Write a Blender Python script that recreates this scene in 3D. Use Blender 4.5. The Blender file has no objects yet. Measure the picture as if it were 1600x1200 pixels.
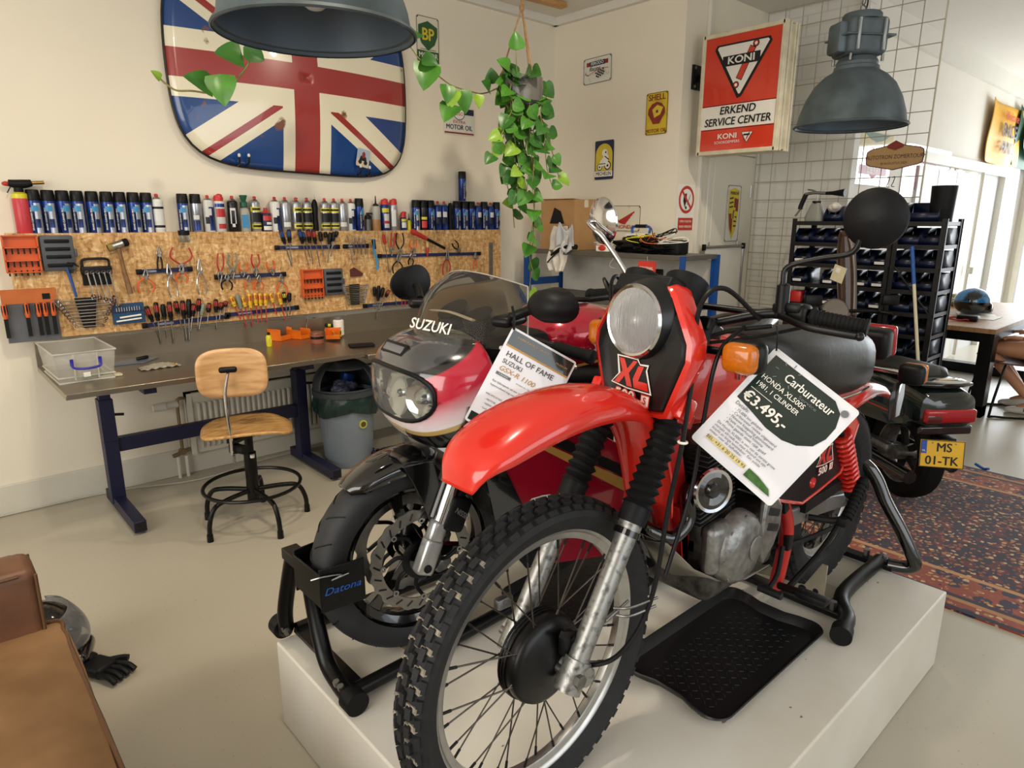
import bpy, bmesh, math, random
from math import sin, cos, pi
from mathutils import Vector, Matrix
R = math.radians
random.seed(7)
COL = bpy.context.scene.collection
SC = bpy.context.scene

# ---------------------------------------------------------------- camera
def setup_camera():
    p, y, r = R(13.77), R(42.2), R(.23)
    F = Vector((sin(y)*cos(p), cos(y)*cos(p), -sin(p)))
    Rt = Vector((cos(y), -sin(y), 0)); U = Rt.cross(F)
    a = Rt*cos(r) + U*sin(r); b = U*cos(r) - Rt*sin(r)
    cd = bpy.data.cameras.new('camera'); c = bpy.data.objects.new('camera', cd); COL.objects.link(c)
    cd.sensor_width = 36; cd.lens = 1045*36/1600; cd.clip_start = .05; cd.clip_end = 60
    c.matrix_world = Matrix(((a.x, b.x, -F.x, 0), (a.y, b.y, -F.y, 0), (a.z, b.z, -F.z, 1.6), (0, 0, 0, 1)))
    SC.camera = c
setup_camera()

# ---------------------------------------------------------------- world, lights, exposure
w = bpy.data.worlds.new('world'); SC.world = w; w.use_nodes = True
bgn = w.node_tree.nodes['Background']; bgn.inputs[0].default_value = (.80, .90, 1.0, 1); bgn.inputs[1].default_value = 1.0

def area(name, loc, aim, sx, sy, power, col):
    l = bpy.data.lights.new(name, 'AREA'); l.shape = 'RECTANGLE'; l.size = sx; l.size_y = sy; l.energy = power; l.color = col
    o = bpy.data.objects.new(name, l); COL.objects.link(o); o.location = loc
    o.rotation_euler = (Vector(aim)-Vector(loc)).to_track_quat('-Z', 'Y').to_euler(); return o
area('shop_window_light', (1.6, -2.35, 1.9), (1.9, 3, 1.2), 4.4, 1.8, 30, (1.0, .97, .93))
area('side_window_light', (-2.6, 1.2, 1.9), (1.4, 1.9, .8), 3.6, 2.2, 95, (1.0, .96, .90))
area('far_window_light', (11.2, .8, 1.5), (4, 1.2, .9), 3.0, 2.4, 115, (.93, .97, 1.0))
def spot(name, loc, aim, power, col, ang=110, rad=.05):
    l = bpy.data.lights.new(name, 'SPOT'); l.energy = power; l.color = col; l.spot_size = R(ang); l.spot_blend = .8; l.shadow_soft_size = rad
    o = bpy.data.objects.new(name, l); COL.objects.link(o); o.location = loc
    o.rotation_euler = (Vector(aim)-Vector(loc)).to_track_quat('-Z', 'Y').to_euler(); return o
for i, (x, y, ax, ay) in enumerate([(.7, 2.0, .5, 3.6), (2.6, 2.2, 2.6, 3.6), (3.6, 1.4, 3.9, 2.2), (.9, 1.4, 1.5, 1.9)]):
    spot('ceiling_spot_light', (x, y, 3.15), (ax, ay, 1.0), 58, (1.0, .87, .68))
SC.view_settings.view_transform = 'Standard'; SC.view_settings.look = 'None'; SC.view_settings.gamma = 1
SC.view_settings.use_curve_mapping = False; SC.view_settings.exposure = .40

# ---------------------------------------------------------------- materials
def lin(c):
    if isinstance(c, str):
        c = c.lstrip('#'); c = [int(c[i:i+2], 16)/255 for i in (0, 2, 4)]
    return tuple((v/12.92 if v <= .04045 else ((v+.055)/1.055)**2.4) for v in c)
MATS = {}
def mat(name, col='#888888', rough=.5, metal=0., var=.06, scale=12., bump=0., coat=0., trans=0., ior=1.45, col2=None, alpha=1., rvar=0., stretch=None, emit=0., thr=None, spec=.5):
    if name in MATS: return MATS[name]
    m = bpy.data.materials.new(name); m.use_nodes = True; nt = m.node_tree; N = nt.nodes; L = nt.links
    b = N['Principled BSDF']; b.inputs['Roughness'].default_value = rough; b.inputs['Metallic'].default_value = metal
    b.inputs['Coat Weight'].default_value = coat; b.inputs['Coat Roughness'].default_value = .04
    b.inputs['Transmission Weight'].default_value = trans; b.inputs['Specular IOR Level'].default_value = spec; b.inputs['IOR'].default_value = ior; b.inputs['Alpha'].default_value = alpha
    c = lin(col)
    tc = N.new('ShaderNodeTexCoord'); mp = N.new('ShaderNodeMapping'); L.new(tc.outputs['Object'], mp.inputs[0])
    if stretch: mp.inputs['Scale'].default_value = stretch
    nz = N.new('ShaderNodeTexNoise'); nz.inputs['Scale'].default_value = scale; nz.inputs['Detail'].default_value = 5
    L.new(mp.outputs[0], nz.inputs['Vector'])
    rp = N.new('ShaderNodeValToRGB'); e = rp.color_ramp.elements
    if col2: c2 = lin(col2)
    else: c2 = tuple(max(0, v*(1-2*var)) for v in c)
    t0, t1 = thr if thr else (.3, .7)
    e[0].position = t0; e[0].color = (*c2, 1); e[1].position = t1; e[1].color = (*c, 1)
    L.new(nz.outputs['Fac'], rp.inputs[0]); L.new(rp.outputs[0], b.inputs['Base Color'])
    if rvar:
        mr = N.new('ShaderNodeMapRange'); mr.inputs[3].default_value = max(0, rough-rvar); mr.inputs[4].default_value = rough+rvar
        L.new(nz.outputs['Fac'], mr.inputs[0]); L.new(mr.outputs[0], b.inputs['Roughness'])
    if bump:
        bp = N.new('ShaderNodeBump'); bp.inputs['Strength'].default_value = bump; bp.inputs['Distance'].default_value = .01
        L.new(nz.outputs['Fac'], bp.inputs['Height']); L.new(bp.outputs[0], b.inputs['Normal'])
    if emit:
        b.inputs['Emission Color'].default_value = (*c, 1); b.inputs['Emission Strength'].default_value = emit
    MATS[name] = m; return m

# ---------------------------------------------------------------- mesh building
def catmull(pts, n=6, closed=False):
    P = [Vector(p) for p in pts]; out = []; k = len(P)
    if k < 3: return P
    for i in range(k if closed else k-1):
        p0 = P[(i-1) % k] if (closed or i > 0) else P[0]*2-P[1]
        p1, p2 = P[i], P[(i+1) % k]
        p3 = P[(i+2) % k] if (closed or i+2 < k) else P[-1]*2-P[-2]
        for j in range(n):
            t = j/n
            out.append(.5*((2*p1)+(p2-p0)*t+(2*p0-5*p1+4*p2-p3)*t*t+(3*p1-p0-3*p2+p3)*t**3))
    if not closed: out.append(P[-1])
    return out
def frame(d):
    d = Vector(d).normalized(); a = Vector((0, 0, 1)) if abs(d.z) < .9 else Vector((1, 0, 0))
    u = a.cross(d).normalized(); return u, d.cross(u)
class MB:
    def __init__(s): s.v = []; s.f = []; s.mi = []; s.m = 0
    def add(s, vs, fs, m=None):
        o = len(s.v); s.v += [tuple(v) for v in vs]
        for f in fs: s.f.append([i+o for i in f]); s.mi.append(s.m if m is None else m)
        return s
    def box(s, c, d, rot=None, m=None, taper=1.):
        c = Vector(c); vs = []
        for z in (-.5, .5):
            k = taper if z > 0 else 1
            for x, y in ((-.5, -.5), (.5, -.5), (.5, .5), (-.5, .5)):
                v = Vector((x*d[0]*k, y*d[1]*k, z*d[2]))
                if rot is not None: v = rot @ v
                vs.append(c+v)
        return s.add(vs, [(0, 3, 2, 1), (4, 5, 6, 7), (0, 1, 5, 4), (1, 2, 6, 5), (2, 3, 7, 6), (3, 0, 4, 7)], m)
    def rbox(s, c, d, r=.01, seg=2, rot=None, m=None):
        bm = bmesh.new(); bmesh.ops.create_cube(bm, size=1)
        for v in bm.verts: v.co = Vector((v.co.x*d[0], v.co.y*d[1], v.co.z*d[2]))
        bmesh.ops.bevel(bm, geom=bm.edges[:], offset=min(r, min(d)*.49), segments=seg, profile=.5, affect='EDGES')
        bm.verts.index_update(); M = rot if rot is not None else Matrix.Identity(3)
        s.add([Vector(c)+M @ v.co for v in bm.verts], [[v.index for v in f.verts] for f in bm.faces], m); bm.free(); return s
    def cyl(s, p0, p1, r0, r1=None, seg=16, m=None, caps=True):
        if r1 is None: r1 = r0
        p0, p1 = Vector(p0), Vector(p1); u, v = frame(p1-p0); vs = []
        for p, r in ((p0, r0), (p1, r1)):
            for i in range(seg): a = 2*pi*i/seg; vs.append(p+(u*cos(a)+v*sin(a))*r)
        fs = [(i, (i+1) % seg, seg+(i+1) % seg, seg+i) for i in range(seg)]
        if caps: fs += [tuple(range(seg))[::-1], tuple(range(seg, 2*seg))]
        return s.add(vs, fs, m)
    def tube(s, pts, r, seg=8, n=5, closed=False, m=None, flat=1.):
        P = catmull(pts, n, closed) if n > 1 else [Vector(p) for p in pts]; k = len(P)
        rf = r if callable(r) else (lambda t: r)
        u, v = frame(P[1]-P[0]); vs = []
        for i, p in enumerate(P):
            d = ((P[(i+1) % k]-P[i-1]) if closed else (P[min(i+1, k-1)]-P[max(i-1, 0)]))
            if d.length < 1e-9: d = Vector((0, 0, 1))
            d.normalize()
            u = (u-d*u.dot(d)).normalized(); v = d.cross(u); rr = rf(i/(k-1))
            for j in range(seg): a = 2*pi*j/seg; vs.append(p+u*cos(a)*rr+v*sin(a)*rr*flat)
        fs = []
        for i in range(k if closed else k-1):
            b, c = i*seg, ((i+1) % k)*seg
            for j in range(seg): fs.append((b+j, b+(j+1) % seg, c+(j+1) % seg, c+j))
        if not closed: fs += [tuple(range(seg))[::-1], tuple(range((k-1)*seg, k*seg))]
        return s.add(vs, fs, m)
    def lathe(s, prof, o=(0, 0, 0), ax=(0, 0, 1), seg=32, m=None, closed=False):
        o = Vector(o); ax = Vector(ax).normalized(); u, v = frame(ax); vs = []; k = len(prof)
        for r, h in prof:
            r = max(r, 1e-5)
            for i in range(seg): a = 2*pi*i/seg; vs.append(o+ax*h+(u*cos(a)+v*sin(a))*r)
        fs = []
        for i in range(k if closed else k-1):
            b, c = i*seg, ((i+1) % k)*seg
            for j in range(seg): fs.append((b+j, b+(j+1) % seg, c+(j+1) % seg, c+j))
        return s.add(vs, fs, m)
    def loft(s, rings, caps=True, m=None, closed=True):
        k = len(rings[0]); vs = [Vector(p) for r in rings for p in r]; fs = []
        for i in range(len(rings)-1):
            b, c = i*k, (i+1)*k
            for j in range(k if closed else k-1): fs.append((b+j, b+(j+1) % k, c+(j+1) % k, c+j))
        if caps: fs += [tuple(range(k))[::-1], tuple(range((len(rings)-1)*k, len(rings)*k))]
        return s.add(vs, fs, m)
    def prism(s, poly, o, u, v, t, m=None):
        o, u, v = Vector(o), Vector(u), Vector(v); n = u.cross(v).normalized(); k = len(poly)
        vs = [o+u*a+v*b for a, b in poly]+[o+u*a+v*b+n*t for a, b in poly]
        return s.add(vs, [tuple(range(k))[::-1], tuple(range(k, 2*k))]+[(i, (i+1) % k, k+(i+1) % k, k+i) for i in range(k)], m)
    def poly(s, pts, m=None): return s.add(pts, [tuple(range(len(pts)))], m)
    def ell(s, c, r, rot=None, seg=16, rings=10, m=None, z0=-1., z1=1.):
        c = Vector(c); vs = []
        M = rot if rot is not None else Matrix.Identity(3)
        for i in range(rings+1):
            t = math.asin(max(-1, min(1, z0)))+(math.asin(min(1, z1))-math.asin(max(-1, z0)))*i/rings
            for j in range(seg): a = 2*pi*j/seg; vs.append(c+M @ Vector((cos(a)*max(cos(t), 1e-4)*r[0], sin(a)*max(cos(t), 1e-4)*r[1], sin(t)*r[2])))
        fs = [(i*seg+j, i*seg+(j+1) % seg, (i+1)*seg+(j+1) % seg, (i+1)*seg+j) for i in range(rings) for j in range(seg)]
        fs += [tuple(range(seg))[::-1], tuple(range(rings*seg, (rings+1)*seg))]
        return s.add(vs, fs, m)
    def grid(s, fn, nu, nv, m=None, mf=None):
        o = len(s.v); s.v += [tuple(fn(i/nu, j/nv)) for i in range(nu+1) for j in range(nv+1)]
        for i in range(nu):
            for j in range(nv):
                q = o+i*(nv+1)+j; s.f.append([q, q+nv+1, q+nv+2, q+1]); s.mi.append(mf((i+.5)/nu, (j+.5)/nv) if mf else (s.m if m is None else m))
        return s
    def torus(s, c, ax, Rr, r, seg=32, rs=8, m=None, flat=1.):
        pr = [(Rr+r*cos(2*pi*i/rs), r*flat*sin(2*pi*i/rs)) for i in range(rs)]
        return s.lathe(pr, c, ax, seg, m, True)
    def text(s, txt, o, u, v, size, m=None, align='CENTER', sx=1., bold=0., shear=0., lift=.0006):
        me = text_mesh(txt, 0., shear, align); o, u, v = Vector(o), Vector(u).normalized(), Vector(v).normalized(); n = u.cross(v)
        for j, (dx, dy) in enumerate(((0, 0),) if bold < .002 else ((-bold, 0), (bold, 0), (0, -bold*.7), (0, bold*.7))): s.add([o+u*(c.x*sx+dx)*size+v*(c.y+dy)*size+n*(lift+.00006*j) for c in me[0]], me[1], m)
        return s
    def build(s, name, mats, parent=None, ang=38, solid=0., sub=0, bev=0., weld=False, off=0., props=None):
        me = bpy.data.meshes.new(name); me.from_pydata(s.v, [], s.f)
        if not isinstance(mats, (list, tuple)): mats = [mats]
        for x in mats: me.materials.append(x)
        me.polygons.foreach_set('material_index', [min(i, len(mats)-1) for i in s.mi])
        bm = bmesh.new(); bm.from_mesh(me)
        if weld: bmesh.ops.remove_doubles(bm, verts=bm.verts[:], dist=2e-5)
        if not getattr(s, 'keep', False): bmesh.ops.recalc_face_normals(bm, faces=bm.faces[:])
        bm.to_mesh(me); bm.free()
        me.polygons.foreach_set('use_smooth', [True]*len(me.polygons)); me.set_sharp_from_angle(angle=R(ang)); me.update()
        o = bpy.data.objects.new(name, me); COL.objects.link(o)
        if parent is not None: o.parent = parent
        if solid: md = o.modifiers.new('s', 'SOLIDIFY'); md.thickness = solid; md.offset = off
        if bev: md = o.modifiers.new('b', 'BEVEL'); md.width = bev; md.segments = 2; md.limit_method = 'ANGLE'; md.angle_limit = R(40)
        if sub: md = o.modifiers.new('u', 'SUBSURF'); md.levels = sub; md.render_levels = sub
        return o
_TX = {}
def text_mesh(txt, bold, shear, align):
    k = (txt, bold, shear, align)
    if k in _TX: return _TX[k]
    cu = bpy.data.curves.new('t', 'FONT'); cu.body = txt; cu.offset = bold; cu.shear = shear; cu.align_x = align; cu.align_y = 'CENTER'; cu.resolution_u = 3
    ob = bpy.data.objects.new('t', cu); me = bpy.data.meshes.new_from_object(ob)
    r = ([v.co.copy() for v in me.vertices], [list(p.vertices) for p in me.polygons])
    bpy.data.objects.remove(ob); bpy.data.curves.remove(cu); bpy.data.meshes.remove(me); _TX[k] = r; return r

# ---------------------------------------------------------------- naming
def tag(o, label=None, cat=None, group=None, kind=None):
    if label: o['label'] = label
    if cat: o['category'] = cat
    if group: o['group'] = group
    if kind: o['kind'] = kind
    return o
def thing(name, label, cat, loc=(0, 0, 0), rz=0., group=None, rot=None):
    o = bpy.data.objects.new(name, None); COL.objects.link(o); o.location = loc; o.rotation_euler = rot if rot else (0, 0, rz); o.empty_display_size = .1
    return tag(o, label, cat, group)
def dup(root, loc, rz=None, label=None, group=None, rot=None):
    def cp(o, par):
        c = o.copy(); COL.objects.link(c); c.parent = par
        for ch in [x for x in KIDS.get(o.name, [])]: cp(ch, c)
        return c
    KIDS = {}
    def walk(o):
        KIDS[o.name] = list(o.children)
        for ch in o.children: walk(ch)
    walk(root); r = cp(root, None); r.location = loc
    if rot: r.rotation_euler = rot
    elif rz is not None: r.rotation_euler = (0, 0, rz)
    if label: r['label'] = label
    if group: r['group'] = group
    return r
ORD = ['first', 'second', 'third', 'fourth', 'fifth', 'sixth', 'seventh', 'eighth', 'ninth', 'tenth', 'eleventh', 'twelfth', 'thirteenth', 'fourteenth', 'fifteenth', 'sixteenth', 'seventeenth', 'eighteenth', 'nineteenth', 'twentieth',
       'twenty-first', 'twenty-second', 'twenty-third', 'twenty-fourth', 'twenty-fifth', 'twenty-sixth']
X3, Y3, Z3 = Vector((1, 0, 0)), Vector((0, 1, 0)), Vector((0, 0, 1))
def rotm(a, ax): return Matrix.Rotation(R(a), 3, ax)

M_white = mat('white_print', '#eeebe2', .5, var=.02)
M_black = mat('black_print', '#0c0c0f', .5, var=.05)
M_blackp = mat('black_plastic', '#0d0d0f', .42, var=.15, scale=30, spec=.3)
M_matblack = mat('matt_black_plastic', '#111214', .5, var=.12, scale=40, spec=.25)
M_rubber = mat('black_rubber', '#121213', .7, var=.2, scale=25, bump=.1, spec=.25)
M_chrome = mat('chrome', '#d8d8da', .12, 1., var=.03)
M_steel = mat('brushed_steel', '#a8a8a8', .32, 1., var=.1, scale=30)
M_alu = mat('cast_aluminium', '#9a9a98', .42, .85, var=.22, scale=45, bump=.25, rvar=.1)
M_redp = mat('red_print', '#b4302a', .5, var=.05)
M_blackgloss = mat('black_lacquer', '#0b0b0d', .12, coat=1., var=.1)
M_blackmetal = mat('black_painted_metal', '#0d0d0e', .35, .3, var=.15, scale=25)
M_dark = mat('dark_greasy_metal', '#1a1a1b', .55, .4, var=.35, scale=30)

# ---------------------------------------------------------------- room
CH = 3.27
def unp(u, v):
    p, y, r = R(13.77), R(42.2), R(.23)
    F = Vector((sin(y)*cos(p), cos(y)*cos(p), -sin(p))); Rt = Vector((cos(y), -sin(y), 0)); U = Rt.cross(F)
    a = Rt*cos(r)+U*sin(r); b = U*cos(r)-Rt*sin(r)
    return F+a*((u-800)/1045)-b*((v-600)/1045)
EYE = Vector((0, 0, 1.6))
def onY(u, v, Y): d = unp(u, v); return EYE+d*(Y/d.y)
def onX(u, v, X): d = unp(u, v); return EYE+d*(X/d.x)
def onZ(u, v, Z): d = unp(u, v); return EYE+d*((Z-1.6)/d.z)

M_wall = mat('cream_wall_paint', '#e9e1cf', .75, var=.015, scale=3, bump=.03)
M_wall2 = mat('white_wall_paint', '#e6e1d6', .7, var=.015, scale=3)
M_ceil = mat('ceiling_paint', '#ddd9cf', .8, var=.01, scale=3)
M_trim = mat('white_trim_paint', '#dedacd', .5, var=.02, scale=5)
def floor_mat():
    m = mat('poured_beige_floor', '#b3ac9c', .33, var=.04, scale=1.3, rvar=.08)
    nt = m.node_tree; b = nt.nodes['Principled BSDF']
    n2 = nt.nodes.new('ShaderNodeTexNoise'); n2.inputs['Scale'].default_value = 60; n2.inputs['Detail'].default_value = 2
    r2 = nt.nodes.new('ShaderNodeValToRGB'); r2.color_ramp.elements[0].position = .24; r2.color_ramp.elements[0].color = (.35, .33, .3, 1); r2.color_ramp.elements[1].position = .3; r2.color_ramp.elements[1].color = (1, 1, 1, 1)
    mx = nt.nodes.new('ShaderNodeMix'); mx.data_type = 'RGBA'; mx.blend_type = 'MULTIPLY'; mx.inputs[0].default_value = .5
    src = b.inputs['Base Color'].links[0].from_socket; tc = [n for n in nt.nodes if n.type == 'TEX_COORD'][0]
    nt.links.new(tc.outputs['Object'], n2.inputs['Vector']); nt.links.new(n2.outputs['Fac'], r2.inputs[0])
    nt.links.new(src, mx.inputs[6]); nt.links.new(r2.outputs[0], mx.inputs[7]); nt.links.new(mx.outputs[2], b.inputs['Base Color']); return m
M_floor = floor_mat()
def struct(name, mb, m, **k): o = mb.build(name, m, **k); o['kind'] = 'structure'; return o
struct('floor', MB().box((4.2, 1, -.05), (14.8, 7.2, .1)), M_floor)
struct('ceiling', MB().box((4.2, 1, CH+.05), (14.8, 7.2, .1)), M_ceil)
struct('wall_back', MB().box((.8, 4.482, CH/2), (7.6, .1, CH)), M_wall)
struct('wall_right', MB().box((4.561, 3.82, CH/2), (.1, 1.42, CH)), M_wall)
struct('wall_niche', MB().box((5.16, 3.16, CH/2), (1.1, .1, CH)), M_wall)
def brick_mat():
    m = mat('painted_brick', '#dcdad2', .6, var=.02, scale=4); nt = m.node_tree; b = nt.nodes['Principled BSDF']
    tc = [n for n in nt.nodes if n.type == 'TEX_COORD'][0]; mp = nt.nodes.new('ShaderNodeMapping'); mp.inputs['Rotation'].default_value = (R(90), 0, R(90))
    br = nt.nodes.new('ShaderNodeTexBrick'); br.inputs['Scale'].default_value = 1; br.inputs['Brick Width'].default_value = .31; br.inputs['Row Height'].default_value = .16
    br.inputs['Mortar Size'].default_value = .006; br.inputs['Color1'].default_value = (1, 1, 1, 1); br.inputs['Color2'].default_value = (.93, .93, .93, 1); br.inputs['Mortar'].default_value = (.5, .5, .48, 1)
    sx = nt.nodes.new('ShaderNodeSeparateXYZ'); cx = nt.nodes.new('ShaderNodeCombineXYZ')
    nt.links.new(tc.outputs['Object'], sx.inputs[0]); nt.links.new(sx.outputs['Y'], cx.inputs['X']); nt.links.new(sx.outputs['Z'], cx.inputs['Y']); nt.links.new(cx.outputs[0], br.inputs['Vector'])
    mx = nt.nodes.new('ShaderNodeMix'); mx.data_type = 'RGBA'; mx.blend_type = 'MULTIPLY'; mx.inputs[0].default_value = .3
    src = b.inputs['Base Color'].links[0].from_socket
    nt.links.new(src, mx.inputs[6]); nt.links.new(br.outputs['Color'], mx.inputs[7]); nt.links.new(mx.outputs[2], b.inputs['Base Color'])
    bp = nt.nodes.new('ShaderNodeBump'); bp.inputs['Strength'].default_value = .25; bp.inputs['Distance'].default_value = .003; bp.invert = True
    nt.links.new(br.outputs['Fac'], bp.inputs['Height']); nt.links.new(bp.outputs[0], b.inputs['Normal']); return m
struct('wall_brick', MB().box((5.76, 2.76, CH/2), (.1, .9, CH)), brick_mat())
hw = MB()   # hall wall with a door opening at x 9.35..10.5
hw.box((7.58, 2.41, CH/2), (3.54, .1, CH)).box((9.95, 2.41, 2.76), (1.2, .1, 1.02)).box((11.05, 2.41, CH/2), (1.0, .1, CH))
struct('wall_hall', hw, M_wall2)
struct('wall_left', MB().box((-3.05, 1, CH/2), (.1, 7.2, CH)), M_wall)
fw = MB()
fw.box((-1.85, -2.55, CH/2), (2.4, .1, CH)).box((1.6, -2.55, .3), (4.5, .1, .6)).box((1.6, -2.55, 3.1), (4.5, .1, .4)).box((7.7, -2.55, CH/2), (7.7, .1, CH))
struct('wall_front', fw, M_wall2)
wf = MB()
for x in (-.62, .85, 2.35, 3.82): wf.box((x, -2.55, 1.75), (.06, .08, 2.3))
for z in (.63, 2.87): wf.box((1.6, -2.55, z), (4.5, .08, .06))
w1 = struct('window_1', wf, M_trim)
fa = MB(); fa.box((11.55, -1.9, CH/2), (.1, 1.3, CH)).box((11.55, 3.2, CH/2), (.1, 1.8, CH)).box((11.55, .6, 3.0), (.1, 3.7, .6))
struct('wall_far', fa, M_wall2)
wfr = MB()
for y in (-1.2, 0, 1.2, 2.27): wfr.box((11.5, y, 1.35), (.08, .06, 2.7))
struct('window_2', wfr, M_trim)
struct('baseboard_back', MB().box((.8, 4.422, .085), (7.4, .022, .17)), mat('baseboard_paint', '#d3cfc2', .6, var=.04, scale=6), bev=.004)
struct('trim_1', MB().box((.8, 4.41, CH-.03), (7.4, .05, .06)), M_ceil)
struct('trim_2', MB().box((4.49, 3.77, CH-.03), (.05, 1.32, .06)), M_ceil)
struct('trim_3', MB().box((8.4, 2.34, CH-.1), (5.5, .04, .2)), M_ceil)
# cable duct beside the niche and the white door with its frame
d = MB()
d.box((4.80, 3.095, CH/2), (.035, .03, CH)).box((4.95, 3.10, 1.07), (.07, .03, 2.14)).box((5.66, 3.10, 1.07), (.07, .03, 2.14)).box((5.3, 3.10, 2.17), (.78, .03, .07))
struct('trim_4', d, M_trim, bev=.004)
dr = struct('door_1', MB().box((5.305, 3.095, 1.065), (.64, .03, 2.12)), mat('cream_door_paint', '#dfdacb', .55, var=.02, scale=4), bev=.003)
hn = MB(); hn.cyl((5.58, 3.08, 1.8), (5.58, 3.08, 1.9), .008).cyl((5.58, 3.08, .3), (5.58, 3.08, .4), .008); hn.build('hinge', M_steel, dr)
# hall door: bright white boarded panel and grey glazed door
p0, p1 = onY(1480, 268, 2.36), onY(1562, 275, 2.36)
b2 = MB(); b2.box((8.2, 2.35, 1.06), (1.75, .03, 2.12))
for k in range(2): b2.box((7.9+k*.6, 2.334, 1.06), (.008, .003, 2.1))
struct('trim_5', b2, mat('white_boarding', '#dfdedb', .5, var=.01))
struct('trim_6', MB().box((8.95, 2.335, 2.2), (3.4, .06, .1)), M_trim)
dd = struct('door_2', MB().box((9.95, 2.45, 1.1), (1.18, .04, 2.2)), mat('grey_door_paint', '#bfc0bf', .5, var=.02))
MB().cyl((9.42, 2.33, .02), (9.42, 2.33, 2.15), .02).cyl((9.42, 2.30, 1.0), (9.42, 2.30, 1.08), .03).build('door_frame', M_trim, dd)

# ---------------------------------------------------------------- flat signs
class Art:
    def __init__(s, o, u, v): s.o, s.u, s.v = Vector(o), Vector(u), Vector(v); s.n = s.u.cross(s.v); s.a = MB(); s.a.keep = True; s.t = MB(); s.t.keep = True; s.mats = []; s.k = 0
    def mi(s, m):
        if m not in s.mats: s.mats.append(m)
        return s.mats.index(m)
    def P(s, pts, m): s.k += 1; s.a.add([s.o+s.u*x+s.v*y+s.n*(.0004+.00025*s.k) for x, y in pts], [tuple(range(len(pts)))], s.mi(m)); return s
    def Rc(s, x, y, w, h, m, sl=0.): return s.P([(x-w/2-sl, y-h/2), (x+w/2-sl, y-h/2), (x+w/2+sl, y+h/2), (x-w/2+sl, y+h/2)], m)
    def C(s, x, y, r, m, ry=None, n=28, a0=0, a1=360): return s.P([(x+r*cos(R(a0+(a1-a0)*i/n)), y+(ry or r)*sin(R(a0+(a1-a0)*i/n))) for i in range(n if a1-a0 >= 360 else n+1)], m)
    def L(s, pts, w, m):
        for (x0, y0), (x1, y1) in zip(pts, pts[1:]):
            dx, dy = x1-x0, y1-y0; l = math.hypot(dx, dy) or 1; nx, ny = -dy/l*w/2, dx/l*w/2
            s.P([(x0-nx, y0-ny), (x1-nx, y1-ny), (x1+nx, y1+ny), (x0+nx, y0+ny)], m)
        return s
    def T(s, txt, x, y, size, m, sx=1., bold=0., shear=0., align='CENTER', rot=0.):
        u = s.u*cos(R(rot))+s.v*sin(R(rot)); v = s.v*cos(R(rot))-s.u*sin(R(rot))
        s.t.text(txt, s.o+s.u*x+s.v*y, u, v, size, s.mi(m), align, sx, bold, shear, .0006+.00025*(s.k+1)); return s
    def done(s, parent, names=('artwork', 'lettering')):
        if s.a.v: s.a.build(names[0], s.mats, parent)
        if s.t.v: s.t.build(names[1], s.mats, parent)
def rrect(w, h, r, n=4):
    o = []
    for cx, cy, a in ((w/2-r, h/2-r, 0), (-w/2+r, h/2-r, 90), (-w/2+r, -h/2+r, 180), (w/2-r, -h/2+r, 270)):
        for i in range(n+1): t = R(a+90*i/n); o.append((cx+r*cos(t), cy+r*sin(t)))
    return o
def sign(name, label, c, u, w, h, m, draw, cat='sign', t=.003, roll=0, edge=None, v=(0, 0, 1), gap=.003):
    root = thing(name, label, cat, c); u = Vector(u); v = Vector(v)
    if roll: q = Matrix.Rotation(R(roll), 3, u.cross(v)); u, v = q @ u, q @ v
    n = u.cross(v)
    MB().prism(rrect(w, h, .012), n*gap, u, v, t).build('plate', m, root)
    A = Art(n*(t+gap), u, v)
    if edge:
        for x, y, ww, hh in ((0, h/2-.003, w-.02, .004), (0, -h/2+.003, w-.02, .004), (-w/2+.003, 0, .004, h-.02), (w/2-.003, 0, .004, h-.02)): A.Rc(x, y, ww, hh, edge)
        for a in (-1, 1):
            for b in (-1, 1): A.C(a*(w/2-.011), b*(h/2-.011), .006, edge, n=6)
    draw(A); A.done(root); return root
UR, UB = (0, -1, 0), (1, 0, 0)
M_tinw = mat('worn_white_tin', '#d9d8cc', .45, var=.12, scale=18, col2='#b9b09a', thr=(.25, .42))
M_tincream = mat('worn_cream_tin', '#ded9c4', .45, var=.12, scale=14, col2='#b58a62', thr=(.22, .36))
M_tiny = mat('worn_yellow_tin', '#d3b62f', .45, scale=16, col2='#a88a22', thr=(.2, .45))
M_rust = mat('rusty_edge', '#4a3528', .8, var=.3)
M_navy = mat('navy_print', '#1c2547', .5, var=.08)
M_green = mat('green_print', '#2f5b33', .5, var=.08)
M_yel = mat('yellow_print', '#d9c33a', .5, var=.05)
M_red = mat('sign_red', '#c23429', .45, var=.04)
M_brown = mat('brown_red_print', '#8a2c22', .5, var=.08)
M_grey = mat('grey_print', '#77777a', .5, var=.05)

def d_ferodo(A):
    A.Rc(0, .052, .23, .032, M_brown); A.Rc(0, .052, .16, .036, M_navy); A.T('FERODO', 0, .052, .033, M_white, 1.05, .012)
    A.T('Racing', -.03, .012, .045, M_black, 1, .004, .35)
    A.L([(-.13, -.01), (-.1, -.03), (-.02, -.005), (.06, .008), (.12, 0)], .004, M_redp); A.L([(-.12, .0), (-.13, -.02), (-.09, -.035)], .003, M_black)
    for i in range(7):
        for j in range(4):
            if (i+j) % 2 == 0: A.P([(-.02+i*.013+j*.004, -.02-j*.012+i*.004), (-.007+i*.013+j*.004, -.016-j*.012+i*.004), (-.003+i*.013+j*.004, -.028-j*.012+i*.004), (-.016+i*.013+j*.004, -.032-j*.012+i*.004)], M_black)
sign('tin_sign', 'white tin sign reading FERODO Racing on the cream wall, highest of the wall tin signs', (4.51, 3.94, 2.80), UR, .30, .20, M_tinw, d_ferodo, roll=1.2, edge=M_rust)
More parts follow.
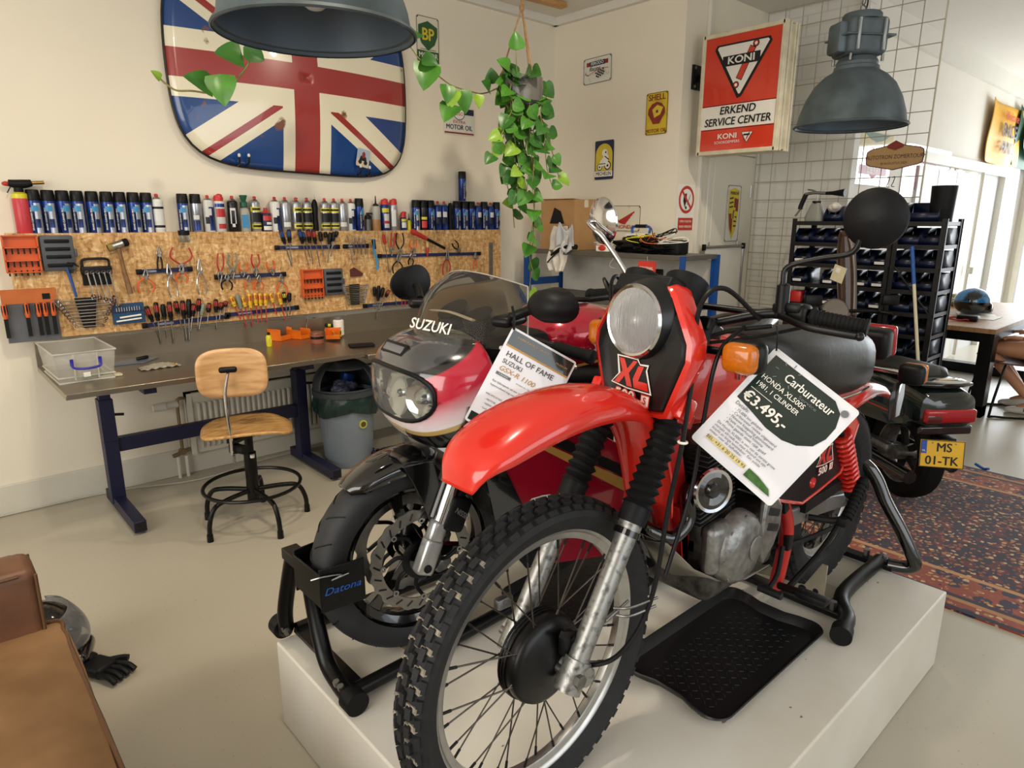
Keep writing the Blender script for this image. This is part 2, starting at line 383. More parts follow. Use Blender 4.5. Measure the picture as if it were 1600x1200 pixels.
def d_shell(A):
    A.T('SHELL', 0, .115, .062, M_brown, .95, .02)
    A.P([(-.03, -.075), (.03, -.075), (.045, -.05), (.08, 0), (.075, .035), (.045, .07), (0, .085), (-.045, .07), (-.075, .035), (-.08, 0), (-.045, -.05)], M_brown)
    A.P([(-.02, -.03), (.035, -.01), (.06, .04), (.005, .062), (-.04, .03)], M_yel); A.C(.005, .015, .012, M_brown)
    A.T('MOTOR OIL', 0, -.125, .038, M_brown, .95, .015)
sign('tin_sign', 'yellow tin sign reading SHELL MOTOR OIL with a red scallop can, beside the corner pillar', (4.51, 3.325, 2.40), UR, .20, .305, M_tiny, d_shell, roll=.6, edge=M_rust)
def d_mich(A):
    A.Rc(0, 0, .196, .296, M_navy); A.Rc(0, -.02, .18, .13, M_yel); A.C(0, .04, .09, M_yel, n=24, a0=0, a1=180)
    for x, y, r in ((-.045, -.055, .028), (.04, -.045, .036)): A.C(x, y, r, M_black); A.C(x, y, r*.75, M_white); A.C(x, y, r*.3, M_black)
    A.P([(-.06, -.04), (-.03, .0), (.0, .03), (.05, .02), (.04, -.04), (-.02, -.05)], M_white); A.C(.01, .055, .03, M_white); A.C(.03, .02, .022, M_white); A.L([(.01, .03), (.055, 0)], .008, M_black); A.L([(-.05, -.03), (.02, -.03)], .007, M_black); A.C(.02, .06, .008, M_black)
    A.Rc(0, -.11, .19, .045, M_white); A.T('MICHELIN', 0, -.11, .04, M_black, .92, .02)
sign('tin_sign', 'navy and yellow tin sign reading MICHELIN with a motorcycle rider', (4.51, 3.835, 2.09), UR, .20, .31, M_navy, d_mich, roll=.8)
def d_honda(A):
    for i in range(5):
        y = .06-i*.021; A.P([(-.085+i*.012, -.032-i*.003), (-.06+i*.012, -.012-i*.006), (.09-i*.018, y), (.085-i*.02, y-.016), (-.05+i*.012, -.032-i*.004)], M_redp)
    A.C(-.08, -.02, .012, M_redp); A.T('HONDA', 0, -.068, .042, M_redp, 1.15, .02)
sign('tin_sign', 'cream tin sign with a red wing reading HONDA, above the cluttered rack', (4.51, 3.58, 1.617), UR, .295, .205, M_tincream, d_honda, roll=-.5, edge=M_rust)
def d_bp(A):
    A.P([(-.085, .09), (0, .125), (.085, .09), (.085, .03), (.06, -.03), (0, -.075), (-.06, -.03), (-.085, .03)], M_green)
    A.T('BP', 0, .03, .115, M_yel, .9, .025); A.Rc(0, -.115, .196, .075, M_green); A.T('MOTOR', 0, -.11, .05, M_white, .95, .006); A.Rc(0, -.068, .14, .004, M_green)
p = (onY(648, 25, 4.43)+onY(687, 98, 4.43))/2
sign('tin_sign', 'cream and green tin sign with a shield reading BP MOTOR, right of the flag panel', (p.x, 4.432, p.z), UB, .20, .31, M_tincream, d_bp, edge=M_rust)
def d_esso(A):
    A.Rc(0, .075, .29, .045, M_navy); A.C(0, .055, .055, M_navy, .045); A.C(0, .055, .049, M_white, .039); A.T('ESSO', 0, .055, .035, M_redp, 1, .015)
    A.T('EXTRA', 0, -.005, .03, M_redp, 1.35, .01); A.T('MOTOR OIL', 0, -.045, .05, M_navy, .95, .02); A.Rc(0, -.087, .29, .012, M_brown)
p = (onY(693, 166, 4.43)+onY(740, 213, 4.43))/2
sign('tin_sign', 'white and navy tin sign reading ESSO EXTRA MOTOR OIL, behind the trailing vine', (p.x, 4.432, p.z), UB, .30, .20, M_tinw, d_esso)
def d_nosm(A):
    A.C(0, .06, .105, M_red); A.C(0, .06, .082, M_white); A.P([(-.04, .10), (0, .11), (.0, .05), (-.02, .0), (-.035, .03), (-.045, .05)], M_black); A.L([(.01, .02), (.05, .1)], .008, M_grey); A.L([(-.01, .01), (0, -.01)], .02, M_black)
    A.L([(-.07, .13), (.07, -.01)], .02, M_red); A.Rc(0, -.125, .2, .095, M_red); A.T('OPEN VUUR EN', 0, -.105, .024, M_white, .95, .01); A.T('ROKEN VERBODEN', 0, -.145, .024, M_white, .8, .01)
sign('safety_sign', 'white and red sticker with a struck-out cigarette on the pillar side', (4.655, 3.11, 1.70), UB, .22, .35, M_white, d_nosm, t=.001, gap=0)
def d_porsche(A):
    A.P([(-.075, .19), (0, .21), (.075, .19), (.08, .0), (.05, -.13), (0, -.21), (-.05, -.13), (-.08, 0)], M_yel)
    A.P([(.005, .13), (.07, .12), (.072, .02), (.005, .02)], M_brown); A.P([(-.005, .0), (-.072, .0), (-.045, -.12), (-.005, -.17)], M_brown)
    for k in range(3): A.L([(-.07, .12-.035*k), (-.01, .13-.035*k)], .012, M_black); A.L([(.01, -.02-.04*k), (.055, -.03-.035*k)], .012, M_black)
    A.P([(-.028, .05), (.028, .05), (.025, -.03), (0, -.06), (-.025, -.03)], M_yel); A.L([(0, -.04), (-.005, .0), (.008, .03)], .016, M_black)
    A.T('PORSCHE', 0, .165, .035, M_black, .85, .015)
sign('tin_sign', 'tall narrow worn tin sign with a gold and red crest on the niche door', (5.30, 3.08, 1.66), UB, .215, .46, M_tinw, d_porsche, edge=M_rust)
# whiteboard standing against the niche door
wb = thing('whiteboard', 'small framed whiteboard leaning on the niche door below the crest sign', 'whiteboard', (5.18, 3.07, 1.08))
MB().box((0, 0, 0), (.62, .012, .62)).build('board', mat('whiteboard_surface', '#dedcd2', .2, var=.02), wb)
f = MB(); [f.cyl(a, b, .012, seg=8) for a, b in (((-.31, -.01, -.31), (.31, -.01, -.31)), ((-.31, -.01, .31), (.31, -.01, .31)), ((-.31, -.01, -.31), (-.31, -.01, .31)), ((.31, -.01, -.31), (.31, -.01, .31)))]
f.build('frame', M_steel, wb)
for a in (-1, 1):
    for b in (-1, 1): MB().rbox((a*.31, -.012, b*.31), (.04, .02, .05), .005).build('corner_cap', M_matblack, wb)
for a in (-.22, .22): MB().cyl((a, .0, .31), (a, 0, .35), .006, seg=8).build('hook', M_steel, wb)

# the lit advertising box on its bracket
kx, ky0, ky1, kz0, kz1 = 4.60, 3.00, 2.385, 2.085, 2.885
kb = thing('advertising_light_box', 'red and white box sign reading KONI ERKEND SERVICE CENTER on the pillar', 'sign', (kx, (ky0+ky1)/2, (kz0+kz1)/2), rz=0)
KW, KH, KD = ky0-ky1, kz1-kz0, .17
M_ivory = mat('aged_ivory_metal', '#d8ceb2', .45, var=.12, scale=14)
cs = MB(); cs.box((KD/2+.01, 0, 0), (KD-.03, KW, KH))
for x in (.012, .05, KD-.05, KD-.012):
    for a in (-1, 1): cs.box((x, a*(KW/2), 0), (.02, .022, KH+.02))
    for a in (-1, 1): cs.box((x, 0, a*(KH/2)), (.02, KW, .022))
cs.build('housing', M_ivory, kb, bev=.003)
fr = MB()
for a in (-1, 1): fr.box((0, a*(KW/2-.006), 0), (.03, .03, KH+.03)).box((0, 0, a*(KH/2-.002)), (.03, KW, .03))
fr.build('frame', M_ivory, kb, bev=.005)
M_kred = mat('sign_acrylic_red', '#cf3a22', .16, var=.04, scale=5, coat=.6); M_kwhite = mat('sign_acrylic_white', '#e6e2d8', .16, var=.02, coat=.6)
fc = MB().box((-.004, 0, 0), (.006, KW-.03, KH-.03)).build('face', M_kred, kb)
A = Art((-.0075, 0, 0), (0, -1, 0), (0, 0, 1))
A.Rc(0, -.155, KW-.034, .155, M_kwhite)
for y in (-.072, -.238): A.Rc(0, y, KW-.034, .004, M_black)
def tri(s, x=0, y=.175):
    A.P([(x-.212*s, y+.125*s), (x-.195*s, y+.155*s), (x+.205*s, y+.155*s), (x+.222*s, y+.125*s), (x+.02*s, y-.205*s), (x-.012*s, y-.215*s), (x-.02*s, y-.2*s)], M_black)
    A.P([(x-.19*s, y+.130*s), (x-.18*s, y+.143*s), (x+.19*s, y+.143*s), (x+.202*s, y+.130*s), (x+.008*s, y-.185*s), (x-.004*s, y-.185*s)], M_kwhite)
    A.L([(x-.01*s, y-.09*s), (x+.085*s, y+.11*s)], .05*s, M_black); A.L([(x-.008*s, y-.085*s), (x+.083*s, y+.106*s)], .04*s, M_kred)
    for q in ((-.027, -.125), (.105, .125)): A.C(x+q[0]*s, y+q[1]*s, .024*s, M_black); A.C(x+q[0]*s, y+q[1]*s, .017*s, M_kred); A.C(x+q[0]*s, y+q[1]*s, .010*s, M_kwhite)
tri(1.0); A.Rc(0.0, .215, .285, .068, M_black); A.T('KONI', 0, .215, .066, M_kwhite, 1.28, .03)
A.T('ERKEND', 0, -.115, .074, M_black, 1.0, .022, .12); A.T('SERVICE CENTER', 0, -.19, .074, M_black, .92, .022, .12)
A.T('KONI', -.065, -.29, .05, M_kwhite, 1.25, .03); A.T('SCHOKDEMPERS', -.065, -.33, .026, M_kwhite, 1.05, .0); tri(.2, .09, -.302); A.Rc(.09, -.29, .05, .012, M_black)
A.done(fc)
bk = MB(); bk.box((.12, .41, .16), (.2, .016, .17)).box((.12, .35, .16), (.04, .12, .04))
bk.build('bracket', M_dark, kb); bl = MB()
for a in (-1, 1):
    for b in (-1, 1): bl.cyl((.12+a*.08, .41, .16+b*.065), (.12+a*.08, .395, .16+b*.065), .012, seg=8)
bl.build('bolt', M_steel, kb)
for o in kb.children:
    pass

# ---------------------------------------------------------------- flag panel (old car bonnet painted as a union flag)
def flag_mat():
    m = bpy.data.materials.new('painted_flag'); m.use_nodes = True; nt = m.node_tree; N, L = nt.nodes, nt.links; b = N['Principled BSDF']
    b.inputs['Roughness'].default_value = .25; b.inputs['Coat Weight'].default_value = .5
    tc = N.new('ShaderNodeTexCoord'); sp = N.new('ShaderNodeSeparateXYZ'); L.new(tc.outputs['Object'], sp.inputs[0])
    def mth(op, a, bb=None):
        n = N.new('ShaderNodeMath'); n.operation = op
        for i, s in enumerate((a, bb)):
            if s is None: continue
            if isinstance(s, (int, float)): n.inputs[i].default_value = s
            else: L.new(s, n.inputs[i])
        return n.outputs[0]
    x, z = sp.outputs['X'], sp.outputs['Z']; ax, az = mth('ABSOLUTE', x), mth('ABSOLUTE', z)
    dgn = mth('MULTIPLY', mth('SUBTRACT', mth('MULTIPLY', ax, .562), mth('MULTIPLY', az, .827)), mth('MULTIPLY', mth('SIGN', z), -1)); ad = mth('ABSOLUTE', mth('SUBTRACT', dgn, -.017))
    lt = lambda a, v: mth('LESS_THAN', a, v)
    wht = mth('MAXIMUM', lt(ad, .107), mth('MAXIMUM', lt(ax, .165), lt(az, .185)))
    off = -.048
    rd = mth('MULTIPLY', lt(mth('ABSOLUTE', mth('SUBTRACT', dgn, off)), .020), mth('MULTIPLY', mth('GREATER_THAN', az, .185), mth('GREATER_THAN', ax, .165)))
    red = mth('MAXIMUM', rd, mth('MAXIMUM', lt(ax, .086), lt(az, .078)))
    def mix(f, c1, c2):
        n = N.new('ShaderNodeMix'); n.data_type = 'RGBA'
        L.new(f, n.inputs[0])
        for i, c in ((6, c1), (7, c2)):
            if isinstance(c, tuple): n.inputs[i].default_value = (*c, 1)
            else: L.new(c, n.inputs[i])
        return n.outputs[2]
    c = mix(red, mix(wht, lin('#15407e'), lin('#e6dfc6')), lin('#9a3230'))
    nz = N.new('ShaderNodeTexNoise'); nz.inputs['Scale'].default_value = 7; nz.inputs['Detail'].default_value = 8; L.new(tc.outputs['Object'], nz.inputs['Vector'])
    rp = N.new('ShaderNodeValToRGB'); rp.color_ramp.elements[0].position = .28; rp.color_ramp.elements[0].color = (1, 1, 1, 1); rp.color_ramp.elements[1].position = .33; rp.color_ramp.elements[1].color = (0, 0, 0, 1); L.new(nz.outputs['Fac'], rp.inputs[0])
    c = mix(rp.outputs[0], c, lin('#7a4a2c')); L.new(c, b.inputs['Base Color']); return m
FC = Vector((2.115, 4.40, 2.475))
fl = thing('flag_painted_bonnet', 'curved steel car panel painted with a worn Union flag, hung on wall hooks', 'wall decoration', FC)
def flag_pt(a, r):
    # superellipse-like outline: wide sides, narrower bottom
    c, s = cos(a), sin(a); q = (abs(c)**5+abs(s)**5)**(-1/5); X = q*c; Z = q*s
    w = .80-.045*(1-Z)**1.5*.5 if Z < 1 else .8
    w = .805-.055*Z*Z
    return Vector((X*w*r, -.07*(1-r*r)-.01-.02*(1-(X*r)**2), Z*.575*r-.02*X*r))
fm = MB(); rs = [0.001]+[i/14 for i in range(1, 15)]; n = 96
fm.loft([[flag_pt(2*pi*j/n, r) for j in range(n)] for r in rs], caps=False)
fp = fm.build('panel', flag_mat(), fl, solid=.004)
MB().tube([flag_pt(2*pi*j/n, 1.0)+Vector((0, .004, 0)) for j in range(n)], .009, seg=6, n=1, closed=True).build('rolled_edge', mat('dark_worn_steel', '#3a3430', .5, .6, var=.3), fl)
for i, (u, v) in enumerate(((371, 250), (386, 250), (560, 266), (574, 268))):
    q = onY(u, v, 4.36)
    h = MB().tube([(0, .07, -.0), (0, .04, -.02), (0, .0, -.03), (0, -.03, -.015), (0, -.035, .02)], .006, seg=8).build('wall_hook', M_blackmetal)
    h.location = q; tag(h, ['leftmost', 'second', 'third', 'rightmost'][i]+' of the four steel hooks under the flag panel', 'hook', 'hooks holding the flag panel')
    MB().ell((0, -.035, .025), (.009, .009, .012)).build('hook_tip', mat('white_rubber_tip', '#d9d6cf', .5), h)
ph = onY(567, 247, 4.33)
def d_photo(A): A.Rc(0, -.035, .094, .05, mat('photo_sand', '#c9b9a4', .4)); A.C(-.02, -.03, .014, M_black); A.C(.022, -.03, .014, M_black); A.P([(-.03, -.02), (.03, -.02), (.02, .01), (-.02, .012)], M_black); A.P([(-.01, .0), (.012, .0), (.014, .03), (.0, .045), (-.012, .03)], M_brown)
sign('photograph', 'small colour photograph of a motorcycle tucked on the flag panel', ph, UB, .10, .12, mat('photo_sky', '#aab8cc', .3, var=.1), d_photo, cat='photo', t=.001, roll=-12)

# ---------------------------------------------------------------- tool board
def osb():
    m = bpy.data.materials.new('osb_board'); m.use_nodes = True; nt = m.node_tree; N, L = nt.nodes, nt.links; b = N['Principled BSDF']; b.inputs['Roughness'].default_value = .65
    tc = N.new('ShaderNodeTexCoord'); outs = []
    for i, (a, sc) in enumerate(((25, (95, 20, 26)), (-40, (30, 20, 90)), (80, (80, 20, 30)))):
        mp = N.new('ShaderNodeMapping'); mp.inputs['Rotation'].default_value = (0, R(a), 0); mp.inputs['Scale'].default_value = tuple(v*1.05 for v in sc)
        nz = N.new('ShaderNodeTexNoise'); nz.inputs['Scale'].default_value = 9; L.new(tc.outputs['Object'], nz.inputs['Vector'])
        av = N.new('ShaderNodeVectorMath'); av.operation = 'MULTIPLY_ADD'; av.inputs[1].default_value = (.06, .06, .06); L.new(nz.outputs['Color'], av.inputs[0]); L.new(tc.outputs['Object'], av.inputs[2])
        L.new(av.outputs[0], mp.inputs[0]); vo = N.new('ShaderNodeTexVoronoi'); vo.inputs['Scale'].default_value = 1.0; L.new(mp.outputs[0], vo.inputs['Vector']); outs.append(vo)
    sp = [N.new('ShaderNodeSeparateColor') for _ in outs]
    for o, s in zip(outs, sp): L.new(o.outputs['Color'], s.inputs[0])
    md = N.new('ShaderNodeMath'); md.operation = 'ADD'; L.new(sp[0].outputs[0], md.inputs[0]); L.new(sp[1].outputs[1], md.inputs[1])
    me = N.new('ShaderNodeMath'); me.operation = 'ADD'; L.new(md.outputs[0], me.inputs[0]); L.new(sp[2].outputs[2], me.inputs[1])
    mf = N.new('ShaderNodeMath'); mf.operation = 'MULTIPLY'; mf.inputs[1].default_value = .333; L.new(me.outputs[0], mf.inputs[0])
    rp = N.new('ShaderNodeValToRGB'); e = rp.color_ramp.elements; e[0].position = .1; e[0].color = (*lin('#93693d'), 1); e[1].position = .9; e[1].color = (*lin('#e6cda0'), 1)
    for p_, c_ in ((.35, '#bd9059'), (.55, '#cda26a'), (.7, '#d7b17c')): k = e.new(p_); k.color = (*lin(c_), 1)
    L.new(mf.outputs[0], rp.inputs[0]); L.new(rp.outputs[0], b.inputs['Base Color'])
    return m
BY = 4.335
bd = tag(MB().box((2.115, (BY+4.43)/2, 1.245), (3.36, .095, .555)).build('tool_board', osb(), bev=.002), 'long chipboard tool board along the back wall above the steel bench', 'tool board')
up = MB().box((3.68, BY-.006, 1.2), (.035, .012, .44)).build('wall_rail', M_steel); tag(up, 'upright grey steel rail on the right end of the chipboard', 'rail')

# cans
def can_mats():
    mats = {}
    mats['blue'] = mat('can_blue', '#1f3f8c', .25, .3, col2='#0d1a42', scale=14, thr=(.35, .6)); mats['silver'] = mat('can_silver', '#b9bcc4', .25, .7, var=.1)
    mats['white'] = mat('can_white', '#dcdcd8', .3, var=.04); mats['black'] = mat('can_black', '#1a1a1e', .25, var=.1); mats['yellow'] = mat('can_yellow', '#d9cf2a', .35); mats['red'] = mat('can_red', '#c8302f', .35)
    mats['green'] = mat('can_green', '#5fa345', .35); mats['dkgreen'] = mat('funnel_green', '#1f5a44', .4); mats['lblue'] = mat('label_light_blue', '#3f8fc4', .4); mats['clear'] = mat('milky_plastic', '#c7c4b8', .35, trans=.25); mats['amber'] = mat('amber_oil', '#b0855a', .3)
    return mats
CM = can_mats()
def can(px, kind, n, ybase=1.521, zlab=True):
    q = onY(px, 345, 4.385); X = q.x; ft = Vector((0, 0, 0))
    desc = {'A': 'blue and white spray can with tall black cap', 'S': 'silver blue spray can with tall black cap', 'W': 'white and blue spray can with red nozzle', 'G': 'white and green spray can with red nozzle',
            'Y': 'silver spray can with yellow bands', 'V': 'plain silver spray can with red nozzle', 'B': 'blue spray can with small red nozzle', 'K': 'black spray can with shield outline',
            'R': 'white red spray can with flip cap', 'D': 'blue spray can with red flip cap', 'M': 'grey spray can with red flip cap', 'T': 'small blue and white tin with red cap', 'F': 'bottle with blue label under a green funnel',
            'O': 'milky oil bottle with black spout', 'P': 'slim black grinder standing upright', 'J': 'small black and clear atomiser jar', 'U': 'small blue and white can with red top', 'Z': 'small yellow oiler bottle with black tip', 'X': 'black and red aerosol with black cap'}[kind]
    root = thing('spray_can' if kind not in 'FOPJZ' else {'F': 'funnel_bottle', 'O': 'oil_bottle', 'P': 'cordless_grinder', 'J': 'atomiser_jar', 'Z': 'oiler_bottle'}[kind],
                 '%s, %s from left in the can row' % (desc, n), 'spray can' if kind not in 'FOPJZ' else 'bottle' if kind != 'P' else 'tool', (X, 4.385, ybase), rz=R(random.uniform(-25, 25)), group='spray cans and bottles above the tool board')
    r = .0315
    if kind in 'ASXWGYVBKRDMUT':
        body = {'A': 'blue', 'S': 'silver', 'X': 'black', 'W': 'white', 'G': 'white', 'Y': 'silver', 'V': 'silver', 'B': 'blue', 'K': 'black', 'R': 'white', 'D': 'blue', 'M': 'silver', 'U': 'blue', 'T': 'navy'}[kind]
        h = .19 if kind not in 'UT' else (.10 if kind == 'U' else .12)
        if kind == 'U': r = .024
        if kind == 'T': r = .033
        cap = kind in 'ASX'
        hh = h-(.022 if cap else 0)
        b = MB().lathe([(0, 0), (r-.002, 0), (r, .003), (r, hh-.012), (r-.002, hh-.006), (r-.008, hh)] if not cap else [(0, 0), (r-.002, 0), (r, .003), (r, hh), (0, hh)], seg=20).build('body', CM.get(body, M_navy), root)
        lb = MB()
        a0 = -100
        def band(z0, z1, aw, mi, ac=-90, rr=.0006):
            vs = []; k = 8
            for z in (z0, z1):
                for i in range(k+1): a = R(ac-aw/2+aw*i/k); vs.append((cos(a)*(r+rr), sin(a)*(r+rr), z))
            lb.add(vs, [(i, i+1, k+2+i, k+1+i) for i in range(k)], mi)
        lm = [CM['white'], M_black, CM['yellow'], CM['red'], CM['blue'], CM['silver'], CM['lblue']]
        if kind == 'A': band(.0, hh*.93, 62, 5, -62); band(.03, .075, 40, 4, -72, .001); band(hh*.68, hh*.86, 55, 6, -85, .0012); lb.text('BRAKE CLEANER PRO', Vector((cos(R(-118))*(r+.0015), sin(R(-118))*(r+.0015), .075)), (0, 0, 1), (-cos(R(-28)), -sin(R(-28)), 0), .012, 0, 'CENTER', 1, .02)
        elif kind == 'S': band(.01, .07, 70, 4); band(.075, .1, 60, 0)
        elif kind == 'X': band(.08, .1, 90, 2); band(.02, .07, 80, 3)
        elif kind in 'YG': band(.02, .05, 170, 2 if kind == 'Y' else 0); band(.125, .155, 170, 2 if kind == 'Y' else 0); band(.06, .12, 120, 1 if kind == 'Y' else 0); band(.028, .042, 120, 1, rr=.001); band(.134, .147, 120, 1, rr=.001)
        elif kind in 'WB': band(.01, .15, 80, 4, -60); band(.05, .09, 40, 1, -120, .001); band(.1, .14, 60, 0, -100, .0012)
        elif kind == 'V': band(.03, .06, 90, 0)
        elif kind == 'K': band(.05, .13, 12, 0, -115); band(.05, .13, 12, 0, -65); band(.13, .145, 60, 0); band(.03, .05, 30, 0)
        elif kind == 'R': band(.09, .14, 140, 3); band(.02, .05, 100, 3); band(.15, .17, 160, 4)
        elif kind == 'D': band(.02, .12, 90, 0); band(.13, .16, 150, 2); band(.05, .07, 100, 3, rr=.001)
        elif kind == 'M': band(.03, .15, 60, 0, -110)
        elif kind == 'U': band(.02, .06, 120, 0); band(.065, .085, 130, 2)
        elif kind == 'T': band(.01, .035, 150, 0); band(.07, .1, 150, 3); band(.045, .06, 80, 0)
        lb.build('label_print', lm, b)
        if cap: MB().lathe([(r, hh), (r+.0005, hh+.002), (r-.0015, hh+.052), (r-.004, hh+.056), (0, hh+.056)], seg=20).build('cap', M_blackp, root)
        elif kind in 'RDMU':
            MB().lathe([(r-.003, h-.008), (r-.002, h+.012), (r-.008, h+.03), (0, h+.034)], seg=16).ell((.008, 0, h+.028), (.022, .012, .012)).build('flip_cap', CM['red'], root)
        elif kind == 'T': MB().lathe([(r-.003, h-.004), (.02, h+.006), (.012, h+.01), (.012, h+.03), (0, h+.03)], seg=16).build('cap', CM['red'], root)
        else:
            MB().lathe([(r-.008, h), (.018, h+.008), (.012, h+.012), (0, h+.012)], seg=16).build('valve_collar', M_steel, root)
            MB().lathe([(.010, h+.01), (.010, h+.026), (.007, h+.03), (0, h+.03)], seg=12).box((.0, -.01, h+.022), (.008, .012, .008)).build('nozzle', CM['red'], root)
    elif kind == 'F':
        MB().lathe([(0, 0), (.03, 0), (.032, .004), (.032, .12), (.026, .14), (.012, .15), (0, .15)], seg=18).build('bottle', CM['clear'], root)
        MB().box((0, -.033, .065), (.04, .003, .08)).build('label', CM['lblue'], root)
        MB().lathe([(.010, .148), (.022, .155), (.022, .18), (.014, .19), (.022, .215), (.024, .225), (.0, .222)], seg=18).build('funnel', CM['dkgreen'], root)
    elif kind == 'O':
        MB().lathe([(0, 0), (.03, 0), (.032, .004), (.032, .08), (0, .08)], seg=18).build('oil', CM['amber'], root)
        MB().lathe([(.032, .08), (.032, .15), (.028, .17), (.012, .178), (0, .178)], seg=18).build('bottle', CM['clear'], root)
        MB().lathe([(.02, .17), (.02, .185), (.006, .195), (.003, .245), (0, .245)], seg=12).build('spout', M_blackp, root)
    elif kind == 'P':
        MB().lathe([(0, 0), (.018, 0), (.02, .02), (.017, .1), (.021, .15), (.018, .19), (.008, .21), (0, .21)], seg=14).build('body', M_matblack, root)
        MB().lathe([(.006, .205), (.006, .222), (.002, .225), (.002, .24), (0, .24)], seg=10).build('chuck', M_steel, root)
    elif kind == 'J':
        MB().lathe([(0, 0), (.022, 0), (.022, .08), (0, .08)], seg=16).build('jar', mat('smoky_jar', '#5b5a55', .2), root)
        MB().lathe([(.022, .08), (.023, .105), (.012, .112), (.01, .125), (0, .125)], seg=16).box((.012, 0, .12), (.04, .014, .014)).build('spray_head', M_blackp, root)
    elif kind == 'Z':
        MB().lathe([(0, 0), (.016, 0), (.017, .06), (.012, .075), (0, .078)], seg=14).build('bottle', CM['yellow'], root); MB().lathe([(.010, .076), (.004, .09), (.0015, .125), (0, .125)], seg=10).build('tip', M_blackp, root)
    return root
CANS = [(57, 'A'), (80, 'A'), (102.5, 'A'), (125, 'A'), (148, 'A'), (170.6, 'A'), (191, 'A'), (212, 'A'), (232, 'A'), (248.5, 'G'), (288, 'A'), (308, 'S'), (327, 'W'), (344, 'R'), (365, 'K'), (383, 'F'), (400, 'Y'), (416, 'T'), (431, 'W'), (447, 'V'),
        (464, 'Y'), (481, 'Y'), (493, 'P'), (508.5, 'Y'), (523, 'Y'), (536, 'V'), (549, 'W'), (562, 'A'), (575, 'J'), (588, 'O'), (601.5, 'D'), (615, 'M'), (630, 'U'), (639, 'Z'), (650, 'A'), (661.5, 'X'), (673, 'A'), (684, 'B'), (694, 'B'), (703.5, 'P'),
        (714, 'A'), (725.5, 'A'), (736.5, 'A'), (746.5, 'B'), (756.5, 'A'), (766, 'B'), (775.5, 'A')]
TENS = ['', '', 'twenty', 'thirty', 'forty']
def ordn(n):
    if n <= 26: return ORD[n-1]
    t, u = divmod(n, 10); return (TENS[t]+'-'+ORD[u-1]) if u else {30: 'thirtieth', 40: 'fortieth'}[n]
for i, (px, k) in enumerate(CANS): can(px, k, ordn(i+2))
c = can(723, 'A', 'x', ybase=1.521+.227); c['label'] = 'blue spray can with black cap stacked on top of the row near its right end'
# gas canister with torch at the left end
gp = onY(37, 345, 4.385)
g = thing('gas_canister', 'red butane gas canister with yellow collar at the left end of the can row', 'gas canister', (gp.x, 4.385, 1.521))
MB().lathe([(0, 0), (.035, 0), (.037, .004), (.037, .175), (.03, .19)], seg=24).build('body', mat('canister_red', '#c63a44', .35, var=.06), g)
MB().lathe([(.036, .178), (.036, .2), (.02, .21), (0, .21)], seg=20).build('collar', CM['yellow'], g)
tc_ = MB(); tc_.lathe([(.018, .205), (.022, .215), (.02, .232), (0, .236)], seg=16); tc_.tube([(-.04, 0, .255), (-.01, 0, .25), (.03, 0, .252), (.06, 0, .258)], lambda t: .017+.006*sin(pi*t), seg=10); tc_.build('torch_body', M_matblack, g)
MB().cyl((.055, 0, .257), (.115, 0, .262), .009, seg=12).build('burner_tube', mat('brass_tube', '#9c7a45', .35, .9), g)
MB().ell((-.05, 0, .25), (.018, .014, .012)).build('knob', M_redp, g); MB().cyl((-.03, 0, .24), (-.05, 0, .205), .003, seg=6).build('trigger', M_blackmetal, g)
jr = onY(284, 365, 4.34); j = thing('glass_jar', 'small clear jar with dark lid mounted on the top edge of the board', 'jar', (jr.x, 4.30, 1.495))
MB().lathe([(0, 0), (.03, 0), (.032, .02), (.032, .028), (0, .028)], seg=18).build('lid', M_matblack, j).location = (0, 0, .01); MB().lathe([(0, -.03), (.028, -.03), (.03, -.02), (.03, .01)], seg=18).build('jar', mat('clear_glass', '#dcdccf', .08, trans=.9), j)

# ---------------------------------------------------------------- tools on the board (local frame: x right, z up, y into the wall)
TY = BY-.028
M_orange = mat('orange_grip', '#d8602a', .45); M_ylw = mat('insulated_yellow', '#e0b52c', .4); M_rdh = mat('insulated_red', '#b3302a', .4); M_blueh = mat('blue_grip', '#23509c', .4); M_grn = mat('grey_green_grip', '#7f8a7c', .5); M_navyrail = mat('navy_rail', '#232b57', .4, .2); M_oldst = mat('tool_steel', '#8d8c88', .38, .9, var=.2, scale=40); M_wood = mat('worn_wood_handle', '#8a6744', .6, var=.2, scale=30)
def place(u0, v0, u1, v1, Y=None):
    a, b = onY(u0, v0, Y or TY), onY(u1, v1, Y or TY); d = b-a; return a, d.length, math.atan2(d.x, -d.z)
def hang(name, label, cat, u0, v0, u1, v1, group=None, Y=None):
    a, L, an = place(u0, v0, u1, v1, Y)
    return thing(name, label, cat, a, group=group, rot=(0, -an, 0)), L       # local -z runs along the tool
strip_n = [0]
def strip(u0, v0, u1, v1, label, hgt=.024):
    a, b = onY(u0, v0, BY), onY(u1, v1, BY); L = (b-a).length; ang = math.atan2(b.z-a.z, b.x-a.x)
    r = thing('magnetic_tool_strip', label, 'tool rail', ((a.x+b.x)/2, BY-.008, (a.z+b.z)/2), rot=(0, -ang, 0))
    MB().box((0, 0, 0), (L, .014, hgt)).build('rail', M_navyrail, r, bev=.001)
    for s in (-1, 1): MB().rbox((s*(L/2-.012), -.002, 0), (.03, .02, hgt+.006), .003).build('end_cap', M_blackp, r)
    MB().box((-L*.25, -.0075, 0), (L*.18, .001, hgt*.5)).build('label', mat('rail_label', '#8f93a8', .4), r)
strip(222, 509, 356, 494, 'navy magnetic strip low on the board holding black and red screwdrivers')
strip(352, 492, 465, 480, 'navy magnetic strip holding yellow insulated screwdrivers, low on the board')
strip(429, 387, 529, 385.5, 'magnetic strip near the board top holding blue and black drivers')
strip(536, 385, 574, 384, 'short magnetic strip holding drill bits and small files')
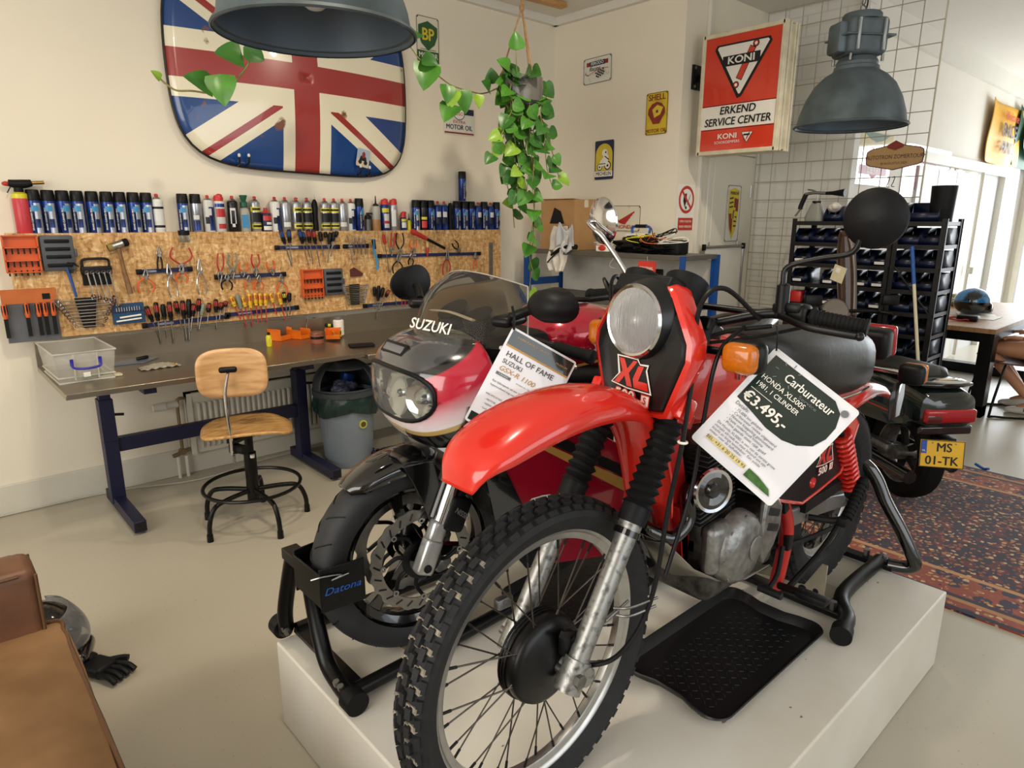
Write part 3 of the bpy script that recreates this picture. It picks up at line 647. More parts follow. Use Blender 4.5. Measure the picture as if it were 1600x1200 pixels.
strip(590, 400, 749, 396, 'long magnetic strip at the upper right holding pliers and snips')
strip(213, 425, 299, 420, 'magnetic strip at the upper left holding locking pliers')
strip(335, 433, 445, 428, 'black magnetic strip mid board holding small orange pliers')
strip(567, 478, 650, 471, 'magnetic strip at the lower right behind the fairing screen')
GS = 'screwdrivers on the tool board'
def screwdriver(k, w, u0, v0, u1, v1, m1, m2, desc, hl=.45, r=.0135, sh=M_oldst, n=None):
    t, L = hang('screwdriver', '%s screwdriver, %s from the left on %s' % (desc, ORD[k], w), 'screwdriver', u0, v0, u1, v1, GS)
    H = min(L*hl, .115)
    MB().lathe([(0, 0), (r*.75, -.002), (r, -.012), (r*.92, -H*.5), (r*1.05, -H*.75), (r*.7, -H*.85), (r*.85, -H*.95), (r*.5, -H), (0, -H)], ax=(0, 0, 1), seg=10).build('handle', m1, t)
    MB().lathe([(r*1.04, -H*.15), (r*1.07, -H*.2), (r*1.0, -H*.5), (r*.9, -H*.55)], seg=6).build('grip_inlay', m2, t)
    MB().cyl((0, 0, -H*.9), (0, 0, -L*.96), .0034, seg=6).box((0, 0, -L*.98), (.008, .0015, .016)).build('shaft', sh, t)
w1_ = 'the lower left strip'
for k, a in enumerate([(228, 478, 252, 533), (243, 472, 252, 537), (254, 475, 262, 528), (264, 471, 272, 537), (274, 470, 285, 515), (285, 469, 292, 533), (295, 467, 296, 533), (303, 474, 298, 519), (311, 466, 309, 511), (318, 474, 311, 516), (327, 473, 324, 507), (337, 467, 339, 514), (346, 472, 343, 500), (353, 470, 350, 492)]):
    mm = (M_blackp, M_redp) if k not in (2, 6, 9) else ((M_blackp, M_blackp) if k != 9 else (M_grn, M_grn))
    screwdriver(k, w1_, *a, *mm, 'black and red' if k not in (2, 6, 9) else ('all black' if k != 9 else 'grey green'))
for k, a in enumerate([(360, 463, 376, 498), (370, 460, 385, 510), (379, 464, 388, 498), (389, 458, 395, 510), (398, 457, 403, 503), (406, 458, 409, 503), (414, 458, 417, 503), (422, 458, 432, 490), (434, 456, 446, 500), (443, 456, 449, 493), (452, 457, 453, 490)]):
    mm = (M_ylw, M_rdh) if k not in (1, 9, 10) else ((M_grn, M_grn) if k == 1 else (M_blackp, CM['yellow']) if k == 9 else (M_blackp, M_blackp))
    screwdriver(k, 'the insulated driver strip', *a, *mm, 'yellow and red insulated' if k not in (1, 9, 10) else ('grey green' if k == 1 else 'black and yellow' if k == 9 else 'all black'), sh=M_rdh if k not in (9, 10) else M_oldst)
for k, a in enumerate([(438, 358, 456, 416), (451, 358, 456, 412), (467, 358, 482, 414), (472, 362, 484, 400), (481, 358, 489, 412), (489, 358, 500, 416), (500, 362, 505, 400), (508, 362, 512, 385), (516, 363, 512, 410), (522, 362, 517, 400), (527, 361, 520, 385)]):
    mm = (M_blackp, M_blueh) if k < 4 else (M_blackp, M_redp) if k < 6 else (M_blackp, M_blackp)
    screwdriver(k, 'the top middle strip', *a, *mm, 'blue capped' if k < 4 else 'red topped' if k < 6 else 'slim black', hl=.4)
for k, a in enumerate([(585, 448, 586, 482), (592, 446, 589, 500), (599, 449, 592, 484), (608, 453, 596, 478), (613, 444, 620, 478), (628, 449, 628, 478), (634, 449, 633, 478), (640, 448, 639, 478), (646, 447, 645, 478)]):
    mm = (M_blackp, M_blackp) if k < 3 or k == 4 else (M_blackp, M_redp) if k == 3 else (M_ylw, M_rdh)
    screwdriver(k, 'the lower right strip', *a, *mm, 'black' if k < 3 or k == 4 else 'black and red' if k == 3 else 'yellow and red', sh=M_oldst if k < 5 else M_rdh)
def pliers(label, u0, v0, u1, v1, mh, jaw_up=True, sp=.5, mj=None, name='pliers', w=1.):
    t, L = hang(name, label, 'pliers', u0, v0, u1, v1, 'pliers on the tool board'); s = 1
    if jaw_up: zj0, zj1, zh = 0, -L*.36, -L
    else: zj0, zj1, zh = -L, -L*.64, 0
    zp = zj1; d = 1 if jaw_up else -1; W = L*sp*.35*w
    for q in (-1, 1):
        MB().tube([(q*.004, 0, zp), (q*W*.9, -.004, zp-d*L*.22), (q*W, -.004, zp-d*L*.42), (q*W*.75, -.004, zh)], .0062, seg=8, flat=.8).build('handle', mh, t)
        MB().tube([(q*.002, 0, zp-d*L*.05), (q*.011, 0, zp+d*L*.08), (q*.008, 0, zp+d*L*.2), (q*.0015, 0, zj0)], lambda t_: .0075-.004*t_, seg=6).build('jaw', mj or M_oldst, t)
    MB().cyl((0, -.012, zp), (0, .006, zp), .009, seg=12).build('pivot', M_steel, t)
P_ = pliers
P_('long nosed adjustable spanner wrench with chrome head left on the upper left strip', 248, 385, 250, 424, M_blackp, True, .25)
P_('orange handled small pliers under the left end of the upper left strip', 228, 420, 228, 457, M_orange, True, .9)
P_('red handled cable pliers with splayed handles above the upper left strip', 284, 428, 282, 387, M_rdh, True, 1.1)
P_('orange handled pliers under the right end of the upper left strip', 284, 415, 284, 442, M_orange, True, .9)
P_('chrome locking pliers hanging at centre of the upper left strip', 262, 412, 272, 464, M_chrome, True, .35, M_steel)
P_('chrome locking pliers hanging alone right of the upper left strip', 311, 405, 316, 460, M_chrome, True, .35, M_steel)
P_('long red handled water pump pliers above the mid board strip', 344, 442, 344, 396, M_rdh, True, .3)
P_('grey handled combination pliers above the mid board strip', 364, 436, 362, 395, M_grn, True, .5)
P_('black handled side cutters beneath the left of the mid board strip', 355, 427, 354, 453, M_blackp, True, .9)
P_('tiny orange cutters above the mid board strip', 380, 433, 380, 410, M_orange, True, .9)
P_('small orange pliers beneath the mid board strip', 389, 430, 389, 453, M_orange, True, .9)
P_('red and black combination pliers above the mid board strip', 400, 432, 398, 397, M_rdh, True, .5)
P_('orange pliers beneath the middle of the mid board strip', 405, 430, 404, 453, M_orange, True, .9)
P_('black and orange crimping pliers right of centre on the mid strip', 427, 430, 421, 408, M_orange, True, .8)
P_('orange and black pliers at the right end of the mid board strip', 439, 428, 441, 462, M_orange, True, .7)
P_('long red handled pump pliers at the left of the upper right strip', 612, 400, 614, 364, M_rdh, True, .3)
P_('big black handled combination pliers on the upper right strip', 625, 405, 624, 364, M_blackp, True, .5)
P_('black handled circlip pliers below the upper right strip', 623, 396, 620, 428, M_blackp, True, .8)
P_('small orange handled snips above the upper right strip', 646, 397, 645, 376, M_orange, True, .9)
P_('red handled bolt pliers hanging low from the upper right strip', 700, 390, 696, 430, M_rdh, True, .5)
P_('orange tipped pliers hanging at the right end of the long upper strip', 743, 395, 741, 421, M_orange, True, .4)
P_('black handled cutters near the right end of the upper right strip', 720, 395, 708, 378, M_blackp, True, .6)
P_('slim black long nosed pliers below the middle of the upper right strip', 643, 396, 641, 414, M_blackp, True, .7)
# straight scrapers, files and bits
for k, (a, m_) in enumerate([((543, 368, 552, 412), M_steel), ((552, 372, 554, 398), M_oldst), ((558, 370, 559, 396), M_oldst), ((564, 372, 565, 398), M_oldst), ((570, 368, 571, 398), M_oldst)]):
    t, L = hang('needle_file', 'thin steel file, %s from the left on the short strip' % ORD[k], 'file', *a, group='small files'); MB().box((0, 0, -L/2), (.006, .003, L)).build('blade', m_, t); MB().cyl((0, 0, 0), (0, 0, -.03), .005, seg=8).build('tang', M_steel, t)
t, L = hang('pry_tool', 'light blue curved pry tool hanging right of the needle files', 'tool', 583, 373, 589, 422)
MB().tube([(0, 0, 0), (-.004, 0, -L*.4), (.012, 0, -L*.7), (.004, 0, -L)], .009, seg=8).build('handle', CM['lblue'], t); MB().box((0, 0, -L*.18), (.022, .015, L*.3)).build('holder', M_blackp, t)
t, L = hang('scraper', 'red handled scraper left on the upper right strip', 'scraper', 599, 366, 608, 424); MB().lathe([(0, 0), (.011, -.004), (.012, -.06), (.005, -.075), (0, -.075)], seg=10).build('handle', M_rdh, t); MB().cyl((0, 0, -.07), (0, 0, -L), .003, seg=6).box((0, 0, -L), (.02, .002, .015)).build('shaft', M_oldst, t)
t, L = hang('inspection_torch', 'red and black slanting work torch resting on the upper right strip', 'torch', 643, 361, 695, 388, Y=TY-.02); MB().lathe([(0, 0), (.02, -.004), (.022, -.03), (.017, -.05), (.018, -.12), (.011, -.15), (0, -.15)], seg=14).build('body', M_redp, t); MB().lathe([(.0115, -.14), (.011, -L), (0, -L)], seg=12).build('wand', M_blackp, t)
t, L = hang('wooden_brush', 'short wooden handled brush with red band on the upper right strip', 'brush', 668, 376, 668, 404); MB().lathe([(0, 0), (.012, -.003), (.012, -.05), (0, -.05)], seg=10).build('handle', mat('pale_wood', '#c9a973', .6), t); MB().lathe([(.0125, -.05), (.012, -.075), (0, -L)], seg=10).build('band', M_rdh, t)
# soft-faced hammer
t, L = hang('soft_faced_hammer', 'wooden handled soft-faced hammer hanging near the top left of the board', 'hammer', 184, 384, 204, 459, Y=TY-.01)
MB().lathe([(0, 0), (.012, -.01), (.010, -L*.4), (.014, -L*.8), (.015, -L), (0, -L)], seg=12).build('handle', M_wood, t); MB().lathe([(.021, -.03), (.021, .03)], ax=(1, 0, .2), o=(0, 0, .004), seg=16).build('head', M_steel, t)
MB().lathe([(.02, -.052), (.022, -.045), (.022, -.028), (0, -.028)], ax=(1, 0, .2), o=(0, 0, .004), seg=16).build('soft_face', mat('yellowed_nylon', '#8c7a3f', .5), t); MB().lathe([(.022, .028), (.022, .05), (.019, .056), (0, .056)], ax=(1, 0, .2), o=(0, 0, .004), seg=16).build('rubber_face', M_rubber, t)
# bit boxes
def bitbox(u, v, s, label):
    q = onY(u, v, BY); t = thing('bit_set_case', label, 'bit set', (q.x, BY-.02, q.z))
    W, H = .15*s, .185*s
    a = MB(); a.box((-W/2-.004, .008, 0), (W, .012, H))
    for x in (-W-.002, -.006): a.box((x, -.008, 0), (.006, .03, H))
    for z in (-H/2, -H*.18, H*.18, H/2): a.box((-W/2-.004, -.008, z), (W, .03, .006))
    a.build('orange_tray', M_orange, t); b = MB(); b.rbox((W/2+.006, .002, 0), (W, .03, H), .008)
    b.rbox((W+.012, .0, 0), (.014, .02, H*.22), .004); bo = b.build('case_lid', mat('grey_case', '#50545a', .45), t)
    c = MB()
    for z in (-H*.34, -H*.1, H*.12, H*.34): c.rbox((W/2+.006, -.016, z), (W*.75, .012, H*.1), .004)
    c.build('insert', M_matblack, t)
    for z in (H*.1, -H*.26, -H*.5):
        for k in range(6): MB().cyl((-W*.95+k*W*.17, -.012, z+.01), (-W*.95+k*W*.17, -.012, z-.018), .0042, seg=6).build('bit', M_dark, t)
bitbox(61, 396, 1.0, 'open orange and grey bit set case at the top left corner of the board'); bitbox(502, 441, .98, 'open orange and grey bit set case in the middle of the board')
# wrench racks
def wrench(parent, z, L, tilt=0, y=-.02):
    w = MB(); s = L/.2*.009
    w.tube([(-L/2+.01, y, z), (L/2-.01, y, z+tilt)], .0035, seg=6, n=1)
    w.torus((-L/2+.006, y, z), (0, 1, 0), s, s*.4, 12, 6); w.torus((L/2-.006, y, z+tilt), (0, 1, 0), s*.85, s*.4, 12, 6); w.build('combination_wrench', M_chrome, parent)
def rack(u, v, label, n, W0, W1, H, wt, wb_):
    q = onY(u, v, BY); t = thing('wrench_rack', label, 'wrench set', (q.x, BY-.012, q.z))
    MB().prism([(-W1/2, -H/2), (W1/2, -H/2), (W0/2, H/2), (-W0/2, H/2)], (0, .01, 0), (1, 0, 0), (0, 0, 1), .02).build('holder', M_blackp, t)
    for i in range(n): k = i/(n-1); wrench(t, H*.43-H*.86*k, wt+(wb_-wt)*k, random.uniform(-.004, .004))
rack(136, 488, 'black tapered rack of chrome combination wrenches at the lower left of the board', 9, .105, .055, .165, .29, .14); rack(553, 460, 'black rack of small chrome wrenches in the middle right of the board', 11, .075, .06, .145, .2, .13)
q = onY(150, 425, BY); t = thing('ratchet_wrench_rack', 'black plastic carrier holding five upright ratchet wrenches', 'wrench set', (q.x, BY-.018, q.z))
cr = MB(); cr.rbox((0, 0, .01), (.15, .03, .045), .006).tube([(-.065, 0, .03), (-.06, 0, .068), (0, 0, .074), (.06, 0, .068), (.065, 0, .03)], .007, seg=8).box((0, .008, -.04), (.14, .012, .06)); cr.build('carrier', M_blackp, t)
for i, L in enumerate((.13, .14, .15, .16, .19)):
    x = -.05+i*.027; w = MB(); w.cyl((x, -.02, .0), (x+L*.12, -.02, -L), .004, seg=8).torus((x-.001, -.02, -.0), (0, 1, 0), .009, .004, 14, 6).torus((x+L*.12, -.02, -L), (0, 1, 0), .009, .004, 12, 6); w.build('ratchet_wrench', M_chrome, t)
q = onY(112, 435, BY); t = thing('hex_key_set', 'blue handled fan of hex keys hanging under the left bit case', 'hex key set', (q.x, BY-.02, q.z))
MB().tube([(-.02, 0, .07), (-.008, 0, 0), (.006, 0, -.1)], lambda a: .016-.005*a, seg=8, flat=.6).build('holder', M_blueh, t)
for i in range(5): MB().tube([(-.01+i*.004, -.01, .03), (-.016+i*.007, -.012, .085), (.012+i*.006, -.012, .078-.004*i)], .003, seg=6).build('hex_key', M_blackmetal, t)
q = onY(560, 425, BY); t = thing('hex_key_set', 'small dark red cardboard set of hex keys above the middle wrench rack', 'hex key set', (q.x-.02, BY-.006, q.z))
MB().prism([(-.05, -.03), (.04, -.03), (.05, -.01), (-.02, .035), (-.05, .02)], (0, 0, 0), (1, 0, 0), (0, 0, 1), .008).build('card', mat('maroon_card', '#5c2a26', .5), t)
# chisel pouch
q = onY(49, 489, BY); t = thing('chisel_pouch', 'grey fabric tool pouch with orange header holding rasps at the left end of the board', 'tool pouch', (q.x-.0, BY-.006, q.z))
MB().box((0, .002, -.02), (.235, .01, .26)).build('pouch', mat('grey_felt', '#63656a', .85, var=.15), t); hd = MB().box((0, 0, .09), (.24, .012, .075)).build('header', mat('orange_card', '#c56a30', .5, var=.1), t); MB().box((.075, -.007, .085), (.035, .002, .03)).build('logo_patch', M_blackp, hd)
for i, x in enumerate((-.115, -.02, .03, .06, .095)):
    MB().lathe([(0, .058), (.012, .05), (.013, .0), (.009, -.02), (0, -.02)], o=(x, -.02, 0), seg=10).build('file_handle', M_orange, t); MB().lathe([(.0135, .05), (.0143, .02), (.0135, .0)], o=(x, -.02, 0), seg=5).build('file_grip', M_blackp, t); MB().box((x, -.016, -.07), (.018, .004, .1)).build('file_blade', M_dark, t)
q = onY(200, 489, BY); t = thing('drill_bit_case', 'open blue tin of drill bits and a white pencil beside the wrench rack', 'drill bit set', (q.x, BY-.012, q.z), rot=(0, R(-1), 0))
MB().box((0, .0, .0), (.165, .02, .115)).build('tin', mat('blue_tin', '#23496e', .4, var=.1), t, bev=.002); MB().box((0, -.012, .012), (.165, .006, .006)).build('tin_hinge', M_navy, t)
for i in range(10): MB().cyl((-.06+i*.013, -.014, .035+.002*(i % 3)), (-.06+i*.013, -.014, .015), .0028, seg=6).build('drill_bit', M_steel, t)
for k in (0, 1): MB().cyl((-.05-.02*k, -.016, -.02-.02*k), (.06, -.016, -.013-.02*k), .005, seg=8).build('rod', M_white, t)

# ---------------------------------------------------------------- steel workbenches
M_bench = mat('brushed_bench_steel', '#9a9080', .30, .9, var=.04, scale=6, stretch=(1, 12, 12), rvar=.03)
M_navyleg = mat('navy_powder_coat', '#1b1c3c', .45, .1, var=.08)
def bench(x0, x1, yf, zt, label, legs):
    t = thing('steel_workbench', label, 'workbench', ((x0+x1)/2, 3.9, 0)); cx = (x0+x1)/2
    m = MB(); m.box((0, (yf+4.33)/2-3.9, zt-.014), (x1-x0, 4.33-yf, .028)); m.build('worktop', M_bench, t, bev=.003)
    MB().box((0, 4.325-3.9, zt+.065), (x1-x0, .012, .135)).build('splashback', M_bench, t, bev=.001)
    for lx in legs:
        x = lx-cx
        MB().box((x, 4.13-3.9, .22+.0), (.07, .085, .36)).box((x, 4.13-3.9, .52), (.07, .085, .24)).box((x, 4.13-3.9, .7), (.055, .07, .2)).build('leg', M_navyleg, t, bev=.002)
        f = MB(); f.box((x, 3.97-3.9, .045), (.06, .62, .06)); f.build('foot', M_navyleg, t, bev=.003); MB().box((x, 3.66-3.9, .045), (.045, .004, .042)).build('open_tube_end', M_black, t)
        MB().cyl((x, 3.72-3.9, .0), (x, 3.72-3.9, .02), .02, seg=10).build('levelling_foot', M_blackp, t)
        b = MB(); b.cyl((x+.03, 4.10-3.9, .55), (x+.08, 4.09-3.9, .545), .008, seg=8).build('height_knob', M_blackp, t)
    MB().box(((legs[0]+legs[1])/2-cx, 4.13-3.9, .37), (legs[1]-legs[0]-.05, .05, .08)).build('crossbar', M_navyleg, t, bev=.002)
    for lx in legs: MB().box((lx-cx+.13*(1 if lx == legs[0] else -1), 3.85-3.9, zt-.06), (.06, .35, .05)).build('support_bracket', M_navyleg, t)
bench(.47, 2.01, 3.54, .82, 'long brushed steel workbench with navy legs at left, plastic box on it', (.72, 1.84))
bench(2.02, 3.9, 3.52, .805, 'second brushed steel workbench behind the sports motorcycle', (2.2, 3.6))
# radiator with valves
t = thing('radiator', 'white ribbed panel radiator under the left workbench', 'radiator', (1.95, 4.37, .34)); M_rad = mat('radiator_enamel', '#d6d2c5', .4, var=.03)
m = MB(); m.box((0, .02, 0), (1.5, .05, .40))
for k in range(40): m.rbox((-.68+k*.035, -.012, -.02), (.022, .02, .30), .006, 1)
m.box((0, 0, .185), (1.5, .07, .03)).box((-.735, -.01, 0), (.03, .03, .4)).box((0, -.006, .155), (1.5, .02, .03)); m.build('panel', M_rad, t)
v = MB(); v.cyl((-.80, 0, .14), (-.87, -.01, .14), .022, seg=14).cyl((-.87, -.01, .14), (-.94, -.01, .14), .027, .022, seg=14); v.build('thermostat_knob', M_trim, t)
v = MB(); v.tube([(-.75, 0, .17), (-.79, 0, .17), (-.80, 0, .12), (-.80, 0, -.15)], .010, seg=8).cyl((-.8, -.02, -.17), (-.8, .02, -.17), .02).cyl((-.86, 0, -.19), (-.74, 0, -.16), .012); v.build('valve_pipe', mat('old_brass', '#8d7a5a', .45, .7), t)
v = MB(); v.cyl((-.83, 0, -.2), (-.83, 0, -.34), .011).cyl((-.78, 0, -.2), (-.78, 0, -.34), .011); v.build('supply_pipe', M_rad, t)
c = MB().tube([(-1.2, 4.40, .012), (.2, 4.40, .008), (.75, 4.38, .008), (1.2, 4.24, .008), (1.7, 4.33, .008), (2.4, 4.3, .008)], .005, seg=6).build('floor_cable', mat('grey_white_cable', '#bdb8aa', .5)); tag(c, 'pale cable lying along the foot of the back wall', 'cable')

# ---------------------------------------------------------------- swivel stool chair
t = thing('swivel_work_chair', 'old plywood swivel work chair with black tubular base in front of the bench', 'chair', (1.225, 3.42, 0), rz=R(0))
M_ply = mat('worn_plywood', '#c79c62', .38, col2='#96683a', scale=5, stretch=(3, 14, 3), thr=(.3, .6)); M_ply2 = mat('pale_plywood', '#d2a877', .35, col2='#b98a58', scale=4, stretch=(2, 2, 12), thr=(.3, .6))
for i, a in enumerate((218, 296, 10, 82, 154)):
    ca, sa = cos(R(a-22)), sin(R(a-22))
    MB().tube([(ca*.02, sa*.02, .19), (ca*.16, sa*.16, .185), (ca*.235, sa*.235, .165), (ca*.27, sa*.27, .09), (ca*.275, sa*.275, .0)], .0125, seg=10).lathe([(.0165, 0), (.015, .04)], o=(ca*.275, sa*.275, 0), seg=10).build('leg', M_blackmetal, t)
MB().torus((0, 0, .22), (0, 0, 1), .245, .010, 40, 8).build('foot_ring', M_blackmetal, t)
MB().lathe([(.02, .12), (.032, .13), (.032, .40), (.022, .40), (.022, .51), (0, .51)], seg=18).build('column', M_blackmetal, t); MB().cyl((0, -.034, .38), (0, -.036, .395), .012, seg=8).build('grade_label', M_white, t)
def seatp(u, v):
    a = R(-20); x0 = (u-.5)*.40*(1-.10*abs(v-.5)*2-.0); y0 = (v-.5)*.37
    k = max(abs(u-.5), abs(v-.5))*2
    sx, sy = (u-.5)*2, (v-.5)*2; q = 1 if max(abs(sx), abs(sy)) < 1e-6 else max(abs(sx), abs(sy))/((abs(sx)**3.2+abs(sy)**3.2)**(1/3.2)); x0, y0 = sx*.225*q, sy*.19*q
    z = .548+.012*(sy**2)-.015*sx*sx-.02*max(0, sx-.5)
    return Vector((x0*cos(a)-y0*sin(a), x0*sin(a)+y0*cos(a), z))
MB().grid(seatp, 18, 18).build('seat', M_ply, t, solid=.014, off=-1)
MB().box((.02, .03, .5690), (.075, .02, .001), rotm(-20, 'Z')).build('grip_slot', M_wood, t)
bx = Vector((-.135, .095, .0)); 
def backp(u, v):
    sx, sy = (u-.5)*2, (v-.5)*2; q = 1 if max(abs(sx), abs(sy)) < 1e-6 else max(abs(sx), abs(sy))/((abs(sx)**3.6+abs(sy)**3.6)**(1/3.6))
    X = sx*q*.165; Z = sy*q*.125; yy = .045*(sx*q)**2*-1+.0
    a = R(-22); p = Vector((X, yy, Z))
    return Vector((p.x*cos(a)-p.y*sin(a), p.x*sin(a)+p.y*cos(a), p.z))+Vector((-.065, -.05, .85))
MB().grid(backp, 16, 12).build('backrest', M_ply2, t, solid=.012)
MB().tube([(-.13, -.12, .45), (-.135, -.14, .56), (-.14, -.135, .70), (-.13, -.115, .79), (-.10, -.09, .87)], .012, seg=10, flat=.7).build('back_bar', M_chrome, t)
MB().rbox((-.105, -.105, .88), (.085, .03, .03), .012, 3, rotm(-22, 'Z')).build('back_clamp', M_blackp, t)
MB().rbox((-.11, -.11, .475), (.05, .05, .05), .008).box((-.04, -.05, .51), (.2, .05, .02), rotm(32, 'Z')).box((0, 0, .52), (.16, .12, .02)).build('seat_bracket', M_blackmetal, t)
MB().cyl((-.10, -.12, .475), (-.08, -.17, .475), .025, seg=12).build('adjust_knob', M_blackp, t); MB().cyl((-.13, -.14, .45), (-.13, -.14, .41), .009).build('bar_end', M_steel, t)
MB().tube([(.06, 0, .515), (.13, .0, .505), (.18, 0, .485)], .007, seg=8).build('height_lever', M_blackp, t)

# ---------------------------------------------------------------- waste bin
t = thing('waste_bin', 'grey round waste bin with dark domed lid and green bin liner under the bench', 'bin', (2.07, 3.93, 0))
MB().lathe([(0, .0), (.15, 0), (.155, .01), (.19, .50), (.182, .50), (.148, .02), (0, .02)], seg=40).build('bin_body', mat('bin_blue_grey', '#7d8894', .5, var=.03), t)
lg = MB(); n = 60
def liner(i, r0, k): a = 2*pi*i/n; r = r0+.008*sin(a*9+k)+.006*sin(a*17+k*2); return r, a
rows = [(.505, .194, 0), (.47, .205, 1), (.42, .212, 1.6), (.39, .204, 2.3), (.37, .2, 2.5)]
lg.loft([[Vector((liner(i, r, k)[0]*cos(2*pi*i/n), liner(i, r, k)[0]*sin(2*pi*i/n), z+(.02*sin(2*pi*i/n*3+1) if z < .4 else 0))) for i in range(n)] for z, r, k in rows], caps=False)
lg.build('bin_liner', mat('green_liner', '#1f3a35', .3, var=.2, scale=30, bump=.4), t, ang=60)
ld = MB(); mouth = R(245)
def dome(u, v):
    a = 2*pi*u+mouth+R(52); z = v
    r = .205*math.sqrt(max(0, 1-(z*.98)**2.4)); return Vector((r*cos(a), r*sin(a), .52+.19*z))
ld.lathe([(.2, .485), (.212, .49), (.212, .52), (.2, .53)], seg=44)
ld.grid(lambda u, v: dome(u*(256/360), v), 40, 10); ld.grid(lambda u, v: dome(256/360+u*(104/360), .74+v*.26), 14, 4); ld.grid(lambda u, v: dome(256/360+u*(104/360), v*.1), 14, 2)
ld.build('domed_lid', mat('bin_lid_grey', '#3f454b', .5, var=.04), t, solid=.006)
MB().lathe([(.19, .5), (.16, .42), (0, .4)], seg=24).build('liner_inside', M_matblack, t)
tr = MB()
for k in range(9): tr.ell((random.uniform(-.11, .08), random.uniform(-.14, .02), .52+random.uniform(-.01, .03)), (.045, .035, .03), rotm(random.uniform(0, 180), 'X'), 8, 5)
tr.build('crumpled_plastic', mat('crumpled_film', '#6f7590', .2, var=.4, scale=60, bump=.6), t, ang=20); MB().rbox((.02, .02, .56), (.08, .05, .1), .01, 2, rotm(20, 'Y')).build('blue_wipe', CM['blue'], t)
st = MB().cyl((.02, -.1765, .30), (.02, -.182, .30), .028, seg=20).build('round_sticker', mat('sticker_yellow_green', '#b9c24b', .5), t); MB().cyl((.02, -.182, .30), (.02, -.183, .30), .019, seg=16).build('sticker_centre', mat('sticker_brown', '#5c4630', .5), t)

# ---------------------------------------------------------------- things on the bench
ZB = .821
t = thing('storage_box', 'clear plastic storage box with a blue clip handle at the left end of the bench', 'box', (.60, 3.97, ZB), rz=R(1))
M_clear = mat('milky_clear_plastic', '#dedbd0', .22, alpha=.26, var=.02)
b = MB(); W, D, H = .24, .40, .15
def wall(z0, z1, k0, k1, th=.004):
    for sx, sy, dx, dy in ((0, -1, 1, 0), (0, 1, 1, 0), (-1, 0, 0, 1), (1, 0, 0, 1)):
        w_, d_ = W/2*k0, D/2*k0; w2, d2 = W/2*k1, D/2*k1
        if dx: b.add([(-w_, sy*d_, z0), (w_, sy*d_, z0), (w2, sy*d2, z1), (-w2, sy*d2, z1)], [(0, 1, 2, 3)])
        else: b.add([(sx*w_, -d_, z0), (sx*w_, d_, z0), (sx*w2, d2, z1), (sx*w2, -d2, z1)], [(0, 1, 2, 3)])
wall(.002, H, .95, 1.08); b.add([(-W/2*.95, -D/2*.95, .002), (W/2*.95, -D/2*.95, .002), (W/2*.95, D/2*.95, .002), (-W/2*.95, D/2*.95, .002)], [(0, 1, 2, 3)])
b.build('tub', M_clear, t, solid=.0025)
r = MB()
for z, k in ((.003, .97), (.03, 1.0), (H, 1.1)): r.tube([(W/2*k, D/2*k, z), (-W/2*k, D/2*k, z), (-W/2*k, -D/2*k, z), (W/2*k, -D/2*k, z)], .0045, seg=6, n=1, closed=True)
for x in (-.05, .05): r.box((x, -D/2*1.03, .08), (.006, .004, .13), rotm(6, 'X'))
r.build('rim_ribs', mat('milky_rib', '#d8d5ca', .3, alpha=.7), t)
h = MB(); h.tube([(-.06, -.215, .105), (-.055, -.235, .08), (0, -.245, .073), (.055, -.235, .08), (.06, -.215, .105)], .006, seg=8)
h.box((-.06, -.216, .105), (.014, .008, .03)).box((.06, -.216, .105), (.014, .008, .03)); h.build('clip_handle', mat('blue_handle', '#22249a', .35), t)
MB().box((.0, -.2, .035), (.03, .002, .022)).build('label', M_white, t)
q = onZ(240, 595, ZB); 
t = thing('glove_packet', 'small card and green wrapped packet lying in front of the storage box', 'packet', onZ(150, 590, ZB)+Vector((.03, -.02, 0)))
MB().rbox((.03, -.0, .006), (.10, .05, .012), .002, 1, rotm(8, 'Z')).build('card', mat('cream_card', '#d9d2b4', .6), t); MB().tube([(-.09, 0, .012), (-.04, .005, .018), (.03, .02, .018)], .014, seg=8, flat=.5).build('wrapper', CM['green'], t)
t = thing('zip_bag', 'blue grey plastic bag with a black clip lying flat behind the storage box', 'bag', onZ(205, 566, ZB))
MB().prism([(-.13, -.05), (.06, -.06), (.15, .03), (.02, .06), (-.06, .04)], (0, 0, 0), (1, 0, 0), (0, 1, 0), .006).build('bag', mat('blue_grey_bag', '#6d7686', .3, bump=.3, scale=30), t); MB().tube([(.03, 0, .014), (.07, .01, .016), (.09, .03, .014)], .010, seg=8).build('clip', M_blackp, t)
t = thing('parts_bag', 'crumpled clear bag of small brass parts lying on the bench', 'bag', onZ(250, 574, ZB))
g_ = MB().grid(lambda u, v: Vector(((u-.5)*.2, (v-.5)*.09*(1-.3*u), .004+.02*sin(pi*u)*sin(pi*v)+.004*sin(u*31+v*17))), 20, 10).build('bag', mat('crinkled_film', '#bdb6a4', .2, trans=.4, bump=.4, scale=50), t, solid=.001)
for k in range(8): MB().cyl((.03+k*.006, -.02+.006*(k % 3), .006), (.04+k*.006, -.014+.005*(k % 3), .012), .005, seg=6).build('brass_part', mat('brass', '#b08a3c', .35, .9), t)
def bpos(u, v): return onZ(u, v, ZB)
t = thing('glue_bottle', 'yellow squeeze bottle with black cap standing alone on the bench', 'bottle', bpos(421, 541))
MB().lathe([(0, 0), (.017, 0), (.018, .003), (.018, .06), (.012, .072), (0, .074)], seg=18).build('bottle', CM['yellow'], t); MB().lathe([(.010, .07), (.010, .085), (.004, .09), (0, .09)], seg=12).build('cap', M_blackp, t); MB().box((0, -.0185, .035), (.02, .001, .03)).build('label', M_yel, t)
t = thing('tape_roll', 'black tape reel standing on edge behind the yellow bottle', 'tape', bpos(418, 526)+Vector((0, .12, .043)))
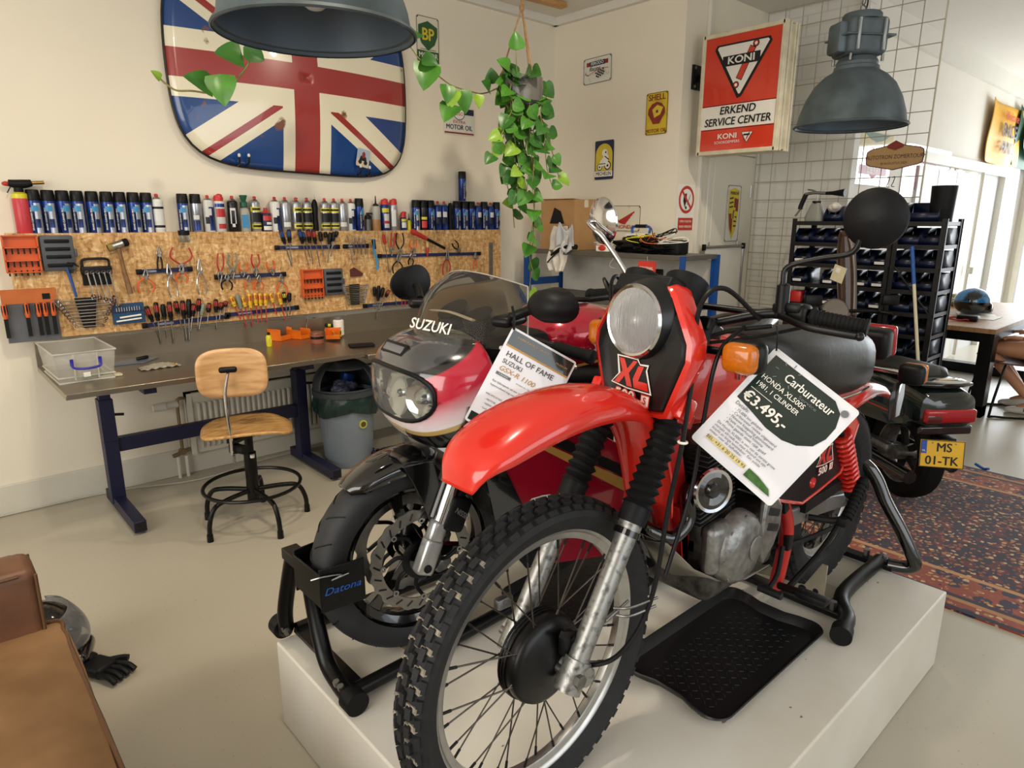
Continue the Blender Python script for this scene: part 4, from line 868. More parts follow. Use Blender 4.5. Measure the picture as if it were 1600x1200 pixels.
MB().torus((0, 0, 0), (.5, -1, .2), .028, .013, 28, 8).build('reel', M_blackp, t); MB().cyl((0, .01, 0), (.005, -.008, 0), .018).build('core', M_matblack, t)
def obin(u, v, rz, s, label, m_=None):
    t = thing('storage_bin', label, 'storage bin', bpos(u, v), rz=R(rz)); m = MB(); W, D, H = .10*s, .14*s, .065*s
    m.box((0, D/2, .002), (W, D, .003)).box((-W/2, D/2, H/2), (.003, D, H)).box((W/2, D/2, H/2), (.003, D, H)).box((0, D, H/2), (W, .003, H)).box((0, 0, H*.22), (W, .003, H*.44))
    m.box((-W/2-.003, D*.55, H), (.008, D*.9, .004)).box((W/2+.003, D*.55, H), (.008, D*.9, .004)); m.build('tub', m_ or mat('orange_bin', '#e8741c', .35, var=.04), t, bev=.001); return t
obin(448, 531, 28, 1.15, 'orange open fronted parts bin, leftmost on the bench'); obin(478, 529, 20, .9, 'orange parts bin half hidden behind the brown paste pot'); obin(520, 530, -30, .9, 'orange parts bin right of the brown paste pot')
t = obin(528, 526, -20, .5, 'small yellow bin at the right of the orange bins', CM['yellow'])
t = thing('red_bin', 'small red plastic bin tipped on the orange bins', 'storage bin', bpos(466, 520)+Vector((0, .03, .075)), rot=(R(35), R(15), R(20))); MB().rbox((0, 0, 0), (.09, .06, .03), .006).build('tub', CM['red'], t)
t = thing('paste_pot', 'brown round pot of hand paste with black band in front of the orange bins', 'pot', bpos(496, 536))
MB().lathe([(0, 0), (.04, 0), (.042, .004), (.042, .058), (0, .058)], seg=28).build('pot', mat('brown_pot', '#9b5c49', .35), t); MB().lathe([(.0425, .03), (.0427, .031), (.0427, .046), (.0425, .047)], seg=28).build('band', M_blackp, t); MB().lathe([(.043, .058), (.043, .07), (.04, .074), (0, .074)], seg=28).build('lid', mat('brown_lid', '#7c4a32', .35), t)
t = thing('pen_tray', 'black organiser with pens behind the orange bins', 'organiser', bpos(505, 516)+Vector((0, .1, 0))); MB().rbox((0, 0, .045), (.15, .08, .09), .006).build('tray', M_matblack, t)
for k, (x, m_) in enumerate(((-.03, M_redp), (.0, M_blackp), (.012, M_blackp), (.028, CM['yellow']))): MB().cyl((x, 0, .06), (x+.01*k, 0, .15), .006, seg=8).build('pen', m_, t)
t = thing('paint_tin', 'white plastic pot with grey lid at the right of the orange bins', 'pot', bpos(531, 524)+Vector((.01, .03, 0))); MB().lathe([(0, 0), (.035, 0), (.036, .1), (.03, .105), (0, .105)], seg=22).build('pot', M_white, t); MB().lathe([(.02, .105), (.022, .125), (0, .128)], seg=16).build('lid', M_grey, t)
t = thing('hand_torch', 'grey torch lying across the bins beside the paste pot', 'torch', bpos(480, 518)+Vector((0, -.01, .068)), rot=(0, R(75), R(-60))); MB().lathe([(0, -.05), (.012, -.05), (.012, .03), (.022, .05), (.022, .065), (0, .065)], seg=14).build('body', mat('torch_grey', '#55585a', .4), t)
t = thing('black_yellow_knife', 'black and yellow utility knife lying on the right bin', 'knife', bpos(520, 521)+Vector((.0, 0, .055)), rot=(0, R(98), R(-30))); MB().lathe([(0, -.05), (.010, -.048), (.011, .0), (.009, .05), (0, .052)], seg=10).build('handle', M_blackp, t); MB().lathe([(.0112, -.03), (.0115, -.01)], seg=10).build('yellow_band', CM['yellow'], t)
t = thing('folded_pouch', 'black folded tool pouch lying on the second bench', 'pouch', onZ(565, 541, .806)+Vector((0, 0, .0))); MB().rbox((0, 0, .008), (.16, .09, .014), .005, 2, rotm(-20, 'Z')).build('pouch', M_matblack, t)

# ---------------------------------------------------------------- sofa and helmet behind it
M_leather = mat('brown_nubuck_leather', '#8f6c48', .62, col2='#70502f', scale=4, var=.1, bump=.12, thr=(.3, .65)); M_leather2 = mat('dark_brown_leather', '#7c543b', .45, col2='#5a3a28', scale=6, thr=(.3, .7), bump=.08); M_seam = mat('leather_piping', '#5e4028', .5)
t = thing('leather_sofa', 'brown leather sofa corner cut by the lower left edge of the photo', 'sofa', (-.645, 1.3, 0))
def softbox(cx, cy, cz, w, d, h, r=.05, puff=.02):
    m = MB(); m.rbox((cx, cy, cz), (w, d, h), r, 4); return m
MB().rbox((.0, .05, .17), (1.62, 2.0, .22), .03).build('base', M_leather2, t)
cu = MB(); 
def cush(u, v):
    x = -.80+1.64*u; y = -.9+1.88*v; ex = min(u, 1-u); ey = min(v, 1-v); return Vector((x+.012*sin(v*9)*(u > .9), y, .405+.035*min(1, ex*9)**.5*min(1, ey*9)**.5+.004*sin(x*9+y*5)))
cu.grid(cush, 30, 30); cu.rbox((.02, .04, .34), (1.64, 1.88, .14), .03, 3); cu.build('seat_cushion', M_leather, t, ang=60)
MB().tube([(.84, y, .405+.003*sin(y*20)) for y in [-.9+.1*k for k in range(19)]]+[(.8, .98, .41), (.4, .985, .41), (-.8, .985, .41)], .006, seg=6).build('cushion_piping', M_seam, t)
MB().rbox((-.0, 1.02, .33), (1.61, .165, .56), .03, 3).build('armrest', M_leather2, t)
for y in (.94, 1.10): MB().tube([(.8, y, .1), (.8, y, .3), (.8, y, .59)], .005, seg=6, n=1).tube([(.76, y, .597), (.4, y, .597), (-.7, y, .597)], .005, seg=6, n=1).build('arm_piping', M_seam, t)
for x in (-.7, .7):
    for y in (-.85, 1.0): MB().cyl((x, y, 0), (x, y, .08), .025).build('leg', M_blackmetal, t)
t = thing('motorcycle_helmet', 'black full face helmet with clear visor on the floor behind the sofa', 'helmet', (.165, 2.70, .0), rz=R(-20))
MB().ell((-.02, 0, .14), (.15, .125, .135), seg=28, rings=16).build('shell', M_blackgloss, t)
MB().grid(lambda u, v: Vector((-.01+.165*cos(R(-85+170*u))*cos(R(-12+62*v)), .137*sin(R(-85+170*u)), .13+.13*sin(R(-12+62*v)))), 24, 10).build('visor', mat('clear_visor', '#b9bcc0', .06, trans=.8, ior=1.4), t, solid=.003)
MB().rbox((.11, 0, .05), (.09, .17, .07), .03, 3).build('chin_bar', M_blackgloss, t)
for s in (-1, 1): MB().cyl((.0, s*.125, .13), (0, s*.14, .13), .03).build('visor_pivot', M_blackp, t)
t = thing('motorcycle_glove', 'black leather glove lying on the floor beside the helmet', 'glove', (.31, 2.56, 0), rz=R(-60))
gl = MB(); gl.rbox((0, 0, .025), (.10, .09, .045), .018, 3).rbox((-.08, 0, .03), (.09, .085, .05), .02, 3)
for k in range(4): gl.tube([(.04, -.034+k*.023, .025), (.09, -.038+k*.026, .028), (.12, -.04+k*.027, .015)], .011, seg=8)
gl.tube([(0, .04, .025), (.03, .07, .022), (.05, .08, .02)], .012, seg=8); gl.build('glove', M_matblack, t)

# ---------------------------------------------------------------- platform, tray, stands
M_plat = mat('scuffed_white_paint', '#dcd8ce', .5, var=.03, scale=3, col2='#cfc8b8', rvar=.08)
t = thing('display_platform', 'low white wooden display platform under the two motorcycles', 'platform', (1.665, 1.215, 0))
MB().box((0, 0, .15), (1.93, 1.33, .30)).build('platform_box', M_plat, t, bev=.006)
sc = MB(); sc.keep = True
for k in range(26):
    x, y = random.uniform(-.8, .9), random.uniform(-.64, -.1); s = random.uniform(.004, .018)
    sc.add([(x+s*cos(a)*random.uniform(.5, 1), y+s*.6*sin(a)*random.uniform(.5, 1), .3004+.00002*k) for a in [2*pi*i/9 for i in range(9)]], [tuple(range(9))])
sc.build('scuff_marks', mat('brown_scuff', '#a08c70', .7, var=.2), t)
PZ = .30
M_tray = mat('black_tray_plastic', '#151517', .42, var=.2, scale=60)
def tray(label, c, a, W, D, full=True):
    t = thing('boot_tray', label, 'tray', c, rz=R(a)); m = MB()
    def rr(w, d, z, notch=0.):
        o = []
        for x, y in rrect(w, d, .06, 5): o.append(Vector((x, y, z)))
        return o
    out = []
    def ring(w, d, z):
        P = [Vector((x, y, z)) for x, y in rrect(w, d, .05, 6)]; res = []
        for i in range(len(P)):
            a_, b_ = P[i], P[(i+1) % len(P)]; n_ = 6 if (b_-a_).length > .1 else 1
            for j in range(n_):
                q = a_.lerp(b_, j/n_); k = max(0, 1-abs(q.y)/(d*.28)); s_ = 1-.06*(k > 0)*min(1, k*2)
                res.append(Vector((q.x*s_, q.y, z)))
        return res
    m.loft([ring(W-.05, D-.05, .003), ring(W-.012, D-.012, .026), ring(W, D, .03), ring(W+.004, D+.004, .026), ring(W-.04, D-.04, 0)], caps=False)
    m.add(ring(W-.05, D-.05, .003), [tuple(range(len(ring(W-.05, D-.05, .003))))])
    m.build('tray', M_tray, t, ang=50)
    g = MB()
    nx, ny = int((W-.12)/.022), int((D-.12)/.022)
    for i in range(nx):
        for j in range(ny):
            x, y = -(W-.14)/2+i*.022, -(D-.14)/2+j*.022; an = 45 if (i+j) % 2 else -45; c_, s_ = cos(R(an))*.007, sin(R(an))*.007; px_, py_ = -s_*.2, c_*.2
            g.add([(x-c_-px_, y-s_-py_, .0032), (x+c_-px_, y+s_-py_, .0032), (x+c_+px_, y+s_+py_, .0032), (x-c_+px_, y-s_+py_, .0032), (x-c_*.8, y-s_*.8, .0046), (x+c_*.8, y+s_*.8, .0046)], [(0, 1, 5, 4), (1, 2, 5), (2, 3, 4, 5), (3, 0, 4)])
    g.build('chequer_pattern', M_tray, t, ang=20)
    return t
tray('black ribbed plastic boot tray lying in front of the red trail motorcycle', (1.715, .905, PZ+.001), 0, .64, .36)
tray('black boot tray lying under the sports motorcycle behind the spoked wheel', (1.70, 1.44, PZ+.001), 4, .62, .36)

# ---------------------------------------------------------------- wheel builders (axle along y, centre c)
def tyre_knobby(par, c, Rr, rim, wd, name='tyre', n=58, worn=True):
    m = MB(); h = wd/2
    prof = [(rim, -h*.52), (rim+.012, -h*.75), (rim+(Rr-rim)*.5, -h*.98), (Rr-.022, -h*.88), (Rr-.012, -h*.55), (Rr-.010, 0), (Rr-.012, h*.55), (Rr-.022, h*.88), (rim+(Rr-rim)*.5, h*.98), (rim+.012, h*.75), (rim, h*.52)]
    m.lathe(prof, c, (0, 1, 0), 96)
    c = Vector(c)
    for i in range(n):
        for row, (y, w_, tl, r_) in enumerate(((-.78, .30, -48, -.017), (-.42, .32, -22, -.007), (0, .34, 0, -.0045), (.42, .32, 22, -.007), (.78, .30, 48, -.017))):
            a = 2*pi*(i+(.5 if row % 2 else 0))/n; rad = Vector((cos(a), 0, sin(a))); tan = Vector((-sin(a), 0, cos(a))); ya = Vector((0, 1, 0))
            nrm = rad*cos(R(tl))+ya*sin(R(tl)); sd = ya*cos(R(tl))-rad*sin(R(tl)); L = 2*pi*Rr/n*.68
            p = c+rad*(Rr+r_)+ya*(y*h); M = Matrix((sd, tan, nrm)).transposed()
            m.box(p-nrm*.001, (w_*h*1.02, L, .011), M, taper=.86)
    if worn:
        for i in range(0, n):
            if not (0.30 < ((i/n+.02) % 1) < .62): continue
            for row, y in ((0, 0), (1, -.42), (2, .42)):
                a = 2*pi*(i+(.5 if row == 0 else 0)+.44+(.0 if row == 0 else 0))/n+(pi/n if row == 0 else 0); 
    return m.build(name, mat('knobby_tyre_rubber', '#1e1f21', .7, var=.25, scale=40, bump=.15), par, ang=30)
def spokes(par, c, ri, ro, hw_, n, mt, name='spoke', r=.0019):
    c = Vector(c)
    for i in range(n):
        a = 2*pi*i/n; s = 1 if i % 2 else -1; k = R(38)*(1 if (i//2) % 2 else -1)
        p0 = c+Vector((cos(a+k)*ri, s*hw_, sin(a+k)*ri)); p1 = c+Vector((cos(a)*ro, s*.006, sin(a)*ro)); d = (p1-p0).normalized()
        m = MB().cyl(p0, p1, r, seg=6, m=0); m.cyl(p1-d*.022, p1+d*.004, .0032, seg=6, m=1); m.build(name, [mt, M_dark], par)
def rim_ring(par, c, Ro, Ri, w, mt, name='rim'):
    h = w/2
    return MB().lathe([(Ro, -h), (Ro+.002, -h+.003), (Ro-.006, -h+.007), (Ri+.006, -h*.55), (Ri, -h*.4), (Ri-.001, 0), (Ri, h*.4), (Ri+.006, h*.55), (Ro-.006, h-.007), (Ro+.002, h-.003), (Ro, h), (Ro-.004, h-.001), (Ri+.012, h*.5), (Ri+.008, 0), (Ri+.012, -h*.5), (Ro-.004, -h+.001)], c, (0, 1, 0), 96, closed=True).build(name, mt, par)

# ---------------------------------------------------------------- red trail motorcycle
M_hred = mat('honda_red_paint', '#d6281c', .22, coat=.8, var=.03, scale=4)
M_hframe = mat('red_frame_paint', '#b8201c', .38, var=.12, scale=22, coat=.2)
M_hblk = mat('satin_black_panel', '#0f1012', .33, var=.08)
M_spoke = mat('tarnished_spoke', '#5a524c', .4, .8, var=.2); M_rimal = mat('aluminium_rim', '#b9b8b4', .28, .85, var=.1, scale=30)
M_slider = mat('weathered_slider', '#9f9f9c', .38, .75, col2='#5f5f5d', scale=70, thr=(.3, .5)); M_seat = mat('black_seat_vinyl', '#151513', .42, var=.1, scale=60, bump=.06)
M_amber = mat('amber_lens', '#e07a12', .18, trans=.25, coat=.5, var=.12, scale=150); M_lens = mat('headlamp_glass', '#f0f2f2', .03, trans=.92, ior=1.4, var=.0)
M_reflect = mat('lamp_reflector', '#dfe2e4', .1, 1., var=.02); M_ribglass = mat('ribbed_lamp_glass', '#f6f8f8', .08, trans=.72, ior=1.3, var=.03, scale=4, stretch=(1, 60, 4), bump=.5)
M_taill = mat('tail_lens_red', '#a81420', .15, coat=.6, var=.05)
H = thing('trail_motorcycle', 'red 1981 single cylinder trail motorcycle with XL 500S cowl at the front of the platform', 'motorcycle', (.94, .92, PZ))
FA = (-.022, 0, .365); RA = (1.405, 0, .345)
fw_ = tyre_knobby(H, FA, .365, .295, .088, 'front_tyre', 60)
rim_ring(H, FA, .297, .27, .046, M_rimal, 'front_rim')
# dried mud on the tread
md = MB(); cF = Vector(FA)
for i in range(60):
    a = 2*pi*(i+.25)/60
    if not (R(118) < a < R(212)): continue
    for y in (-.6, -.2, .2, .6):
        if random.random() < .12: continue
        rad = Vector((cos(a), 0, sin(a))); tan = Vector((-sin(a), 0, cos(a))); aa = a+(0 if abs(y) < .5 else 0)
        M = Matrix((Vector((0, 1, 0)), tan, rad)).transposed(); md.box(cF+rad*(.3555-.008*abs(y))+Vector((0, y*.044, 0)), (.019, .007+.006*random.random(), .0085), M)
md.build('dried_mud', mat('dried_mud', '#a09888', .9, var=.25, scale=60), fw_)
hb = MB(); hb.lathe([(0, -.058), (.018, -.058), (.028, -.052), (.05, -.047), (.085, -.038), (.098, -.03), (.102, -.02), (.102, .0), (.096, .01), (.06, .02), (.045, .045), (.02, .06), (0, .06)], FA, (0, 1, 0), 48)
for k in range(3): hb.torus((-.022, .002+.008*k, .365), (0, 1, 0), .103, .003, 48, 6)
hub = hb.build('front_hub', mat('satin_black_hub', '#101011', .34, .2, var=.2, scale=20), H)
bm_ = MB(); bm_.rbox((-.0, -.062, .415), (.035, .022, .05), .006).cyl((.015, -.08, .425), (.015, -.05, .425), .012).box((.0, -.07, .44), (.06, .006, .014), rotm(25, 'Y')); bm_.build('brake_arm', M_dark, hub)
MB().cyl((-.022, -.125, .365), (-.022, .125, .365), .010).cyl((-.022, -.128, .365), (-.022, -.118, .365), .016, seg=6).build('front_axle', M_oldst, H)
spokes(H, FA, .046, .271, .026, 36, M_spoke)
# fork legs
rk = Vector((.555, 0, .832)).normalized()
def fk(z, y): return Vector((-.012+.60*(z-.36), y, z))
for y in (-.092, .092):
    s = MB(); s.tube([fk(.35, y), fk(.45, y), fk(.66, y)], lambda t: .0235+.004*(t > .9), seg=16, n=4); s.tube([fk(.33, y)+Vector((0, 0, 0)), fk(.39, y)], .030, seg=14, n=1).cyl(Vector((-.0, y-.034, .365)), Vector((0, y+.034, .365)), .022, seg=14)
    sl = s.build('fork_slider', M_slider, H)
    MB().cyl(fk(.655, y), fk(.69, y), .032, seg=18).build('gaiter_collar', M_matblack, H); MB().cyl(fk(.63, y), fk(.642, y), .031, seg=18).build('clamp_band', M_blackgloss, sl)
    g = []; n = 22
    for k in range(n+1):
        z = .69+(.88-.69)*k/n; g += [(.027 if k % 2 else .037-.004*k/n, (fk(z, y)-fk(.69, y)).length)]
    MB().lathe(g, fk(.69, y), fk(.9, y)-fk(.69, y), 24).build('fork_gaiter', M_rubber, H, ang=20)
    MB().cyl(fk(.86, y), fk(1.08, y), .020, seg=14).build('fork_tube', M_dark, H)
MB().cyl((.06, -.118, .47), (.12, -.13, .5), .003).tube([(.085, -.118, .49), (.10, -.15, .50), (.17, -.17, .505)], .003, seg=6).tube([(.085, -.118, .475), (.10, -.15, .48), (.165, -.17, .487)], .003, seg=6).build('cable_guide', M_oldst, H)
MB().box(fk(.87, 0)+Vector((.015, 0, -.0)), (.06, .25, .035), rotm(29, 'Y')).build('lower_yoke', M_hframe, H, bev=.004)
for y in (-.115, .115): MB().rbox(fk(.895, y)+Vector((-.01, y*.05, .0)), (.055, .03, .055), .008, 2, rotm(29, 'Y')).build('yoke_bracket', M_hred, H)
MB().box(fk(1.06, 0)+Vector((.015, 0, 0)), (.07, .22, .03), rotm(29, 'Y')).build('upper_yoke', M_blackmetal, H, bev=.004)
# front mudguard: lofted arch above the wheel
def loftpath(path, widths, sect, mt, name, par, th=.003, n=6, ang=50):
    P = catmull(path, n); W = catmull([Vector((w_[0], w_[1], 0)) for w_ in widths], n); rows = []
    for i, p in enumerate(P):
        d = (P[min(i+1, len(P)-1)]-P[max(i-1, 0)]).normalized(); yv = Vector((0, 1, 0)); nn = d.cross(yv).normalized()
        if nn.z < 0 and abs(nn.z) > .2: nn = -nn
        rows.append((p, nn, W[i].x, W[i].y))
    m = MB(); k = len(sect)
    m.loft([[p+Vector((0, sy*w_, 0))+nn*(-sz*dp) for sy, sz in sect] for p, nn, w_, dp in rows], caps=False, closed=False)
    return m.build(name, mt, par, solid=th, ang=ang)
arch = [(-1, 1.0), (-.97, .62), (-.86, .3), (-.62, .1), (-.3, .02), (0, 0), (.3, .02), (.62, .1), (.86, .3), (.97, .62), (1, 1.0)]
fg = loftpath([(-.245, 0, .822), (-.232, 0, .864), (-.195, 0, .900), (-.12, 0, .935), (-.03, 0, .955), (.07, 0, .960), (.17, 0, .946), (.26, 0, .90), (.325, 0, .82), (.36, 0, .72), (.375, 0, .60)],
    [(.045, .004), (.068, .018), (.085, .035), (.094, .048), (.095, .055), (.09, .06), (.082, .06), (.072, .05), (.072, .04), (.075, .03), (.07, .02)], arch, M_hred, 'front_mudguard', H)
# headlamp cowl
def cow(y, z, d=0.): # plane leaning back slightly
    return Vector((.272+.10*(z-.88)+.16*y-d, y-.006, z))
out = [(-.085, .875), (.088, .865), (.104, .88), (.152, 1.01), (.150, 1.05), (.090, 1.150), (.072, 1.162), (-.072, 1.162), (-.090, 1.150), (-.150, 1.05), (-.152, 1.01), (-.104, .88)]
def ringc(k, d, dz=0): return [cow(y*k, 1.015+(z-1.015)*k+dz, d) for y, z in out]
def ys(k): return k
YO = -.0
c_ = MB(); c_.loft([ringc(1.0, -.05), ringc(1.03, -.012), ringc(1.0, .006), ringc(.93, .012), ringc(.91, .006)], caps=False); c_.build('cowl_rim', M_hred, H, ang=45)
c_ = MB(); c_.loft([ringc(.92, .004), ringc(.86, .016), ringc(.6, .020)], caps=False); rr_ = ringc(.6, .020); c_.add(rr_, [tuple(range(len(rr_)))]); cowl = c_.build('cowl_panel', M_hblk, H, ang=45)
LC = Vector((.250, -.012, 1.085))
MB().lathe([(.10, -.075), (.093, -.03), (.082, -.0), (.078, .0)], LC, (-1, .12, .05), 40).build('lamp_bowl', M_hblk, cowl)
hl = MB().lathe([(.074, -.012), (.080, -.006), (.082, .004), (.078, .010), (.072, .008)], LC, (-1, .12, .05), 40).build('headlamp_rim', M_chrome, H)
MB().lathe([(.074, .006), (.06, -.016), (.04, -.04), (.02, -.055), (0, -.06)], LC, (-1, .12, .05), 36).build('reflector', mat('satin_reflector', '#e8ebec', .32, .9, var=.02), hl)
MB().lathe([(.075, .005), (.07, .011), (.05, .018), (.025, .0215), (0, .0225)], LC, (-1, .12, .05), 36).build('lens', M_ribglass, hl)
MB().ell(LC+Vector((.02, 0, 0)), (.015, .012, .012)).build('bulb_shield', M_reflect, hl)
def d_xl(A, s=1., five=True):
    P = lambda pts, m: A.P([(x*s, y*s) for x, y in pts], m)
    P([(-.062, -.028), (-.042, -.006), (-.052, .034), (.012, .034), (.02, .024), (.045, .026), (.042, .014), (.062, -.034), (-.01, -.034)], M_white)
    P([(-.058, -.026), (-.036, -.004), (-.047, .031), (.01, .031), (.02, .021), (.041, .022), (.038, .012), (.057, -.031), (-.01, -.031)], M_black)
    P([(-.044, .028), (-.028, .028), (-.016, .008), (-.0, .028), (.012, .028), (-.010, .0), (.004, -.028), (-.012, -.028), (-.022, -.008), (-.036, -.026), (-.052, -.026), (-.030, .002)], M_hred)
    P([(.016, .019), (.032, .020), (.020, -.012), (.046, -.012), (.052, -.028), (.010, -.028), (.004, -.010)], M_hred)
    if five:
        A.T('500', -.014*s, -.049*s, .034*s, M_red, 1.25, .09); A.Rc(.046*s, -.049*s, .026*s, .026*s, M_red); A.Rc(.046*s, -.049*s, .021*s, .021*s, M_white); A.Rc(0, -.049*s, .0001, .0001, M_red); A.Rc(0, -.049*s, .0001, .0001, M_red); A.T('500', -.014*s, -.049*s, .032*s, M_white, 1.25, .03); A.T('S', .046*s, -.049*s, .020*s, M_red, 1, .03)
A = Art(cow(.0, .962, .0205)+Vector((-.0015, 0, 0)), Vector((-.16, -1, 0)).normalized(), Vector((.10, -.016, 1)).normalized()); d_xl(A, 1.08); A.done(cowl, ('badge', 'badge_lettering'))
MB().cyl(cow(.045, .90, .012), cow(.045, .90, .026), .010, seg=12).build('cowl_bolt', M_blackgloss, cowl)
# clocks and top cover
MB().loft([[Vector((x, y, z)) for x, y, z in ((.33, -.085*k, 1.165), (.30, -.075*k, 1.185), (.30, .075*k, 1.185), (.33, .085*k, 1.165), (.42, .07*k, 1.13), (.42, -.07*k, 1.13))] for k in (1.0,)]+[[Vector((x, y, z)) for x, y, z in ((.285, -.085, 1.135), (.275, -.07, 1.15), (.275, .07, 1.15), (.285, .085, 1.135), (.36, .07, 1.08), (.36, -.07, 1.08))]]).build('lamp_visor', M_matblack, H, bev=.006)
for y in (-.055, .062):
    g = MB().lathe([(0, -.06), (.035, -.055), (.05, -.02), (.052, .012), (.048, .016), (.044, .012)], (.375, y, 1.155), (.55, 0, .8), 28).build('instrument_pod', M_matblack, H)
    MB().lathe([(.045, .006), (0, .006)], (.375, y, 1.155), (.55, 0, .8), 28).build('dial_face', M_black, g)
MB().rbox((.34, 0, 1.06), (.08, .13, .1), .02).build('clock_bracket', M_matblack, H)
# handlebar
HB = [(.565, .385, 1.07), (.53, .27, 1.085), (.475, .20, 1.085), (.44, .11, 1.06), (.42, .05, 1.045), (.42, 0, 1.045)]
bar = HB+[(.42, -.05, 1.045), (.44, -.11, 1.06), (.475, -.20, 1.085), (.50, -.27, 1.085), (.53, -.385, 1.07)]
bar = [(x-.0, y, z+.015) for x, y, z in bar]
MB().tube(bar, .0115, seg=12).build('handlebar', M_blackmetal, H)
MB().tube([(.475, .19, 1.10), (.455, .0, 1.105), (.475, -.19, 1.10)], .008, seg=10).build('crossbar', M_blackmetal, H)
for s in (-1, 1):
    p0 = Vector((.505+(.035 if s > 0 else 0), s*.285, 1.10)); p1 = Vector((.53+(.035 if s > 0 else 0), s*.395, 1.086)); g = MB(); d = p1-p0
    pr_ = [(.017, 0), (.022, .004), (.022, .01), (.0165, .014)]
    for k in range(11): z = .014+k*.0085; pr_ += [(.0170, z), (.0170, z+.0055), (.0158, z+.006), (.0158, z+.0082)]
    pr_ += [(.019, .11), (.019, .116), (.0, .118)]
    g.lathe(pr_, p0, d, 20).build('handlebar_grip', M_rubber, H, ang=25)
    MB().rbox(p0-d*.22, (.045, .05, .045), .012, 3).rbox(p0-d*.22+Vector((-.02, 0, .015)), (.03, .03, .02), .006).build('switch_block', M_blackp, H)
    MB().rbox(p0-d*.55, (.04, .022, .035), .005).tube([p0-d*.45+Vector((-.03, 0, -.005)), p0+Vector((-.07, s*.02, -.012)), p0+Vector((-.066, s*.08, -.018)), p0+Vector((-.055, s*.125, -.022))], .0055, seg=8, flat=1.4).ell(p0+Vector((-.055, s*.127, -.022)), (.009, .009, .009)).build('brake_lever' if s > 0 else 'clutch_lever', M_blackmetal, H)
# round mirrors: chrome back on the right, black back on the left
ml = MB(); ml.tube([(.475, -.235, 1.105), (.47, -.235, 1.17), (.475, -.24, 1.205), (.49, -.30, 1.225), (.50, -.36, 1.24), (.50, -.375, 1.29)], .006, seg=10); ml.build('mirror_stem', M_blackmetal, H, props=None)
MB().lathe([(.014, 0), (.014, .06), (.006, .065)], (.475, -.235, 1.105), (0, 0, 1), 12).build('mirror_boot', M_blackp, H)
mb = MB().lathe([(0, -.022), (.02, -.02), (.045, -.012), (.058, -.002), (.060, .006), (.056, .007)], (.505, -.392, 1.305), (.95, .15, .12), 36).build('mirror_housing', M_matblack, H); MB().lathe([(.056, .006), (0, .006)], (.505, -.392, 1.305), (.95, .15, .12), 32).build('mirror_glass', M_reflect, mb)
ml = MB(); ml.tube([(.475, .165, 1.105), (.465, .19, 1.17), (.455, .255, 1.25), (.45, .285, 1.275), (.455, .315, 1.295), (.47, .31, 1.298)], .0065, seg=10); ml.build('mirror_stem', M_chrome, H)
mb = MB().lathe([(0, -.022), (.020, -.020), (.046, -.011), (.062, .0), (.063, .005), (.059, .006)], (.485, .292, 1.298), (.95, -.25, .1), 36).build('mirror_housing', M_chrome, H); MB().lathe([(.059, .005), (0, .005)], (.485, .292, 1.298), (.95, -.25, .1), 32).build('mirror_glass', M_reflect, mb)
# cables
for pts, r in (([(.45, -.2, 1.09), (.36, -.16, 1.16), (.31, -.135, 1.12), (.30, -.135, .97), (.255, -.15, .83), (.22, -.15, .70), (.15, -.165, .5), (.06, -.15, .40), (.0, -.07, .36)], .0055), ([(.44, -.17, 1.07), (.34, -.17, 1.02), (.33, -.15, .85), (.31, -.145, .7), (.24, -.14, .52)], .005),
               ([(.44, .17, 1.08), (.40, .16, 1.16), (.36, .15, 1.14), (.36, .13, 1.0)], .005), ([(.47, -.22, 1.075), (.42, -.12, 1.05), (.36, -.08, 1.0), (.36, -.06, .9)], .005), ([(.47, .22, 1.09), (.42, .20, 1.13), (.41, .19, 1.1), (.40, .14, 1.0)], .0045), ([(.52, -.26, 1.07), (.46, -.18, 1.045), (.38, -.06, 1.02)], .004), ([(.5, .25, 1.1), (.44, .24, 1.15), (.42, .20, 1.11), (.43, .16, 1.05)], .005)):
    MB().tube(pts, r, seg=8, n=8).build('control_cable', M_blackp, H)
MB().torus((.257, -.15, .835), (.05, 0, 1), .009, .003, 14, 6).build('cable_clip', M_white, H); MB().torus((.30, -.135, .99), (.02, 0, 1), .011, .004, 16, 6).torus((.30, -.135, .982), (.02, 0, 1), .011, .0035, 16, 6).build('cable_collar', M_white, H)
# indicators front
for s in (-1, 1):
    y = s*.205-.018; x = .375+s*.02; z = 1.020
    st = MB().cyl((x+.02, s*.10, z+.0), (x+.02, y-s*.03, z), .009).build('indicator_stem', M_blackp, H)
    ib = MB().rbox((x+.012, y, z), (.045, .082, .07), .018, 3).build('indicator_housing', M_blackp, H); MB().rbox((x-.018, y, z), (.042, .078, .066), .02, 4).build('indicator_lens', M_amber, ib)
# tank
def ell_ring(x, zc, a, b, n=28, p=2.6, ztop=None):
    o = []
    for i in range(n):
        t_ = 2*pi*i/n; c, s = cos(t_), sin(t_); o.append(Vector((x, a*abs(c)**(2/p)*(1 if c > 0 else -1), zc+b*abs(s)**(2/p)*(1 if s > 0 else -1))))
    return o
tk = [(.335, .93, .03, .05), (.35, .93, .085, .09), (.40, .93, .12, .115), (.50, .925, .135, .12), (.62, .915, .135, .105), (.72, .90, .12, .08), (.80, .885, .10, .055), (.82, .88, .06, .03)]
MB().loft([ell_ring(*a) for a in tk]).build('fuel_tank', M_hred, H, ang=60)
A = Art((.60, -.1375, .93), (1, 0, 0), (0, 0, 1)); A.T('HONDA', 0, .02, .05, M_black, 1.2, .02); tkp = [o for o in H.children if o.name.startswith('fuel_tank')][0]; A.done(tkp, ('tank_badge', 'tank_lettering'))
MB().lathe([(.035, 0), (.036, .012), (.03, .018), (0, .02)], (.50, 0, 1.043), (0, 0, 1), 20).build('fuel_cap', M_chrome, tkp)
